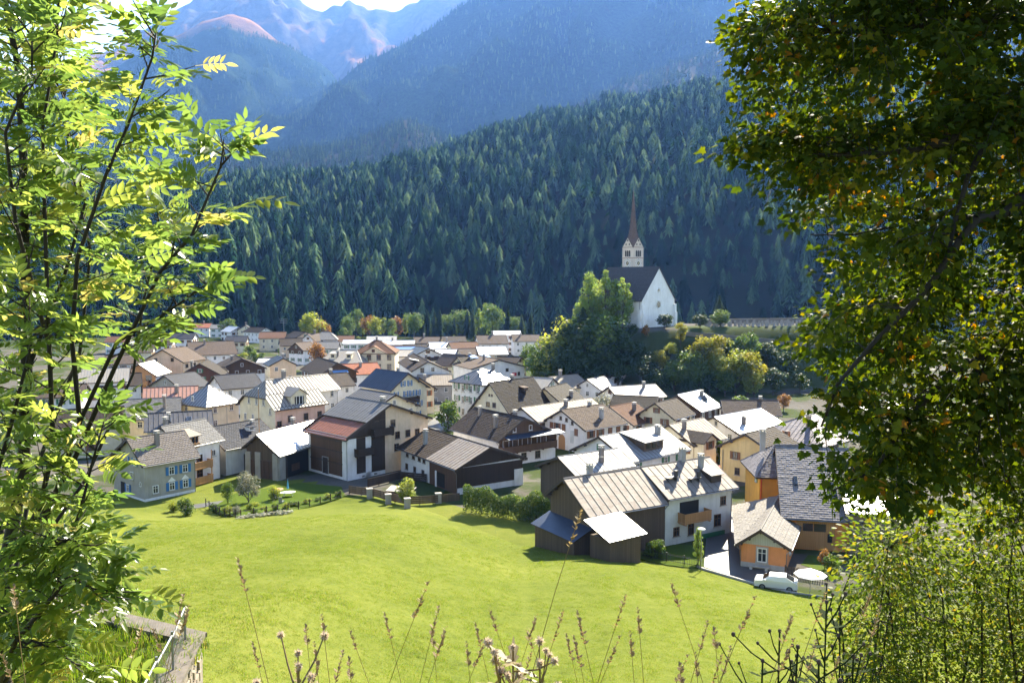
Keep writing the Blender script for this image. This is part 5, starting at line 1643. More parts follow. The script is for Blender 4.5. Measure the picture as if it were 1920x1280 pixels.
# trees round the church knoll
for u, y, v, l in ((1104, 246, 505, 'tall pale green larch, leftmost of the larches beside the church'), (1120, 250, 512, 'pale green larch half hidden between the two tallest larches'), (1136, 245, 494, 'tallest pale green larch beside the church'),
                   (1153, 250, 520, 'lower pale green larch behind the gap left of the church wall'), (1170, 244, 510, 'loose pale green larch standing right against the church wall'), (1092, 244, 540, 'short pale green larch at the left side of the larch group')):
    tree_px('larch', u, y, v, l, .88)
for u, y, v, l in ((1093, 240, 575, 'dark spruce at the foot of the leftmost larch'), (1112, 238, 588, 'dark spruce in front of the middle larch'), (1078, 238, 610, 'dark spruce next to the bright yellow green bush below the larches'), (1132, 237, 612, 'dark spruce below the loose larch on the knoll side')):
    tree_px('spruce', u, y, v, l, 1.5)
for u, y, v, k, w, l in (
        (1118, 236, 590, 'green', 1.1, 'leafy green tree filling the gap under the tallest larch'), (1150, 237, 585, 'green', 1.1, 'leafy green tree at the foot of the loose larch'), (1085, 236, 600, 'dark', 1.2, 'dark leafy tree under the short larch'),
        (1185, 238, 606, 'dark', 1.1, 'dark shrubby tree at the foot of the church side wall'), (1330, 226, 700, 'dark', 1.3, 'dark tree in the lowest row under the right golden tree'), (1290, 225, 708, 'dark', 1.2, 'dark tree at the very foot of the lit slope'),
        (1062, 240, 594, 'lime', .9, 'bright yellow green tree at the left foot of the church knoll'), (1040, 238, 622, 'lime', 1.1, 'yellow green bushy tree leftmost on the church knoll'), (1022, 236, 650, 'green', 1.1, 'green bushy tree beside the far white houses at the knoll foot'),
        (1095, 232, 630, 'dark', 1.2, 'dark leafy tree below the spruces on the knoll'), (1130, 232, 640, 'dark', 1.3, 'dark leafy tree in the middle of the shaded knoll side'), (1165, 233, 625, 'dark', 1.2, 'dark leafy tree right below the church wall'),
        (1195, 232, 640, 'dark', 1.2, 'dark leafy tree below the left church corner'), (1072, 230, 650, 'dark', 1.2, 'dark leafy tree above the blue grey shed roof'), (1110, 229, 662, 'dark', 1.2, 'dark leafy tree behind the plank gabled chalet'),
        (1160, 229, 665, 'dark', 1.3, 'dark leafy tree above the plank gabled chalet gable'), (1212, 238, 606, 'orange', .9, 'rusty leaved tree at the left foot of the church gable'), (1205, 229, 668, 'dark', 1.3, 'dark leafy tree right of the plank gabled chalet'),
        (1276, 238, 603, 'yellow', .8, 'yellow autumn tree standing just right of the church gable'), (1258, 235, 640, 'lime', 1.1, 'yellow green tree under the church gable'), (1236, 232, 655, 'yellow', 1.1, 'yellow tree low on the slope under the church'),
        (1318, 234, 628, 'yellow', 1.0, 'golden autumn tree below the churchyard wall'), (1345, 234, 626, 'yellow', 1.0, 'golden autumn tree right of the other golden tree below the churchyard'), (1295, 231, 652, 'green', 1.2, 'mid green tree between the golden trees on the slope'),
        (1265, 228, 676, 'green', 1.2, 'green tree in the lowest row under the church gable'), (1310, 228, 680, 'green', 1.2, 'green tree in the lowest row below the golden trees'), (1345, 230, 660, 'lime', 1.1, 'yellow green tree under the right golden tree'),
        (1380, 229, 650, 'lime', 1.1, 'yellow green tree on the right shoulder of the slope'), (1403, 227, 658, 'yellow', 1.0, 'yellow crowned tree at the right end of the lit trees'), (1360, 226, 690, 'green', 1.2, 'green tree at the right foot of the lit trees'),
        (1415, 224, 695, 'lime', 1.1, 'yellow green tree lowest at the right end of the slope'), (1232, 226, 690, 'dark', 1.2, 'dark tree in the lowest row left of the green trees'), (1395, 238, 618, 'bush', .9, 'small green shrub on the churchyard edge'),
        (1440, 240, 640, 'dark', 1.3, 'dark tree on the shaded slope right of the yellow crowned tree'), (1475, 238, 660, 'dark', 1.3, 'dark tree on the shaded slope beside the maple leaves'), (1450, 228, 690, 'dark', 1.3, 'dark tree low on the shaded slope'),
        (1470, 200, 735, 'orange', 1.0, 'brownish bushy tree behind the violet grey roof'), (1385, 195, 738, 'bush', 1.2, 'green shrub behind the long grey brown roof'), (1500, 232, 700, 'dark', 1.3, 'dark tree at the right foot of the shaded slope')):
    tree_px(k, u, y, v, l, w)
for u, y, v, k, l in ((1247, 244, 587, 'round', 'round clipped dark tree in front of the white church gable'), (1313, 246, 588, 'round', 'round clipped tree on the churchyard path'), (1351, 252, 579, 'roundlime', 'broad round tree in front of the churchyard spruce')):
    tree_px(k, u, y, v, l, 1.35)
tree_px('spruce', 1349, 264, 553, 'single dark spruce behind the round trees of the churchyard', 1.5)
# trees at the far edge of the village
edge = [(652, 596, 'green'), (668, 585, 'green'), (660, 590, 'spruce'), (680, 602, 'lime'), (692, 588, 'orange'), (704, 592, 'lime'), (719, 588, 'poplar'), (733, 603, 'green'), (745, 590, 'orange'), (760, 585, 'poplar'), (776, 588, 'green'), (784, 590, 'spruce'),
        (792, 600, 'spruce'), (801, 586, 'spruce'), (814, 590, 'spruce'), (824, 585, 'spruce'), (838, 592, 'green'), (852, 600, 'spruce'), (864, 582, 'green'), (876, 588, 'spruce'), (886, 586, 'spruce'), (898, 578, 'larch'),
        (911, 572, 'larch'), (924, 576, 'green'), (938, 590, 'spruce'), (951, 582, 'spruce'), (966, 596, 'green'), (978, 594, 'spruce'), (995, 592, 'spruce'), (1045, 588, 'spruce'), (648, 612, 'bush'), (690, 628, 'limebush'), (672, 630, 'limebush'), (735, 620, 'bush'),
        (850, 628, 'limebush'), (905, 618, 'green'), (868, 604, 'lime'), (930, 606, 'green')]
word = {'green': 'green leafy tree', 'lime': 'yellow green tree', 'orange': 'rusty leaved tree', 'poplar': 'slim pale poplar', 'spruce': 'dark spruce', 'larch': 'tall pale larch', 'bush': 'green shrub', 'limebush': 'yellow green shrub'}
for i, (u, v, k) in enumerate(edge):
    y = 452 + (i * 37 % 23) - (26 if 'bush' in k else 0)
    rank = sorted(e[0] for e in edge).index(u) + 1
    nth = ('first second third fourth fifth sixth seventh eighth ninth tenth eleventh twelfth thirteenth fourteenth fifteenth sixteenth seventeenth eighteenth nineteenth twentieth'.split() + ['twenty-' + w for w in 'first second third fourth fifth sixth seventh eighth ninth'.split()] + ['thirtieth'] + ['thirty-' + w for w in 'first second third fourth fifth sixth seventh eighth ninth'.split()])[rank - 1]
    k2 = k
    tree_px(k2, u, y, v - (6 if k in ('green', 'spruce', 'larch') else 0), '%s, %s from the left in the tree row behind the village' % (word[k], nth), {'spruce': 1.1, 'green': .85, 'larch': .9}.get(k, 1.0), group='tree row behind the village')
for u, y, v, k, w, l in ((585, 395, 581, 'lime', 1.0, 'big round yellowish tree standing over the far roofs'), (607, 396, 598, 'orange', .8, 'small thin tree beside the big round yellowish tree'), (592, 292, 636, 'orange', 1.0, 'small brown leaved tree in front of the boarded barn'),
                         (428, 455, 597, 'green', 1.2, 'bushy tree right of the bright red roof'), (995, 300, 641, 'green', 1.1, 'round green tree in front of the white inn'), (1012, 262, 668, 'green', 1.0, 'bushy green tree beside the long low beige gable'), (1003, 240, 690, 'bush', .8, 'green shrub at the end of the long white house'),
                         (466, 335, 646, 'green', 1.1, 'bushy garden tree left of the salmon roofed house'), (480, 318, 655, 'bush', 1.3, 'garden shrub in the green patch of the far village'), (455, 325, 660, 'limebush', 1.3, 'pale garden shrub in the green patch of the far village'), (530, 348, 650, 'bush', 1.2, 'dark shrub under the salmon roofed house wall'),
                         (840, 175, 745, 'bush', .8, 'green shrub between the yellowish house and the white solar house'), (1128, 185, 735, 'pale', 1.3, 'pale blossoming tree behind the beige tin roof'), (1350, 140, 818, 'bush', .8, 'small green shrub between cream house and yellow gable'),
                         (465, 116, 878, 'pale', .9, 'silvery grey leaved tree in the garden below the white tin barn'), (426, 116, 902, 'green', .7, 'thin young tree by the garden fence'), (515, 118, 910, 'limebush', .9, 'small yellow green bush beside the garden table'),
                         (765, 116, 893, 'lime', 1.05, 'round yellow green bush in front of the white house with barn end'), (348, 110, 930, 'bush', 1.0, 'low shrub at the wall of the grey shuttered house'), (1228, 92.5, 1006, 'bush', 1.0, 'grey green shrub under the wooden balcony'), (1310, 91.5, 985, 'larch', .8, 'slender young larch beside the street lamp'),
                         (325, 112, 938, 'limebush', 1.2, 'low pale shrub by the plinth of the grey shuttered house')):
    tree_px(k, u, y, v, l, w)
for u, y, v, l in ((880, 118, 893, 'clipped'), ):
    pass
# hedge below the dark barn gable
hg = np.random.default_rng(77)
ha, hb = on_ground(868, 962), on_ground(1032, 985)
n = 11000
t = hg.uniform(0, 1, n)
hh = 3.3 + 0.5 * np.sin(t * 9) + .35 * np.sin(t * 23 + 1)
off = hg.uniform(-1, 1, n) * 1.0
zz = hg.uniform(0, 1, n) ** .6 * hh * np.sqrt(np.clip(1 - (off / 1.25) ** 2 * .8, .1, 1))
pos = np.stack([ha.x + (hb.x - ha.x) * t, ha.y + (hb.y - ha.y) * t + off + .8, zz + .05], -1)
pos[:, 2] += gz(pos[:, 0], pos[:, 1])
v, f, tt_ = scatter_leaves(np.array([(0, -.5, 0), (.32, 0, .06), (0, .5, 0), (-.32, 0, .06)]), np.array([(0, 1, 2, 3)]), pos, rand_rot(n, hg, np.array([0, -.4, .6])), .26 * hg.uniform(.6, 1.3, n), None, hg.uniform(0, 1, n))
hr = empty('hedge', (0, 0, 0), 0, 'tall dark green hedge below the dark plank barn gable', 'hedge')
add('foliage', np_mesh('hedge_foliage', v, f, M_GREEN, None, tt_), hr)
m = MB()
for i in range(16):
    q = ha.lerp(hb, (i + .5) / 16); m.tube((q.x, q.y + .8, gzf(q.x, q.y + .8) - .1), (q.x + .1, q.y + .9, gzf(q.x, q.y) + 2), .05, .02, 5)
m.build('stems', BARK, hr)

# ------------------------------------------------------------------ forest on the hillsides
def points_on(P_, n, seed, tmax, ulim=(-60, 1990), dens=None):
    """n random places on a hill's slope within the visible sector"""
    g = np.random.default_rng(seed)
    nt_, na, _ = P_.shape
    az = np.arctan2(P_[-1, :, 0], P_[-1, :, 1])
    ok = np.where((az > R(-33)) & (az < R(36)))[0]
    j = g.uniform(0, 1, n * 3)
    r0, r1 = np.hypot(*P_[0, na // 2, :2]), np.hypot(*P_[-1, na // 2, :2])
    rr_ = np.sqrt(r0 * r0 + (r1 * r1 - r0 * r0) * j)         # even per area
    tj = (rr_ - r0) / (r1 - r0) * (nt_ - 1) * tmax
    ti = g.uniform(ok[0], ok[-1], n * 3)
    a, b = np.floor(tj).astype(int).clip(0, nt_ - 2), np.floor(ti).astype(int).clip(0, na - 2)
    fa, fb = (tj - a)[:, None], (ti - b)[:, None]
    p = (P_[a, b] * (1 - fa) * (1 - fb) + P_[a + 1, b] * fa * (1 - fb) + P_[a, b + 1] * (1 - fa) * fb + P_[a + 1, b + 1] * fa * fb)
    if dens is not None: p = p[dens(p, g)]
    return p[:n]


def instancer(name, label, pts, hts, meshes):
    """a far wood: one point per tree, a conifer set on each by geometry nodes"""
    me = bpy.data.meshes.new(name + '_points')
    me.vertices.add(len(pts))
    me.vertices.foreach_set('co', pts.astype(np.float32).ravel())
    a = me.attributes.new('size', 'FLOAT', 'POINT'); a.data.foreach_set('value', hts.astype(np.float32))
    a = me.attributes.new('turn', 'FLOAT_VECTOR', 'POINT')
    g = np.random.default_rng(len(pts))
    tv = np.zeros((len(pts), 3), np.float32); tv[:, 2] = g.uniform(0, 6.28, len(pts)); tv[:, :2] = g.normal(0, .03, (len(pts), 2))
    a.data.foreach_set('vector', tv.ravel())
    o = add(name, me)
    tag(o, label, None, None, 'stuff')
    coll = bpy.data.collections.new(name + '_kinds')
    for i, m_ in enumerate(meshes):
        coll.objects.link(bpy.data.objects.new(name + '_kind', m_))
    nt = bpy.data.node_groups.new(name, 'GeometryNodeTree')
    nt.interface.new_socket('Geometry', in_out='INPUT', socket_type='NodeSocketGeometry')
    nt.interface.new_socket('Geometry', in_out='OUTPUT', socket_type='NodeSocketGeometry')
    N = nt.nodes.new
    i_, o_ = N('NodeGroupInput'), N('NodeGroupOutput')
    ci = N('GeometryNodeCollectionInfo'); ci.inputs['Collection'].default_value = coll
    ci.inputs['Separate Children'].default_value = True; ci.inputs['Reset Children'].default_value = True
    ip = N('GeometryNodeInstanceOnPoints'); ip.inputs['Pick Instance'].default_value = True
    sz = N('GeometryNodeInputNamedAttribute'); sz.data_type = 'FLOAT'; sz.inputs['Name'].default_value = 'size'
    tn = N('GeometryNodeInputNamedAttribute'); tn.data_type = 'FLOAT_VECTOR'; tn.inputs['Name'].default_value = 'turn'
    ri = N('FunctionNodeRandomValue'); ri.data_type = 'INT'; ri.inputs[4].default_value = 0; ri.inputs[5].default_value = len(meshes) - 1
    L = nt.links.new
    L(i_.outputs[0], ip.inputs['Points']); L(ci.outputs[0], ip.inputs['Instance'])
    L(ri.outputs[2], ip.inputs['Instance Index']); L(sz.outputs[0], ip.inputs['Scale']); L(tn.outputs[0], ip.inputs['Rotation'])
    L(ip.outputs[0], o_.inputs[0])
    md = o.modifiers.new('trees', 'NODES'); md.node_group = nt
    return o


def clumpy(scale, lo):
    def f(p, g):
        k = np.array([mnoise.noise(Vector((q[0] * scale, q[1] * scale, 3))) for q in p])
        return k > lo + g.uniform(-.25, .25, len(p))
    return f


near = points_on(HILL1, 23000, 1, 1.0)
nh = (6.5 + 12 * nrg.random(len(near)) ** 1.3) * np.where(nrg.random(len(near)) < .10, 1.3, 1.0)
nh *= 1 + .35 * np.array([mnoise.noise(Vector((q[0] * .012, q[1] * .012, 9))) for q in near])
# the 300 nearest in the frame are trees of their own
uu = 960 + 1598 * near[:, 0] / near[:, 1]
vis = (uu > 330) & (uu < 1500)
order = np.argsort(np.where(vis, np.hypot(near[:, 0], near[:, 1]), 1e9))[:300]
for k, i in enumerate(order):
    q = near[i]
    o = add('conifer', CONIFERS[k % len(CONIFERS)], None, (q[0], q[1], q[2] - .3), (0, 0, k * 2.4), (nh[i] * 1.05, nh[i] * 1.05, nh[i]))
    tag(o, 'conifer at the shaded foot of the forest hillside behind the village', 'tree', 'conifers along the foot of the forest hillside')
rest = np.ones(len(near), bool); rest[order] = False
instancer('hillside_forest', 'dense conifer forest covering the near hillside', near[rest] - np.array([0, 0, .4]), nh[rest], CONIFERS)
p2a = points_on(HILL2A, 14000, 2, 1.0)
instancer('middle_forest', 'conifer forest on the lower wooded spur', p2a, nrg.uniform(9, 18, len(p2a)), FARCON)
p2b = points_on(HILL2B, 14000, 3, 1.0)
instancer('shoulder_forest', 'conifer forest on the hazy wooded shoulder', p2b, nrg.uniform(10, 19, len(p2b)), FARCON)
p3 = points_on(HILL3, 26000, 4, 1.0, dens=lambda p, g: (p[:, 2] < 1400 + g.uniform(-200, 60, len(p))) & clumpy(.004, -.12)(p, g))
instancer('mountain_forest', 'far conifer forest on the broad dark mountain', p3, nrg.uniform(11, 21, len(p3)), FARCON)
p4_ = points_on(HILL4, 22000, 5, .95, dens=lambda p, g: (p[:, 2] < 1180 + g.uniform(-170, 60, len(p))) & clumpy(.004, -.12)(p, g))
instancer('distant_forest', 'far conifer forest below the rounded grass top', p4_, nrg.uniform(12, 22, len(p4_)), FARCON)

# ------------------------------------------------------------------ the church on its knoll
CH_LABEL = 'white church with steep dark roof and slender brown spire on its knoll'
ch_yaw = R(-44)
apex = at(1237, 500, 250)
zb, zr, ze, W, Lc = gzf(apex.x, apex.y), apex.z, 25.6, 8.4, 19.0
cx, cy = apex.x - cos(ch_yaw) * Lc / 2, apex.y - sin(ch_yaw) * Lc / 2
CH = empty('church', (cx, cy, zb - .3), ch_yaw, CH_LABEL, 'church')
h_r, h_e = zr - zb + .3, ze - zb + .3
m = MB()
for xx, s in ((-Lc / 2 + .3, -1), (Lc / 2 - .3, 1)):
    pts = [(xx, -W, -1), (xx, W, -1), (xx, W, h_e), (xx, 0, h_r - .15), (xx, -W, h_e)]
    m.face(pts if s > 0 else pts[::-1], 0)
m.face([(-Lc / 2 + .3, -W, -1), (Lc / 2 - .3, -W, -1), (Lc / 2 - .3, -W, h_e), (-Lc / 2 + .3, -W, h_e)], 0)
m.face([(Lc / 2 - .3, W, -1), (-Lc / 2 + .3, W, -1), (-Lc / 2 + .3, W, h_e), (Lc / 2 - .3, W, h_e)], 0)
m.build('wall', P['white2'], CH)
m = MB()
sl = (h_r - h_e) / W
for s in (1, -1):
    m.slab([(-Lc / 2, s * (W + .5), h_e - .5 * sl), (Lc / 2, s * (W + .5), h_e - .5 * sl), (Lc / 2, 0, h_r), (-Lc / 2, 0, h_r)], (0, 0, -.25), 0, 1)
RM['church_slate'] = shingle_mat('church_slate', (0.085, 0.08, 0.082), 0.25, 0.5, 0.4, 0.6)
roof = m.build('roof', [RM['church_slate'], P['trim']], CH)
HC = House(); HC.far, HC.key = False, 'church'
for s in (1, -1):
    cover(HC, roof, [(-Lc / 2, s * (W + .5), h_e - .5 * sl), (Lc / 2, s * (W + .5), h_e - .5 * sl), (Lc / 2, 0, h_r), (-Lc / 2, 0, h_r)], (1, 0, 0), 'church_slate', 'tiles')
xg = Lc / 2 - .3
for z, r_, n in ((h_r * .62, .55, 4), (h_r * .385, .95, 20)):      # small quatrefoil opening and the round window
    m = MB()
    ring = [(xg + .09, cos(2 * pi * i / n) * (r_ + .28), z + sin(2 * pi * i / n) * (r_ + .28)) for i in range(n)]
    m.slab(ring, (-.085, 0, 0), 0, 0)
    o = m.build('window', P['greywhite'], CH)
    m = MB()
    m.slab([(xg + .12, cos(2 * pi * i / n) * r_, z + sin(2 * pi * i / n) * r_) for i in range(n)], (-.1, 0, 0), 0, 0)
    m.build('pane', P['glass'], o)
for s in (-1, 1):            # stepped corner buttresses
    m = MB()
    m.box(xg + .4, s * (W - .2), 1.5, 1.0, 1.0, 6); m.box(xg + .25, s * (W - .2), 5.6, .7, .9, 2.6); m.box(xg - .2, s * (W + .35), 2, .9, .9, 7)
    m.build('buttress', P['white2'], CH)
for x_ in (-6, -1, 4):       # tall side windows
    m = MB()
    m.box(x_, -W - .03, h_e * .55, 1.2, .06, 4.4)
    o = m.build('window', P['greywhite'], CH)
    m = MB()
    pts = [(x_ - .4, -W - .08, h_e * .55 - 1.9), (x_ + .4, -W - .08, h_e * .55 - 1.9)] + [(x_ + .4 * cos(pi * i / 6), -W - .08, h_e * .55 + 1.4 + .5 * sin(pi * i / 6)) for i in range(7)]
    m.slab(pts, (0, .07, 0), 0, 0)
    m.build('pane', P['glass'], o)
m = MB(); m.tube((xg - .6, -W - .12, h_e), (xg - .6, -W - .12, 0), .09, n=6); m.build('downpipe', P['zinc'], CH)
# tower behind the nave
M_TOWER = plaster('tower_stone', (0.62, 0.52, 0.43), 0.25)
M_SPIRE = shingle_mat('spire_shingle', (0.15, 0.105, 0.088), 0.3, 0.3, 0.3)
ty = 266.0
tl, tr_ = at(1167.5, 470, ty), at(1206, 470, ty)
tw = (tr_.x - tl.x) / (sin(R(35)) + cos(R(35)))
tcx = (tl.x + tr_.x) / 2
T = empty('church_tower', (tcx, ty, 15.5), R(-52), 'square pale stone church tower with clock faces under a slender brown spire', 'tower')
zsh, zgt, ztip = at(1187, 464, ty).z - 15.5, at(1187, 446, ty).z - 15.5, at(1184, 357, ty).z - 15.5
m = MB()
m.box(0, 0, (zsh - 2) / 2, tw, tw, zsh + 2)
for s in (-1, 1):
    m.face([(s * tw / 2, -tw / 2, zsh), (s * tw / 2, tw / 2, zsh), (s * tw / 2, 0, zgt)][::s]); m.face([(-tw / 2, s * tw / 2, zsh), (tw / 2, s * tw / 2, zsh), (0, s * tw / 2, zgt)][::-s])
m.build('shaft', M_TOWER, T)
m = MB()                     # four gables: the roof planes run from the gable tops up into the spire
hw = tw / 2 + .12
for k in range(4):
    a = k * pi / 2
    c, s = cos(a), sin(a)
    rot_ = lambda x_, y_, z_: (x_ * c - y_ * s, x_ * s + y_ * c, z_)
    for q in (-1, 1):
        m.slab([rot_(hw, 0, zgt + .2), rot_(hw, q * hw, zsh - .15), rot_(.0, .0, zgt + 2.2)][::q], (0, 0, -.18), 0, 0)
sr = tw * .36
ring = lambda r_, z_: [(cos(pi / 8 + i * pi / 4) * r_, sin(pi / 8 + i * pi / 4) * r_, z_) for i in range(8)]
prof = [(tw * .54, zsh + .6), (tw * .36, zgt + .4), (tw * .25, zgt + 3), (tw * .185, zgt + (ztip - zgt) * .4), (tw * .09, zgt + (ztip - zgt) * .75), (.05, ztip)]
for (ra, za), (rb_, zb_) in zip(prof, prof[1:]):
    A, B = ring(ra, za), ring(rb_, zb_)
    for i in range(8): m.face([A[i], A[(i + 1) % 8], B[(i + 1) % 8], B[i]])
m.build('spire', M_SPIRE, T)
m = MB(); m.tube((0, 0, ztip - .3), (0, 0, ztip + 1.6), .05); m.box(0, 0, ztip + 1.1, .7, .08, .08); m.ball(0, 0, ztip + .1, .22, .22, .22); m.build('cross', P['iron'], T)
m_clock = simple('clock_face', (0.70, 0.64, 0.56), 0.7)
m_line = simple('clock_marks', (0.10, 0.07, 0.05), 0.6)
for face, rz in (('B', pi / 2), ('R', 0), ('A', -pi / 2)):
    d = {'B': (tw / 2, 0), 'R': (0, -tw / 2), 'A': (-tw / 2, 0)}[face]
    m = MB()                 # clock
    zc = zsh - 4.9
    m.slab([(1.5 * cos(i * pi / 12), -.1, zc + 1.5 * sin(i * pi / 12)) for i in range(24)], (0, .09, 0), 0, 0)
    o = m.build('clock', m_clock, T, (d[0], d[1], 0), (0, 0, rz))
    m = MB(); m.slab([((.78 if i % 2 else .5) * cos(i * pi / 8), -.125, zc + (.78 if i % 2 else .5) * sin(i * pi / 8)) for i in range(16)], (0, .03, 0), 0, 0); m.build('dial_star', m_line, o)
    m = MB()
    for i in range(12): m.box(1.2 * sin(i * pi / 6), -.12, zc + 1.2 * cos(i * pi / 6), .2, .05, .34 if i % 3 == 0 else .26)
    m.build('hour_mark', m_line, o)
    m = MB(); m.hexa([(-.08, -.16, zc - .1), (.08, -.16, zc - .1), (.08, -.12, zc - .1), (-.08, -.12, zc - .1), (.35, -.16, zc + .62), (.47, -.16, zc + .56), (.47, -.12, zc + .56), (.35, -.12, zc + .62)])
    m.hexa([(-.07, -.16, zc + .1), (.07, -.16, zc + .1), (.07, -.12, zc + .1), (-.07, -.12, zc + .1), (-.5, -.16, zc - .85), (-.38, -.16, zc - .9), (-.38, -.12, zc - .9), (-.5, -.12, zc - .85)])
    m.build('clock_hand', simple('clock_hand_gold', (0.62, 0.5, 0.2), 0.5), o)
    for z_, w_, h_, n_ in ((zsh - 1.9, .62, 1.9, 3), (zsh - 8.1, .6, 1.2, 2)):      # belfry arches
        for i in range(n_):
            u = (i - (n_ - 1) / 2) * (w_ + .2)
            m = MB()
            pts = [(u - w_ / 2, -.05, z_ - h_ / 2), (u + w_ / 2, -.05, z_ - h_ / 2)] + [(u + w_ / 2 * cos(pi * k / 6), -.05, z_ + h_ / 2 - w_ / 2 + w_ / 2 * sin(pi * k / 6)) for k in range(7)]
            m.slab(pts, (0, .045, 0), 0, 0)
            m.build('belfry_window', M_HOLE, T, (d[0], d[1], 0), (0, 0, rz))
    for u, z_ in ((-.7, zsh + .9), (.7, zsh + .9), (0, zsh + 2.1)):
        m = MB(); m.box(u, -.03, z_, .38, .06, .55); m.build('gable_hole', M_HOLE, T, (d[0], d[1], 0), (0, 0, rz))
m = MB()
for z_ in (zsh, zsh - 3.3, zsh - 6.9): m.box(0, 0, z_, tw + .2, tw + .2, .18)
m.build('string_course', simple('brown_stone_course', (0.28, 0.17, 0.12), 0.9), T)
# churchyard: wall, gravestones, sheds
wa, wb = at(1296, 632, 243), at(1450, 632, 247)
M_YARD = simple('churchyard_stone', (0.16, 0.145, 0.125), 0.9, var=.4)
def yard_wall(a, b, h, label):
    g = MB()
    n = 14
    for i in range(n):
        p, q = a.lerp(b, i / n), a.lerp(b, (i + 1) / n)
        z1, z2 = gzf(p.x, p.y), gzf(q.x, q.y)
        d = (q - p).normalized(); nx, ny = -d.y * .25, d.x * .25
        g.hexa([(p.x - nx, p.y - ny, z1 - 1.5), (q.x - nx, q.y - ny, z2 - 1.5), (q.x + nx, q.y + ny, z2 - 1.5), (p.x + nx, p.y + ny, z1 - 1.5),
                (p.x - nx, p.y - ny, z1 + h), (q.x - nx, q.y - ny, z2 + h), (q.x + nx, q.y + ny, z2 + h), (p.x + nx, p.y + ny, z1 + h)])
    return tag(g.build('churchyard_wall', M_YARD), label, 'wall')
yard_wall(Vector((48, 241, 0)), Vector((92, 248, 0)), .7, 'low front wall of the churchyard above the yellow trees')
yard_wall(Vector((60, 268, 0)), Vector((104, 276, 0)), 1.5, 'long back wall of the churchyard behind the graves')
m = MB(); m.box(0, 0, .5, .6, .16, 1.0); m.box(0, -.25, .1, .7, .7, .2); m.box(0, 0, 1.05, .4, .14, .2)
stone_me = m.mesh('gravestone', [simple('grave_stone', (0.30, 0.28, 0.26), 0.8, var=.5)])
g_ = random.Random(3)
for r_ in range(4):
    for i in range(16):
        x_, y_ = 58 + i * 2.2 + g_.uniform(-.4, .4), 250 + r_ * 4.2 + i * .28
        o = add('gravestone', stone_me, None, (x_, y_, gzf(x_, y_)), (0, 0, g_.uniform(-.2, .2)), (g_.uniform(.8, 1.3),) * 3)
        tag(o, 'small pale gravestone among the graves beside the church', 'gravestone', 'gravestones in the churchyard')

# ------------------------------------------------------------------ foreground: ash tree on the left, maple and shrub on the right
M_ASH = leaf_mat('ash_leaf', [(0, (0.035, 0.075, 0.010)), (0.5, (0.075, 0.125, 0.014)), (0.9, (0.15, 0.18, 0.02)), (1, (0.24, 0.21, 0.04))], 0.55, 0.5, 0.3, tcol=2.7, tsat=0.93)
M_MAPLE = leaf_mat('maple_leaf', [(0, (0.018, 0.034, 0.005)), (0.45, (0.036, 0.058, 0.007)), (0.8, (0.095, 0.112, 0.011)), (0.98, (0.22, 0.18, 0.016)), (1, (0.24, 0.12, 0.02))], 0.48, 0.1, 0.55, tcol=2.0)
M_SHRUB = leaf_mat('shrub_leaf', [(0, (0.045, 0.08, 0.012)), (0.5, (0.085, 0.12, 0.018)), (0.85, (0.15, 0.16, 0.025)), (1, (0.27, 0.2, 0.03))], 0.5, 0.12, 0.5, tcol=1.9)
M_BARK2 = simple('dark_branch_bark', (0.022, 0.017, 0.013), 0.85, var=0.4, scale=40)
fg = np.random.default_rng(21)
pr = random.Random(21)


def leaflet(p, d, n, ln, w):
    """one folded leaflet: two quads from base p along d with normal n"""
    s = d.cross(n).normalized()
    q = [p, p + d * ln * .28 + s * w * .42 + n * .006, p + d * ln * .66 + s * w * .36 + n * .006, p + d * ln - n * ln * .08, p + d * ln * .66 - s * w * .36 + n * .006, p + d * ln * .28 - s * w * .42 + n * .006]
    return [tuple(x) for x in q], [(0, 1, 2, 3), (0, 3, 4, 5)]


def ash_leaf(seed):
    """compound leaf of unit length along +X"""
    g = random.Random(seed)
    V, F = [], []
    X_, Z_ = Vector((1, 0, 0)), Vector((0, 0, 1))
    pairs = g.choice([3, 4, 4, 5])
    def put(p, d, n, ln, w):
        v, f = leaflet(p, d, n, ln, w)
        b = len(V); V.extend(v); F.extend(tuple(b + i for i in q) for q in f)
    for i in range(pairs):
        x = .24 + .62 * i / pairs
        zz = -.22 * x * x
        for s in (-1, 1):
            a = s * R(g.uniform(48, 66))
            d = Vector((cos(a), sin(a), g.uniform(-.3, .05))).normalized()
            n = (Z_ + Vector((g.uniform(-.3, .3), g.uniform(-.3, .3), 0))).normalized()
            put(Vector((x, 0, zz)), d, n, g.uniform(.30, .38), g.uniform(.15, .19))
    put(Vector((.84, 0, -.155)), Vector((1, g.uniform(-.2, .2), -.35)).normalized(), Z_, .36, .17)
    b = len(V)
    for x in (0, .45, .86):
        V.extend([(x, -.008, -.22 * x * x), (x, .008, -.22 * x * x)])
    F.extend([(b, b + 1, b + 3, b + 2), (b + 2, b + 3, b + 5, b + 4)])
    return np.array(V), np.array(F)


def frames(dirs, g, up=0.9):
    """rotations whose x axis follows dirs and whose z axis leans upwards"""
    x = dirs / np.linalg.norm(dirs, axis=1)[:, None]
    z = g.normal(size=x.shape) * .5 + np.array([0, 0, up])
    z -= x * (z * x).sum(1)[:, None]
    z /= np.linalg.norm(z, axis=1)[:, None]
    return np.stack([x, np.cross(z, x), z], -1)


ASH = [ash_leaf(s) for s in range(6)]


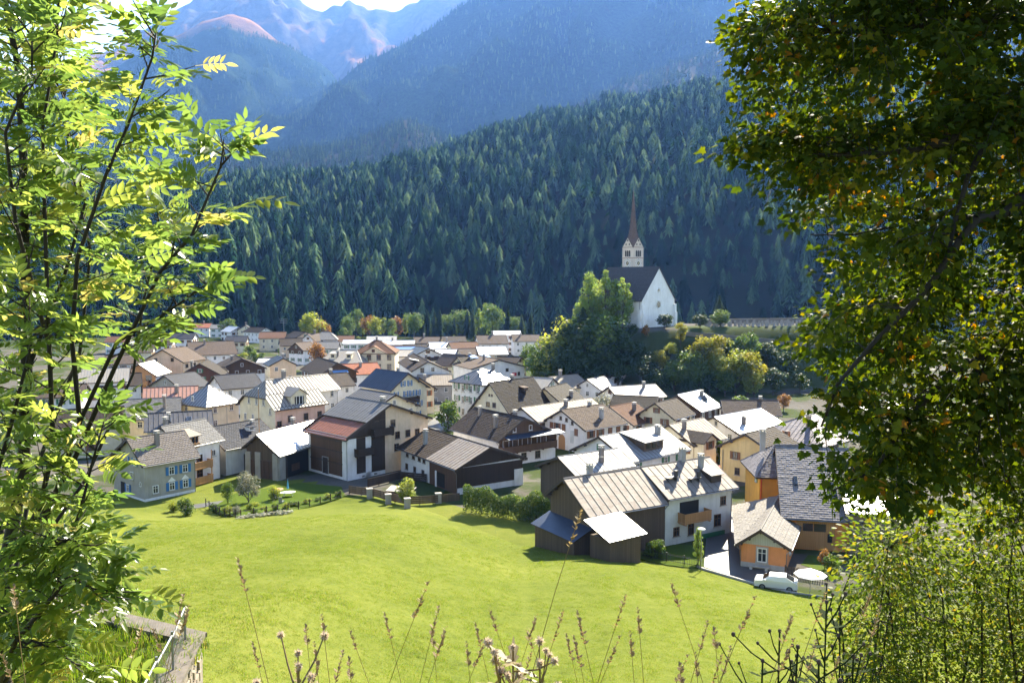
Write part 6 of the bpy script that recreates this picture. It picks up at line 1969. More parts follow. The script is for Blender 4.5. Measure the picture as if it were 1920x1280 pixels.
def foliage(root, kinds, mat, pos, rot, sc, tint, n_parts, eye=(0, 0, CAM_Z)):
    """the leaves nearest to the eye become single parts named leaf, all others one part of kind stuff"""
    order = np.argsort(np.linalg.norm(pos - np.array(eye), axis=1) - 0.6 * np.random.default_rng(3).random(len(pos)))
    uu = 960 + 1598 * pos[:, 0] / np.maximum(pos[:, 1], .1)
    vv = 525 - 1598 * (pos[:, 2] - CAM_Z) / np.maximum(pos[:, 1], .1)
    seen = (uu > 0) & (uu < 1920) & (vv > 0) & (vv < 1280)
    pick = [i for i in order if seen[i]][:n_parts]
    mes = {}
    for i in pick:
        k = i % len(kinds)
        tq = int(tint[i] * 3.99)
        if (k, tq) not in mes:
            v, f = kinds[k]
            mes[(k, tq)] = np_mesh('leaf', v, f, mat, None, np.full(len(v), (tq + .5) / 4))
        o = add('leaf', mes[(k, tq)], root)
        o.matrix_local = Matrix.Translation(Vector(pos[i])) @ Matrix(rot[i].tolist()).to_4x4() @ Matrix.Scale(float(sc[i]), 4)
    rest = np.ones(len(pos), bool); rest[pick] = False
    idx = np.where(rest)[0]
    Vs, Fs, Ts, b = [], [], [], 0
    for k, (bv, bf) in enumerate(kinds):
        ii = idx[idx % len(kinds) == k]
        v, f, t = scatter_leaves(bv, bf, pos[ii], rot[ii], sc[ii], None, tint[ii])
        Vs.append(v); Fs.append(f + b); Ts.append(t); b += len(v)
    tag(add('foliage', np_mesh('foliage', np.concatenate(Vs), np.concatenate(Fs), mat, None, np.concatenate(Ts)), root), kind='stuff')


def interp(path, t):
    k = t * (len(path) - 1)
    i = min(int(k), len(path) - 2)
    return path[i].lerp(path[i + 1], k - i)


# ---- ash tree
root_p = Vector((-3.45, 5.7, gzf(-3.45, 5.7) - .1))
stems = [
    ([root_p, at(5, 1250, 5.6), at(12, 1050, 5.6), at(45, 880, 5.6), at(50, 700, 5.5), at(47, 500, 5.5), at(44, 300, 5.4), at(35, 130, 5.4), at(8, 0, 5.4), at(-10, -130, 5.4)], .055, .010),
    ([at(12, 1060, 5.6), at(75, 950, 5.4), at(100, 840, 5.3), at(92, 640, 5.2), at(85, 440, 5.2), at(80, 240, 5.2), at(107, 70, 5.2), at(112, -60, 5.2)], .02, .005),
    ([at(8, 1150, 5.6), at(100, 940, 5.3), at(150, 790, 5.2), at(135, 640, 5.1), at(145, 485, 5.0), at(200, 325, 4.9), at(240, 235, 4.9), at(285, 110, 4.8), at(293, 62, 4.8)], .02, .004),
    ([at(60, 1000, 5.4), at(140, 860, 5.2), at(215, 690, 5.0), at(300, 510, 4.9), at(360, 440, 4.8), at(415, 310, 4.8), at(443, 280, 4.8)], .018, .004),
    ([at(40, 1180, 5.4), at(110, 1060, 5.1), at(150, 960, 5.0), at(175, 860, 4.9), at(195, 790, 4.9)], .016, .004),
    ([at(5, 1000, 5.7), at(-60, 800, 5.8), at(-90, 500, 5.8), at(-60, 250, 5.8), at(-30, 50, 5.8), at(-60, -120, 5.8)], .02, .005),
    ([at(5, 1200, 5.7), at(60, 900, 6.1), at(150, 660, 6.3), at(170, 470, 6.4), at(130, 300, 6.4), at(120, 180, 6.4), at(95, 20, 6.4)], .018, .004),
    ([at(20, 1100, 5.7), at(160, 900, 6.0), at(250, 700, 6.2), at(270, 560, 6.2), at(300, 440, 6.2), at(290, 350, 6.2)], .015, .003),
    ([at(150, 790, 5.2), at(220, 640, 5.0), at(290, 600, 4.9), at(350, 560, 4.9), at(390, 530, 4.9)], .014, .004),
    ([at(90, 640, 5.2), at(30, 420, 5.0), at(10, 250, 4.9), at(60, 130, 4.9), at(60, 60, 4.9)], .014, .004),
    ([at(10, 1240, 5.6), at(40, 1120, 5.0), at(90, 1030, 4.7), at(130, 1010, 4.6), at(185, 1030, 4.6)], .018, .004),
    ([at(0, 1280, 5.5), at(30, 1200, 4.9), at(90, 1130, 4.6), at(130, 1080, 4.5), at(190, 1110, 4.5)], .018, .004),
    ([at(50, 700, 5.5), at(120, 520, 5.6), at(160, 380, 5.7), at(120, 220, 5.7), at(120, 80, 5.7)], .014, .004),
    ([at(0, 1290, 5.5), at(60, 1210, 5.3), at(110, 1150, 5.2), at(150, 1090, 5.1), at(180, 1060, 5.1)], .012, .004),
    ([at(-10, 1260, 5.6), at(20, 1180, 5.9), at(60, 1110, 6.1), at(110, 1040, 6.2), at(150, 960, 6.2)], .012, .004),
    ([at(-20, 1290, 5.2), at(10, 1240, 4.9), at(60, 1200, 4.8), at(110, 1220, 4.8), at(150, 1250, 4.8)], .010, .003),
    ([at(-20, 1200, 5.4), at(-40, 1000, 5.0), at(20, 800, 4.8), at(60, 640, 4.7), at(40, 540, 4.7)], .018, .004),
]
ash = empty('ash_tree', root_p, 0, 'slender sunlit ash tree with feathered leaves at the left edge', 'tree')
off = -root_p
m = MB()
twm = MB()
lp, ld = [], []
for si, (path, r0, r1) in enumerate(stems):
    path = [Vector(p) for p in path]
    m.path([p + off for p in path], r0, r1, 7)
    ln = sum((b_ - a_).length for a_, b_ in zip(path, path[1:]))
    t0 = {0: .3, 2: .42, 3: .5, 6: .4, 7: .5}.get(si, .16)
    k = int(ln * (1 - t0) / (.078 if si not in (2, 3, 6, 7) else .095))
    for i in range(k):
        t = t0 + (1 - t0) * (i + pr.random() * .8) / k
        p = interp(path, min(t, .999))
        up = (interp(path, min(t + .05, 1)) - interp(path, max(t - .05, 0))).normalized()
        a = pr.uniform(0, 2 * pi)
        d = (Vector((cos(a) * 1.0, sin(a) * .8, 0)) + up * pr.uniform(.25, .9)).normalized()
        L_ = pr.uniform(.12, .42) * (1.1 - .5 * t)
        q = p + d * L_ + Vector((0, 0, .03))
        twm.path([p + off, p.lerp(q, .5) + Vector((0, 0, -.01)) + off, q + off], .006, .0025, 4)
        n = max(1, int(L_ / .13))
        for j in range(n + 1):
            s = (j + .6) / (n + .6)
            base = p.lerp(q, min(1, s))
            for sg in ((-1, 1) if j < n else (0,)):
                side = d.cross(Vector((0, 0, 1))).normalized() * sg
                lp.append(base); ld.append(d * .6 + side * .9 + Vector((pr.uniform(-.2, .2), pr.uniform(-.2, .2), pr.uniform(-.25, .2))))
    for j in range(3):
        lp.append(path[-1]); ld.append((path[-1] - path[-2]).normalized() + Vector((pr.uniform(-.6, .6), pr.uniform(-.4, .4), pr.uniform(-.2, .4))))
m.build('trunk', M_BARK2, ash, smooth=True)
tag(twm.build('twigs', M_BARK2, ash), kind='stuff')
lp = np.array([tuple(x + off) for x in lp]); ld = np.array([tuple(x) for x in ld])
foliage(ash, ASH, M_ASH, lp, frames(ld, fg), fg.uniform(.17, .28, len(lp)), np.clip(fg.normal(.5, .25, len(lp)), 0, .999), 300, eye=tuple(Vector((0, 0, CAM_Z)) + off))


# ---- maple
def maple_leaf(seed):
    g = random.Random(seed)
    out = [(0, .02), (.20, -.06), (.42, .02), (.30, .20), (.56, .42), (.28, .46), (.20, .62), (0, .98)]
    pts = out + [(-x, y) for x, y in out[-2:0:-1]]
    V = [(0, .34, .0)] + [(x * g.uniform(.9, 1.1), y * g.uniform(.93, 1.07), -abs(x) * .22 - (y - .3) ** 2 * .25) for x, y in pts]
    V = [(y, x, z) for x, y, z in V]
    n = len(pts)
    F = [(0, 1 + i, 1 + (i + 1) % n) for i in range(n)]
    return np.array(V), np.array(F)


MAPLE = [maple_leaf(s) for s in range(5)]


def in_poly(poly, u, v):
    c = np.zeros(len(u), bool)
    for i in range(len(poly)):
        (x1, y1), (x2, y2) = poly[i], poly[(i + 1) % len(poly)]
        if y1 != y2: c ^= ((y1 > v) != (y2 > v)) & (u < (x2 - x1) * (v - y1) / (y2 - y1) + x1)
    return c


def leafy_volume(name, label, cat, base, limbs, poly, depth, n_cl, per, size, kinds, mat, parts, seed, spread=.32, flat=.6, tint_mu=.42, bark=M_BARK2, twig=.008, droop=0.0, reach=0.0, extra=()):
    """a crown that fills a real volume: sprays of leaves on twigs that reach back to the limbs"""
    g = np.random.default_rng(seed)
    root = empty(name, base, 0, label, cat)
    off = -Vector(base)
    m = MB()
    nodes = []
    for path, r0, r1 in limbs:
        m.path([Vector(p) + off for p in path], r0, r1, 8)
        for a_, b_ in zip(path, path[1:]):
            for t in np.linspace(0, 1, 6)[:-1]: nodes.append(tuple(Vector(a_).lerp(Vector(b_), t)))
    m.build('trunk', bark, root, smooth=True)
    nodes = np.array(nodes)
    us, vs = [p[0] for p in poly], [p[1] for p in poly]
    cl = []
    while len(cl) < n_cl:
        u, v = g.uniform(min(us), max(us), 400), g.uniform(min(vs), max(vs), 400)
        for a_, b_ in zip(u[in_poly(poly, u, v)], v[in_poly(poly, u, v)]):
            cl.append(tuple(at(a_, b_, g.uniform(*depth))))
    cl = np.array(cl[:n_cl] + [tuple(at(*e)) for e in extra])
    tw = MB()
    P_, D_, T_ = [], [], []
    for c in cl:
        dd = np.linalg.norm(nodes - c, axis=1) + np.maximum(0, c[2] - nodes[:, 2]) * droop * 1.5 + np.maximum(0, nodes[:, 0] * -1 + c[0]) * droop
        i = np.argmin(np.abs(dd - reach) + .25 * dd)
        a_, c_ = Vector(nodes[i]), Vector(c)
        ln = (c_ - a_).length
        mid = a_.lerp(c_, .55) + Vector((g.normal(0, .06), g.normal(0, .06), .16 * ln * droop + .03))
        pth = [a_, a_.lerp(mid, .5) + Vector((0, 0, .05 * ln)), mid, mid.lerp(c_, .55) + Vector((0, 0, .05 * ln)), c_]
        tw.path([p + off for p in pth], twig * (.6 + .5 * ln), twig * .3, 4)
        k = int(per * g.uniform(.6, 1.3))
        t = g.uniform(.3, 1.02, k)
        ctr = np.array([tuple(interp(pth, min(q, .999))) for q in t])
        sp = spread * (1.15 - .6 * t)[:, None]
        q = g.normal(size=(k, 3)) * sp * np.array([1, 1, flat])
        P_.append(ctr + q)
        d = (c_ - mid).normalized()
        D_.append(q * 1.2 + np.array([d.x, d.y, d.z - .5]) * sp)
        mu = np.clip(g.normal(tint_mu, .19), .05, .9)
        T_.append(np.clip(g.normal(mu, .12, k) + (g.random(k) < .05) * .4, 0, .999))
    tag(tw.build('twigs', bark, root), kind='stuff')
    P_, D_, T_ = np.concatenate(P_), np.concatenate(D_), np.concatenate(T_)
    P_ = P_ + np.array(off)
    foliage(root, kinds, mat, P_, frames(D_, g, .55), size * g.uniform(.65, 1.25, len(P_)), T_, parts, eye=tuple(Vector((0, 0, CAM_Z)) + off))
    return root


mb_ = Vector((9.3, 11.2, gzf(9.3, 11.2) - .1))
ML = lambda *p: [at(u, v, y) for u, v, y in p]
limbs = [
    ([mb_, at(2270, 1100, 11.2), at(2240, 700, 11.2), at(2200, 350, 11.1), at(2150, 60, 11.0), at(2120, -250, 11.0)], .3, .12),
    (ML((2200, 330, 11.1), (2050, 170, 10.8), (1920, 182, 10.5), (1880, 185, 10.3), (1830, 197, 10.2), (1800, 230, 10.1), (1788, 262, 10.0), (1720, 282, 9.9), (1650, 287, 9.8), (1560, 292, 9.7), (1490, 289, 9.6)), .09, .014),
    (ML((2150, 200, 11.0), (1990, 190, 10.5), (1920, 215, 10.2), (1860, 250, 10.0), (1815, 330, 9.8), (1790, 420, 9.7), (1770, 520, 9.6)), .07, .012),
    (ML((2240, 500, 11.2), (2060, 330, 10.6), (1920, 370, 10.0), (1885, 400, 9.8), (1830, 412, 9.7), (1800, 450, 9.6), (1740, 540, 9.6), (1640, 640, 9.6), (1570, 720, 9.6), (1540, 800, 9.6)), .08, .012),
    (ML((2150, 20, 11.0), (1950, 40, 10.8), (1800, 40, 10.6), (1650, 60, 10.4), (1500, 60, 10.2), (1400, 90, 10.1)), .06, .01),
    (ML((2240, 700, 11.2), (2050, 620, 10.6), (1900, 640, 10.2), (1780, 700, 10.0), (1700, 790, 9.9), (1640, 880, 9.8), (1560, 920, 9.8)), .07, .01),
    (ML((1830, 412, 9.7), (1780, 400, 10.5), (1700, 420, 11.0), (1600, 440, 11.3), (1520, 440, 11.4)), .03, .008),
    (ML((2150, 60, 11.0), (2000, -40, 12.0), (1800, -20, 12.4), (1600, 120, 12.4), (1480, 180, 12.4)), .05, .01),
    (ML((2200, 350, 11.1), (2050, 480, 12.2), (1850, 560, 12.6), (1680, 560, 12.6), (1560, 600, 12.5)), .05, .01),
    (ML((2240, 700, 11.2), (2050, 800, 12.0), (1900, 830, 12.2), (1760, 850, 12.2)), .05, .01),
]
mpoly = [(1500, -60), (1410, 10), (1385, 75), (1400, 150), (1382, 230), (1400, 268), (1345, 288), (1350, 305), (1425, 325), (1420, 350), (1450, 395), (1500, 440), (1570, 415), (1575, 455), (1530, 500), (1560, 560), (1500, 610), (1475, 655), (1535, 690), (1555, 760), (1515, 880), (1560, 990),
         (1650, 930), (1655, 1030), (1740, 1060), (1850, 1000), (2250, 1060), (2250, -180), (1520, -180)]
leafy_volume('maple_tree', 'large dark maple with turning leaves overhanging the right edge', 'tree', mb_, limbs, mpoly, (9.2, 13.8), 840, 74, .10, MAPLE, M_MAPLE, 300, 31, .22, .4, droop=1.0, reach=1.3, extra=[(1340, 296, 9.5), (1362, 300, 9.6), (1385, 292, 9.6), (1405, 302, 9.7), (1420, 318, 9.6), (1440, 300, 9.6), (1372, 90, 9.8), (1385, 60, 10), (1380, 150, 9.9), (1395, 200, 9.8), (1378, 232, 9.8), (1410, 250, 9.8), (1418, 352, 9.7), (1440, 385, 9.8), (1470, 430, 9.8), (1400, 30, 10), (1430, 130, 9.7), (1420, 90, 9.7)])

# ---- shrub below the maple
def oval_leaf(seed):
    g = random.Random(seed)
    w = g.uniform(.42, .55)
    return np.array([(0, 0, 0), (.3, w * .46, -.05), (.7, w * .38, -.06), (1, 0, -.1), (.7, -w * .38, -.06), (.3, -w * .46, -.05)]), np.array([(0, 1, 2, 3), (0, 3, 4, 5)])


OVAL = [oval_leaf(s) for s in range(4)]
sb = Vector((8.2, 14.4, gzf(8.2, 14.4) - .1))
limbs = []
for i in range(16):
    x0 = 6.0 + i * .42 + pr.uniform(-.15, .15)
    y0 = 13.0 + pr.uniform(0, 3.0)
    base = Vector((x0, y0, gzf(x0, y0) - .1))
    u1 = 1610 + i * 30 + pr.uniform(-20, 20)
    limbs.append(([base, at(u1 - 10, 1290, y0), at(u1 + pr.uniform(-30, 30), 1130, y0), at(u1 + pr.uniform(-50, 50), 1010 - i * 6, y0)], .03, .008))
spoly = [(1580, 1420), (1572, 1150), (1590, 1060), (1615, 990), (1690, 960), (1760, 985), (1830, 940), (1920, 880), (2200, 800), (2250, 1420)]
leafy_volume('shrub', 'bright leafy shrub below the maple in the lower right corner', 'shrub', sb, limbs, spoly, (12.6, 16.5), 1500, 34, .095, OVAL, M_SHRUB, 0, 32, .34, .8, .45, twig=.007)

# ------------------------------------------------------------------ terrace with the stone wall and wire fence on the left
TZ = 20.2
wc = at(386, 1196, 25.4)
wc = Vector((wc.x - .35, wc.y - .35, TZ))
wl_ = Vector((-17.0, 28.6, TZ)); wf = Vector((-8.75, 19.0, TZ))
xs_, ys_ = np.linspace(-30, -1, 40), np.linspace(0, 1, 30)
poly = [wl_ + Vector((.0, -.2, 0)), wc + Vector((-.2, -.2, 0)), wf + Vector((-.2, 0, 0)), Vector((-8.6, 11.5, TZ)), Vector((-19, 11.5, TZ))]
nx_ = 30
Xg, Yg, Zg = np.zeros((nx_, nx_)), np.zeros((nx_, nx_)), np.zeros((nx_, nx_))
for i in range(nx_):
    for j in range(nx_):
        s, t = i / (nx_ - 1), j / (nx_ - 1)
        far_, near_ = poly[0].lerp(poly[1], s), poly[4].lerp(poly[3], s)
        p = near_.lerp(far_, t)
        Xg[j, i], Yg[j, i] = p.x, p.y
        Zg[j, i] = TZ - .12 + .1 * sin(p.x * 1.7) * cos(p.y * 1.3)
tag(add('terrace', grid_mesh('terrace', Xg, Yg, Zg, M_BANK)), 'grassy terrace above the stone wall in the lower left corner', None, None, 'structure')
M_STONE = simple('wall_stone', (0.27, 0.225, 0.175), 0.9, var=0.45, scale=4)
M_COPING = simple('wall_coping', (0.15, 0.125, 0.10), 0.95, var=0.45, scale=3)
M_MORTAR = simple('wall_mortar', (0.22, 0.19, 0.15), 0.95, var=.3)
SW = empty('stone_wall', (wc.x, wc.y, 15.0), 0, 'rubble stone retaining wall with flat coping below the wire fence', 'wall')
off = -Vector((wc.x, wc.y, 15.0))
m = MB()
def wall_run(g, a, b, w, z0, z1, mi=0):
    d = (b - a).normalized(); n = Vector((-d.y, d.x, 0)) * w / 2
    g.hexa([Vector((q.x, q.y, z)) + off for z in (z0, z1) for q in (a - n, b - n, b + n, a + n)], mi)
wall_run(m, wl_, wc, .5, 13, TZ - .08); wall_run(m, wc + Vector((0, .26, 0)), wf, .5, 13, TZ - .08)
m.build('wall_core', M_MORTAR, SW)
for a, b in ((wl_, wc + Vector((.25, 0, 0))), (wc + Vector((0, .3, 0)), wf)):
    g = MB(); wall_run(g, a, b, .72, TZ - .08, TZ + .06 + (.003 if a == wl_ else 0)); g.build('coping', M_COPING, SW)
def stone(p, d, n, w, h, th):
    g = MB()
    j = lambda: pr.uniform(-.04, .04)
    q = []
    for dep, k in ((0, 1.0), (th, .82)):
        for a_, b_ in ((-1, -1), (1, -1), (1, 1), (-1, 1)):
            q.append(p + d * (a_ * w / 2 * k + j()) + Vector((0, 0, b_ * h / 2 * k + j())) + n * dep)
    g.hexa([x + off for x in q])
    g.build('stone', M_STONE, SW)
d = (wf - wc).normalized(); n = Vector((-d.y, d.x, 0))
if n.x < 0: n = -n
ln = (wf - wc).length
for r_ in range(8):
    s = pr.uniform(0, .3)
    while s < ln - .2:
        w = pr.uniform(.28, .62)
        stone(wc + d * (s + w / 2) + n * .22 + Vector((0, 0, -.28 - r_ * .33)), d, n, w * .92, .29, pr.uniform(.08, .16))
        s += w
d2 = (wl_ - wc).normalized(); n2 = Vector((-d2.y, d2.x, 0))
if n2.y < 0: n2 = -n2
for r_ in range(3):
    s = 0
    while s < 3:
        w = pr.uniform(.3, .6); stone(wc + d2 * (s + w / 2) + n2 * .22 + Vector((0, 0, -.28 - r_ * .33)), d2, n2, w * .92, .29, .12); s += w
# fence of steel posts, one sloping rail and wire mesh
FN = empty('wire_fence', wc, 0, 'wire mesh fence with thin steel posts on the stone wall coping', 'fence')
off = -wc
posts = [(wl_.lerp(wc, .62), 1.3), (wc.lerp(wf, .03) + Vector((-.1, 0, 0)), 1.15), (wc.lerp(wf, .36), 1.15), (wc.lerp(wf, .64), 1.2), (wc.lerp(wf, .95), 1.2), (wl_.lerp(wc, .2), 1.3)]
for p, h in posts:
    g = MB(); g.tube(p + off + Vector((0, 0, -.1)), p + off + Vector((0, 0, h)), .035, n=8); g.build('post', P['galv'], FN)
for i, j in ((1, 2), (2, 3), (3, 4)):
    g = MB(); g.tube(posts[i][0] + off + Vector((0, 0, posts[i][1] - .12)), posts[j][0] + off + Vector((0, 0, posts[j][1] - .2)), .03, n=8); g.build('rail', P['galv'], FN)
g = MB()
for i, j in ((0, 1), (1, 2), (2, 3), (3, 4), (5, 0)):
    a, b = posts[i][0] + off, posts[j][0] + off
    L_ = (b - a).length
    for k in range(int(L_ / .11)):
        p = a.lerp(b, k * .11 / L_); q = a.lerp(b, min(1, k * .11 / L_ + .5 / L_))
        g.tube(p + Vector((0, 0, .03)), q + Vector((0, 0, 1.03)), .0022, n=3, cap=False); g.tube(q + Vector((0, 0, .03)), p + Vector((0, 0, 1.03)), .0022, n=3, cap=False)
tag(g.build('wire_mesh', P['galv'], FN), kind='stuff')

# ------------------------------------------------------------------ grass: blades on the bank and terrace, tufts on the meadow
M_BLADE = leaf_mat('grass_blade', [(0, (0.06, 0.11, 0.012)), (0.6, (0.11, 0.17, 0.02)), (1, (0.22, 0.21, 0.06))], 0.5, 0.3, 0.45, tcol=1.6)
M_STRAW = leaf_mat('dry_straw', [(0, (0.22, 0.17, 0.08)), (0.5, (0.32, 0.25, 0.13)), (1, (0.45, 0.38, 0.24))], 0.4, 0.3, 0.5, tcol=1.2)
M_HEAD = leaf_mat('seed_head', [(0, (0.2, 0.15, 0.085)), (0.5, (0.3, 0.235, 0.14)), (1, (0.42, 0.34, 0.22))], 0.35, 0.2, 0.6, tcol=1.2)
M_FLUFF = leaf_mat('seed_fluff', [(0, (0.5, 0.42, 0.32)), (0.5, (0.62, 0.54, 0.43)), (1, (0.72, 0.65, 0.55))], 0.55, 0.1, 0.8, tcol=1.1)
M_THISTLE = leaf_mat('thistle_green', [(0, (0.03, 0.045, 0.018)), (1, (0.07, 0.085, 0.03))], 0.3, 0.03, 0.8, tcol=1.2)
M_BROWNHEAD = simple('thistle_head', (0.075, 0.05, 0.04), 0.9, var=.4, scale=60)


def blades(n, g, hmin, hmax, spread, w=.006):
    """tuft of curved grass blades, two quads each"""
    V, F, T = [], [], []
    for i in range(n):
        a, r_ = g.uniform(0, 6.28), spread * g.uniform(0, 1) ** .5
        p = np.array([cos(a) * r_, sin(a) * r_, -.02])
        h, b_, ln = g.uniform(hmin, hmax), g.uniform(0, 6.28), g.uniform(.05, .5)
        s = np.array([-sin(b_), cos(b_), 0]) * w
        d = np.array([cos(b_), sin(b_), 0]) * h * ln
        k = len(V)
        for f_, ww in ((0, 1), (.55, .8), (1, .08)):
            c = p + d * f_ * f_ + np.array([0, 0, h * f_ * (1 - .25 * ln * f_)])
            V += [c - s * ww, c + s * ww]
        F += [(k, k + 1, k + 3, k + 2), (k + 2, k + 3, k + 5, k + 4)]
        T += [g.uniform(0, 1)] * 6
    return np.array(V), np.array(F), np.array(T)


def tuft_mesh(name, seed, n, hmin, hmax, spread, w, mat):
    v, f, t = blades(n, np.random.default_rng(seed), hmin, hmax, spread, w)
    return np_mesh(name, v, f, mat, None, t)


g_ = np.random.default_rng(8)
n = 60000
y = 34 + (y_edge(0) + 4 - 34) * g_.uniform(0, 1, n * 2)
x = g_.uniform(-.62, .5, n * 2) * (y + 10)
ok = (y < y_edge(x) - .6) & (y > 34) & ~((x < -8) & (y < 29))
x, y = x[ok][:n], y[ok][:n]
pts = np.stack([x, y, gz(x, y) + .12 * np.sin(x * .31 + 1.3 * np.sin(y * .21)) * np.clip((y - 20) / 20, 0, 1)], -1)
pv = np.array([mnoise.noise(Vector((q[0] * .16, q[1] * .16, 1))) + .7 * mnoise.noise(Vector((q[0] * .6, q[1] * .6, 2))) for q in pts])
instancer('grass', 'short meadow grass on the sunny slope', pts, (0.75 + .5 * np.clip(pv, -.8, 1.2)) * g_.uniform(.7, 1.3, len(pts)), [tuft_mesh('grass_tuft', s, 14, .05, .13, .3, .012, M_BLADE) for s in (1, 2, 3)])
n = 5200
x = g_.uniform(-3.2, 4.2, n); y = g_.uniform(1.6, 7, n)
k = np.abs(x) < y * .75 + .4
pts = np.stack([x[k], y[k], gz(x[k], y[k])], -1)
xt, yt = g_.uniform(-19, -9.2, 2600), g_.uniform(12, 26.5, 2600)
ok = yt < 28.6 - (xt + 17) * .42 - .4
pts2 = np.stack([xt[ok], yt[ok], np.full(ok.sum(), TZ - .1)], -1)
instancer('bank_grass', 'rough grass on the bank under the camera', pts, g_.uniform(.7, 1.4, len(pts)), [tuft_mesh('bank_tuft', s, 16, .12, .42, .12, .004, M_BLADE if s < 13 else M_STRAW) for s in (11, 12, 13)])
instancer('terrace_grass', 'rough bright grass on the walled terrace', pts2, g_.uniform(.8, 1.5, len(pts2)), [tuft_mesh('terrace_tuft', s, 16, .1, .3, .2, .012, M_BLADE) for s in (15, 16)])


# tall grass stalks with seed heads
def stalk(seed):
    g = random.Random(seed)
    lean, bend = g.uniform(-.12, .12), g.uniform(.0, .16)
    pt = lambda t: Vector((lean * t + bend * t * t * (1 if lean > 0 else -1), g.uniform(-.004, .004), t))
    s = MB(); pp = [pt(i / 7) for i in range(8)]; s.path(pp, .0015, .0007, 4)
    for i in range(2):
        a = pp[2 + i]; q = a + Vector((g.uniform(-.22, .22), g.uniform(-.1, .1), .16)); w = Vector((0, .004, 0))
        s.face([a - w, a + w, q]); s.face([q, a + w, a - w])
    me_s = s.mesh('stem', M_STRAW)
    h = MB()
    top = pp[-1]
    dr = (pp[-1] - pp[-2]).normalized()
    L_ = g.uniform(.05, .095)
    for i in range(40):
        t = g.random()
        c = top + dr * (t - .75) * L_
        a = g.uniform(0, 6.28)
        o = Vector((cos(a), sin(a), .9)).normalized()
        l = g.uniform(.007, .016) * (1.15 - .6 * t); w = o.cross(dr).normalized() * l * .28
        h.face([c, c + o * l * .5 + w, c + o * l, c + o * l * .5 - w])
    return me_s, h.mesh('seed_head', M_HEAD if seed % 2 else M_STRAW)


ST = [stalk(s) for s in range(8)]
tops = [(915, 972, 2.6), (445, 1182, 2.4), (590, 1108, 2.3), (556, 1062, 2.8), (660, 1165, 2.3), (712, 1152, 2.5), (685, 1190, 2.3), (615, 1178, 2.6), (1017, 1130, 2.4), (1058, 1148, 2.9), (1217, 1134, 2.4), (1193, 1160, 2.4), (1250, 1152, 2.4), (1224, 1178, 2.6), (1332, 1162, 2.3),
        (1384, 1184, 2.4), (1396, 1124, 2.5), (1416, 1098, 2.7), (1300, 1212, 2.3), (1180, 1206, 2.4), (1235, 1196, 2.3), (1270, 1225, 2.5), (880, 1165, 2.9), (846, 1185, 3.1), (905, 1160, 2.4), (785, 1185, 3.0), (744, 1210, 2.6), (808, 1160, 3.2), (640, 1215, 2.4),
        (530, 1235, 2.2), (476, 1250, 2.6), (700, 1240, 2.2), (860, 1235, 2.4), (1090, 1230, 2.2), (1130, 1240, 2.6), (1150, 1200, 2.9), (1355, 1235, 2.3), (1420, 1215, 2.3), (1450, 1240, 2.6), (1320, 1250, 2.2), (1205, 1240, 2.2), (1110, 1185, 3.2), (770, 1250, 2.3),
        (560, 1215, 2.9), (605, 1250, 2.3), (230, 1130, 2.5), (195, 1150, 2.3), (75, 1105, 2.4), (120, 1190, 2.4), (160, 1230, 2.3), (1000, 1205, 2.7), (980, 1180, 3.0), (925, 1215, 2.4), (1540, 1150, 2.5), (1500, 1120, 2.9)]
for i, (u, v, y) in enumerate(tops):
    p = at(u, v, y)
    zg = gzf(p.x, y)
    H_ = p.z - zg
    k = i % len(ST)
    r = empty('grass_stalk', (p.x - ST[k][0].vertices[-1].co.x * H_ * .6, y, zg), 0, 'tall dry grass stalk with a seed head rising before the meadow', 'grass stalk', 'grass stalks along the bottom of the view')
    r.scale = (H_, H_, H_)
    add('stem', ST[k][0], r); add('seed_head', ST[k][1], r)


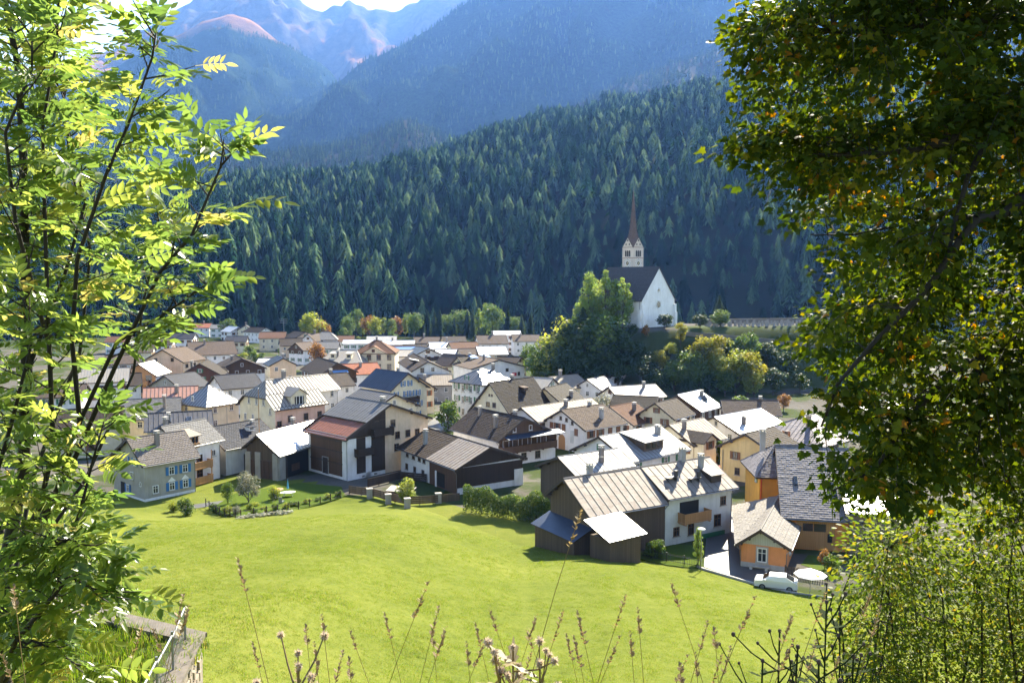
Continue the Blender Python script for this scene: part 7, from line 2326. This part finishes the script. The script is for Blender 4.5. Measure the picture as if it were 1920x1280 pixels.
# thistles gone to seed
def thistle(label, u, v, y, seed, fluffy=False, nb=6, name=None):
    g = random.Random(seed)
    p = at(u, v, y); zg = gzf(p.x, y); H_ = p.z - zg
    root = empty(name or ('seeding_thistle' if fluffy else 'thistle'), (p.x, y, zg), g.uniform(0, 6), label, 'thistle')
    st, hd, fl, lf = MB(), [], MB(), MB()
    base = [Vector((0, 0, 0)), Vector((g.uniform(-.03, .03), 0, H_ * .5)), Vector((0, 0, H_))]
    st.path(base, .006, .003, 5)
    heads = [base[-1]]
    for i in range(nb):
        t = 1 - g.uniform(.04, .34) / max(H_, .3)
        a = interp(base, max(.3, t))
        q = a + Vector((g.uniform(-.16, .16), g.uniform(-.1, .1), g.uniform(.03, .16)))
        st.path([a, a.lerp(q, .6) + Vector((0, 0, -.012)), q], .0035, .002, 4)
        heads.append(q)
    for i in range(22):
        t = g.uniform(.35, .97); a = interp(base, t); an = g.uniform(0, 6.28)
        dd = Vector((cos(an), sin(an), g.uniform(-.1, .6))).normalized(); l = g.uniform(.05, .12)
        w = dd.cross(Vector((0, 0, 1))).normalized() * l * .16
        pts = [a, a + dd * l * .3 + w, a + dd * l * .38 + w * .35, a + dd * l * .62 + w * .9, a + dd * l * .7 + w * .3, a + dd * l, a + dd * l * .7 - w * .3, a + dd * l * .62 - w * .9, a + dd * l * .38 - w * .35, a + dd * l * .3 - w]
        for k in range(1, len(pts) - 1): lf.face([pts[0], pts[k], pts[k + 1]])
    st.build('stem', M_THISTLE if not fluffy else M_STRAW, root)
    lf.build('leaves', M_THISTLE if not fluffy else M_STRAW, root)
    for q in heads:
        h = MB(); s = g.uniform(.0045, .0075)
        h.ball(q.x, q.y, q.z, s, s, s * 1.25, 7, 5, 1 if fluffy else 0)
        for i in range(26 if not fluffy else 110):
            o = Vector((g.gauss(0, 1), g.gauss(0, 1), g.gauss(.6 if not fluffy else .2, 1))).normalized()
            l = s * (1.5 if not fluffy else g.uniform(1.8, 3.0)); w = o.orthogonal().normalized() * s * (.12 if not fluffy else .3)
            h.face([q + o * s * .7 - w, q + o * s * .7 + w, q + o * l], 1)
        h.build('flower_head', [M_BROWNHEAD, M_BROWNHEAD if not fluffy else M_FLUFF], root)
    return root


for i, (u, v, y, l) in enumerate(((1550, 1128, 3.0, 'tall dark thistle with clustered heads in front of the white parasol'), (1462, 1182, 2.8, 'dark seed headed thistle left of the tall clustered one'), (1496, 1212, 2.6, 'short dark thistle between the two taller ones'),
                                 (1575, 1150, 3.1, 'dark thistle against the bright shrub'), (1430, 1238, 2.6, 'low dark thistle leftmost of the right hand clump'), (1535, 1240, 2.4, 'low dark thistle at the bottom edge below the clustered heads'), (1600, 1230, 2.7, 'dark thistle deepest in the bright shrub'))):
    thistle(l, u, v, y, 60 + i, nb=7)
for i, (u, v, y, l) in enumerate(((962, 1212, 2.3, 'taller pale fluffy thistle at the bottom middle'), (1012, 1243, 2.2, 'lower pale fluffy thistle right of the taller fluffy one'), (938, 1256, 2.2, 'lowest pale fluffy thistle left of the taller fluffy one'),
                                 (560, 1248, 2.2, 'small pale fluffy thistle near the stone wall'))):
    thistle(l, u, v, y, 80 + i, True, 11)

# ------------------------------------------------------------------ streets, gardens, fences and small things
sheet('road', [(1320, 1062), (1325, 1000), (1330, 940), (1336, 880), (1346, 868), (1372, 872), (1366, 930), (1392, 1050), (1440, 1060), (1482, 1070), (1496, 1112), (1480, 1111), (1400, 1089)], M_ASPHALT, .02, 'pale asphalt street running down beside the small orange house')
sheet('lane', [(795, 800), (850, 752), (872, 752), (868, 770), (846, 800), (830, 812)], M_ASPHALT, .02, 'sunlit lane in the middle of the village')
sheet('lawn', [(392, 955), (440, 925), (560, 905), (640, 912), (648, 930), (560, 962), (452, 985)], M_LAWN, .03, 'garden lawn in front of the barns')
sheet('farm_lawn', [(1195, 1052), (1235, 1020), (1312, 1022), (1318, 1068), (1250, 1066)], M_LAWN, .03, 'small lawn in front of the farmhouse')
sheet('yard_lawn', [(1502, 1058), (1515, 1040), (1570, 1046), (1568, 1080)], M_LAWN, .03, 'small shaded lawn beside the plank recess')
sheet('footpath', [(318, 958), (330, 950), (420, 938), (440, 930), (446, 934), (425, 944), (340, 957)], M_ASPHALT, .035, 'narrow garden path beside the grey house')
# kerb wall between road and meadow: one stone after another
KS = empty('kerb_wall', on_ground(1420, 1092), 0, 'low pale kerb wall between the street and the meadow', 'kerb')
kp = [on_ground(u, v) for u, v in ((1308, 1064), (1322, 1070), (1360, 1081), (1400, 1093), (1440, 1105), (1480, 1115), (1520, 1121), (1560, 1126))]
off = -KS.location
for a, b in zip(kp, kp[1:]):
    for k in range(2):
        p, q = a.lerp(b, k / 2), a.lerp(b, k / 2 + .49)
        d = (q - p).normalized(); n = Vector((-d.y, d.x, 0)) * .16
        g = MB(); g.hexa([Vector((w.x, w.y, gzf(w.x, w.y) + zz)) + off for zz in (-.5, .22) for w in (p - n, q - n, q + n, p + n)])
        g.build('kerb_stone', P['concrete'], KS)


def fence(label, pts, h, kind, post_gap=1.8, name='fence', mats=('wood', 'wood'), lift=0.0):
    a0 = pts[0]
    F_ = empty(name, (a0.x, a0.y, gzf(a0.x, a0.y)), 0, label, 'fence')
    off = -F_.location
    pm = {}
    for a, b in zip(pts, pts[1:]):
        L_ = hypot(b.x - a.x, b.y - a.y); ang = atan2(b.y - a.y, b.x - a.x)
        k = max(1, round(L_ / post_gap))
        for i in range(k):
            p, q = a.lerp(b, i / k), a.lerp(b, (i + 1) / k)
            zp, zq = gzf(p.x, p.y), gzf(q.x, q.y)
            g = MB(); g.box(0, 0, h / 2, .1, .1, h + .2)
            if 'post' not in pm: pm['post'] = g.mesh('post', P[mats[0]])
            add('post', pm['post'], F_, (p.x + off.x, p.y + off.y, zp + off.z), (0, 0, ang))
            for f_ in ((.3, .85) if kind != 'boards' else ()):
                g = MB(); g.tube((p.x + off.x, p.y + off.y, zp + h * f_ + off.z), (q.x + off.x, q.y + off.y, zq + h * f_ + off.z), .032, n=5); g.build('rail', P[mats[1]], F_)
            if kind in ('pickets', 'bars'):
                w_, n_ = (.09, 7) if kind == 'pickets' else (.03, 9)
                if 'p' not in pm:
                    g = MB(); g.box(0, 0, h * .52, w_, .03, h * .96); pm['p'] = g.mesh('picket', P[mats[1]])
                for j in range(1, n_ + 1):
                    c = p.lerp(q, j / (n_ + 1)); add('picket', pm['p'], F_, (c.x + off.x, c.y + off.y, zp + (zq - zp) * j / (n_ + 1) + off.z), (0, 0, ang))
            if kind == 'boards':
                for j in range(4):
                    zz = .18 + j * h / 4.2
                    g = MB(); n = Vector((-sin(ang), cos(ang), 0)) * .02
                    g.hexa([Vector((w.x, w.y, z_ + zz + e)) + off for e in (0, h / 4.6) for w, z_ in ((p - n, zp), (q - n, zq), (q + n, zq), (p + n, zp))]); g.build('board', P[mats[1]], F_)
    return F_


OG = lambda *p: [on_ground(u, v) for u, v in p]
fence('dark iron railing along the garden below the farmhouse', OG((1165, 1040), (1250, 1058), (1316, 1068)), 1.1, 'bars', 1.8, 'iron_fence', ('iron', 'iron'))
fence('dark railing beside the red garden chairs', OG((1120, 1046), (1160, 1038)), 1.1, 'bars', 1.6, 'iron_fence', ('iron', 'iron'))
fence('weathered picket fence between the orange house and the parasol', OG((1472, 1078), (1520, 1086), (1556, 1092)), 1.0, 'pickets', 1.5, 'picket_fence', ('barn', 'barn'))
fence('thin dark garden fence along the lower edge of the barn garden', OG((452, 988), (500, 976), (560, 960), (620, 940), (655, 928)), 1.1, 'rails', 2.0, 'garden_fence', ('darkwood', 'darkwood'))
fence('thin dark garden fence on the left end of the barn garden', OG((386, 950), (412, 968), (452, 988)), 1.1, 'rails', 1.6, 'garden_fence', ('darkwood', 'darkwood'))
fence('board fence between stone posts below the tall barn house', OG((655, 926), (700, 932), (762, 948), (812, 945), (862, 940)), 1.15, 'boards', 2.2, 'board_fence', ('barn', 'barn'))
fence('plank fence in the shade before the tall barn house', OG((690, 915), (750, 900), (800, 905)), 1.3, 'boards', 2.0, 'board_fence', ('darkwood', 'darkwood'))
for i, ((u, v), l) in enumerate((((693, 934), 'leftmost stone gatepost in the board fence'), ((728, 945), 'stone gatepost left of the round bush'), ((764, 960), 'broad stone post right under the round bush'), ((822, 943), 'stone gatepost right of the round bush'))):
    p = on_ground(u, v); g = MB()
    g.box(0, 0, .6, .75, .6, 1.5); g.box(0, 0, 1.4, .9, .75, .14)
    tag(g.build('stone_post', P['stone'], None, (p.x, p.y, gzf(p.x, p.y)), (0, 0, .3)), l, 'post')
# garden of the barns: table, chairs, closed parasol
p = on_ground(540, 932)
t = empty('garden_table', (p.x, p.y, gzf(p.x, p.y) + .03), .4, 'white oval garden table with the closed blue parasol', 'table')
g = MB(); g.ball(0, 0, .74, 1.1, .7, .035, 16, 4); g.build('table_top', P['frame'], t)
for a in range(4):
    g = MB(); g.tube((.6 * (-1) ** a, .3 * (1 if a < 2 else -1), 0), (.5 * (-1) ** a, .25 * (1 if a < 2 else -1), .73), .03); g.build('leg', P['frame'], t)
t = empty('parasol', (p.x, p.y, gzf(p.x, p.y) + .76), 0, 'closed light blue parasol standing in the white garden table', 'parasol')
g = MB(); g.tube((0, 0, 0), (0, 0, 2.0), .025); g.build('pole', P['galv'], t)
g = MB(); g.cone(0, 0, .55, .17, 1.5, 9); g.build('folded_cloth', simple('blue_parasol_cloth', (0.10, 0.36, 0.55), .8), t)
p = on_ground(530, 928)
t = empty('garden_table', (p.x - .9, p.y + .6, gzf(p.x, p.y) + .03), .2, 'round reddish wooden garden table left of the parasol', 'table')
g = MB(); g.ball(0, 0, .72, .85, .85, .04, 16, 4); g.build('table_top', P['orangepaint'], t)
for a in range(3):
    g = MB(); g.tube((.45 * cos(a * 2.1), .45 * sin(a * 2.1), 0), (.3 * cos(a * 2.1), .3 * sin(a * 2.1), .7), .03); g.build('leg', P['wood'], t)
for u, v, rz, c, l in ((517, 938, 2.2, 'frame', 'pale garden armchair farther from the fence'), (528, 946, 2.8, 'galv', 'grey garden armchair nearest the fence'), (1180, 1030, .3, 'red', 'left red garden chair beside the railing'), (1195, 1032, .5, 'red', 'right red garden chair beside the railing')):
    p = on_ground(u, v)
    t = empty('garden_chair', (p.x, p.y, gzf(p.x, p.y) + .03), rz, l, 'chair')
    g = MB(); g.box(0, 0, .43, .55, .55, .08); g.build('seat', P[c], t)
    g = MB()
    for q in range(4): g.box(-.2 + q * .133, .26, .75, .1, .04, .6)
    g.box(0, .26, 1.05, .56, .05, .08); g.build('backrest', P[c], t)
    for sx in (-1, 1):
        for sy in (-1, 1):
            g = MB(); g.box(sx * .24, sy * .24, .2, .05, .05, .4); g.build('leg', P[c], t)
        g = MB(); g.box(sx * .27, 0, .64, .06, .5, .04); g.box(sx * .27, -.22, .53, .04, .04, .2); g.build('armrest', P[c], t)
# squash patch spilling over the meadow below the garden fence
g_ = np.random.default_rng(9)
n = 420
a, b = on_ground(450, 992), on_ground(545, 978)
t = g_.uniform(0, 1, n)
pos = np.stack([a.x + (b.x - a.x) * t + g_.normal(0, .25, n), a.y + (b.y - a.y) * t + g_.normal(0, .55, n), np.zeros(n)], -1)
pos[:, 2] = gz(pos[:, 0], pos[:, 1]) + g_.uniform(.12, .5, n)
v, f, tt_ = scatter_leaves(*OVAL[0], pos, frames(g_.normal(size=(n, 3)) * np.array([1, 1, .2]), g_, 2.0), g_.uniform(.3, .6, n), None, g_.uniform(0, 1, n))
r = empty('squash_plant', (0, 0, 0), 0, 'sprawling pale leaved squash patch below the garden fence', 'plant')
add('leaves', np_mesh('squash_leaves', v, f, M_PALE, None, tt_), r)
# flowering border and low plants along the garden fence
for i in range(9):
    q = on_ground(470 + i * 20, 978 - i * 5.4)
    tree('limebush' if i % 2 else 'bush', q.x + .2, q.y + .9, rng.uniform(.8, 1.4), 'low mixed shrub along the garden fence', 'shrubs along the garden fence', 'shrub', 1.1)
for i, (u, v, k, h) in enumerate(((400, 962, 'bush', 1.3), (425, 972, 'limebush', 1.5), (440, 975, 'pale', 1.6), (545, 955, 'bush', 1.1), (470, 965, 'limebush', 1.6))):
    q = on_ground(u, v)
    tree(k, q.x, q.y + .6, h, ['dark shrub at the left corner of the barn garden', 'pale green shrub at the left end of the barn garden', 'silvery shrub at the near corner of the barn garden', 'round dark shrub on the sunny garden lawn', 'bright leafy shrub inside the near garden corner'][i], None, 'shrub', 1.2)
# hedge with red flowers beside the orange walls
q = on_ground(1560, 1075)
tree('bush', q.x, q.y, 2.2, 'green bush beside the reddish hedge right of the plank recess', None, 'shrub', .9)
tree('orange', q.x - .2, q.y + 1.6, 2.4, 'reddish orange hedge bush between orange wall and shrub', None, 'shrub', .8, name='hedge_bush')
# street lamp, flagpole, mast
p = on_ground(1314, 1072)
t = empty('street_lamp', (p.x, p.y, gzf(p.x, p.y)), 0, 'street lamp with a flat round white head beside the young larch', 'street lamp')
g = MB(); g.tube((0, 0, -.2), (0, 0, 4.4), .06, .045, 8); g.build('pole', P['zinc'], t)
g = MB(); g.ball(0, 0, 4.5, .42, .42, .13, 12, 6); g.tube((0, 0, 4.3), (0, 0, 4.5), .12); g.build('lamp_head', P['frame'], t)
p = at(486, 812, 136)
t = empty('flagpole', (p.x, p.y, 0), 0, 'tall bare wooden flagpole in front of the cream half hipped gable', 'pole')
zt = at(481, 729, 136).z
g = MB(); g.tube((0, 0, 0), (0, 0, zt), .09, .05, 8); g.build('pole', P['newwood'], t)
g = MB(); g.ball(0, 0, zt + .08, .12, .12, .12, 8, 5); g.build('finial', P['frame'], t)
p = at(426, 800, 143)
g = MB(); g.tube((0, 0, 4), (0, 0, 9.6), .05, .04, 6); g.box(0, 0, 4.1, .3, .3, .2)
tag(g.build('vent_pipe', P['galv'], None, (p.x, p.y, 0)), 'thin pale vent pipe standing on the dark blue slate roof', 'pipe')
p = at(532, 606, 470)
t = empty('power_pylon', (p.x, p.y, gzf(p.x, p.y)), .3, 'small pale power pylon against the dark forest foot', 'pylon')
zt = at(532, 597, 470).z - gzf(p.x, p.y)
g = MB(); g.tube((0, 0, 0), (0, 0, zt), .22, .12, 6); g.build('mast', P['galv'], t)
for q in (.02, .12, .22): g = MB(); g.box(0, 0, zt * (1 - q) - .2, 4.5 - q * 4, .18, .18); g.build('cross_arm', P['galv'], t)
# television aerials on two roofs
for (u, v, y), l in (((1132, 862, 108), 'thin television aerial on the bright tin roof of the dark barn'), ((1200, 700, 222), 'tall thin aerial beside the plank gabled chalet')):
    p = at(u, v, y); g = MB()
    h = 2.2 if y < 150 else 6
    g.tube((0, 0, -h), (0, 0, h * .3), .025, n=5); g.box(0, 0, h * .2, 1.2, .03, .03)
    for q in range(5): g.box(-.5 + q * .25, 0, h * .2, .025, .7 - q * .08, .025)
    tag(g.build('television_aerial', P['galv'], None, (p.x, p.y, p.z), (0, 0, .5)), l, 'aerial')


# ------------------------------------------------------------------ cars, parasol, shed in front of the barn
def car(name, label, p, rz, paint):
    t = empty(name, p, rz, label, 'car')
    prof = [(-2.05, .35), (-2.1, .75), (-1.95, .95), (-1.3, 1.02), (-.65, 1.45), (.9, 1.5), (1.75, 1.05), (2.0, .95), (2.08, .6), (2.02, .35)]
    m = MB()
    w = .86
    for s in (-1, 1):
        pts = [(x, s * w * (1 if z < 1.1 else .84), z) for x, z in prof]
        m.face(pts if s < 0 else pts[::-1], 0)
    for (x1, z1), (x2, z2) in zip(prof, prof[1:] + prof[:1]):
        y1, y2 = w * (1 if z1 < 1.1 else .84), w * (1 if z2 < 1.1 else .84)
        m.face([(x1, -y1, z1), (x1, y1, z1), (x2, y2, z2), (x2, -y2, z2)], 0)
    m.build('body', paint, t)
    for s in (-1, 1):
        m = MB(); yy = lambda z: s * (w * (1 - .16 * max(0, min(1, (z - .98) / .3))) + .012)
        for a in (((-1.1, 1.06), (-.62, 1.4), (.1, 1.43), (.1, 1.06)), ((.18, 1.06), (.18, 1.43), (.85, 1.43), (1.5, 1.08))):
            q = [(x, yy(z), z) for x, z in a]; m.face(q, 0); m.face(q[::-1], 0)
        m.build('side_window', P['glass'], t)
        m = MB(); m.box(-1.0, s * (w + .1), 1.08, .14, .2, .14); m.build('wing_mirror', paint, t)
        m = MB(); m.box(-2.06, s * .6, .72, .08, .34, .16); m.build('headlight', P['glass'], t)
        for x in (-1.3, 1.3):
            m = MB(); m.tube((x, s * (w - .2), .32), (x, s * (w + .02), .32), .32, n=14); wh = m.build('wheel', P['iron'], t)
            m = MB(); m.tube((x, s * (w + .02), .32), (x, s * (w + .035), .32), .2, n=10); m.build('rim', P['galv'], wh)
    for (x1, z1), (x2, z2), nm in (((-1.27, 1.05), (-.68, 1.44), 'windscreen'), ((1.68, 1.09), (.95, 1.47), 'rear_window')):
        m = MB(); y_ = w * .8; e = .02 if x1 < 0 else -.02
        q = [(x1 - e, -y_, z1 + .02), (x1 - e, y_, z1 + .02), (x2 - e, y_ * .95, z2 + .02), (x2 - e, -y_ * .95, z2 + .02)]
        m.face(q); m.face(q[::-1]); m.build(nm, P['glass'], t)
    return t


paint = simple('white_car_paint', (0.75, 0.75, 0.76), 0.18, 0.1, .03)
p = on_ground(1458, 1108); car('parked_car', 'white car parked on the street behind the kerb wall', Vector((p.x, p.y + .5, gzf(p.x, p.y + .5) + .03)), R(-20), paint)
p = on_ground(1343, 892); car('parked_car', 'red car parked under the eaves of the pale yellow gable', Vector((p.x, p.y, gzf(p.x, p.y) + .03)), R(70), simple('red_car_paint', (0.42, 0.02, 0.015), 0.25, 0.1, .05))
p = on_ground(526, 659); car('parked_car', 'small dark car parked below the salmon roofed house', Vector((p.x, p.y, gzf(p.x, p.y) + .03)), R(10), simple('dark_car_paint', (0.03, 0.04, 0.06), 0.25, 0.2, .05))
p = on_ground(1520, 1112)
t = empty('sunshade', (p.x, p.y + .2, gzf(p.x, p.y)), .5, 'open white sunshade beside the parked white car', 'parasol')
g = MB(); g.tube((0, 0, 0), (0, 0, 2.5), .03); g.build('pole', P['galv'], t)
cloth = simple('white_parasol_cloth', (0.74, 0.72, 0.68), .8, var=.05)
for i in range(8):
    a, b = i * pi / 4, (i + 1) * pi / 4
    g = MB(); g.slab([(cos(a) * 1.6, sin(a) * 1.6, 1.85), (cos(b) * 1.6, sin(b) * 1.6, 1.85), (0, 0, 2.5)], (0, 0, -.03), 0, 0); g.build('canopy_panel', cloth, t)
# lean shed with the mirror bright tin roof below the barn
c0 = at(1108, 984, 95.5)
SH = empty('garden_shed', (10.2, 88.6, 0.0), R(36), 'small shed with a dazzling tin roof in front of the weathered barn', 'shed')
g = MB(); g.box(1.5, .5, 1.6, 4.4, 3.2, 4.4, 0); g.build('wall', P['barn'], SH)
g = MB(); g.slab([(-1.2, -1.5, 3.85), (4.3, -1.5, 3.85), (4.3, 2.6, 5.3), (-1.2, 2.6, 5.3)], (0, 0, -.12), 0, 1)
rf = g.build('roof', [RM['metal_white'], P['trim']], SH)
SHH = House(); SHH.far, SHH.key = False, 'shed'
cover(SHH, rf, [(-1.2, -1.5, 3.85), (4.3, -1.5, 3.85), (4.3, 2.6, 5.3), (-1.2, 2.6, 5.3)], (1, 0, 0), 'metal_white', 'parts')
# wood pile in the garden
p = on_ground(752, 930)
g = MB(); g.slab([(-2, -1, .9), (2, -1, .9), (2, 1, 1.25), (-2, 1, 1.25)], (0, 0, -.12), 0, 1); g.box(0, 0, .4, 3.4, 1.5, .9, 1)
tag(g.build('low_shed', [P['stone'], P['barn']], None, (p.x, p.y, gzf(p.x, p.y)), (0, 0, -.3)), 'low flat roofed lean shed behind the board fence', 'shed')

# ------------------------------------------------------------------ the blue autumn air of the valley
m = bpy.data.materials.new('haze_air')
m.use_nodes = True
nt = m.node_tree
nt.nodes.remove(nt.nodes['Principled BSDF'])
vol = nt.nodes.new('ShaderNodeVolumePrincipled')
vol.inputs['Color'].default_value = (0.16, 0.36, 1.0, 1)
vol.inputs['Absorption Color'].default_value = (1, 1, 1, 1)
vol.inputs['Density'].default_value = 0.000062
vol.inputs['Anisotropy'].default_value = 0.35
nt.links.new(vol.outputs[0], nt.nodes['Material Output'].inputs['Volume'])
g = MB(); g.box(500, 4500, 1430, 19000, 13000, 2980)
h = g.build('haze', m)
tag(h, 'blue morning haze filling the valley', None, None, 'stuff')
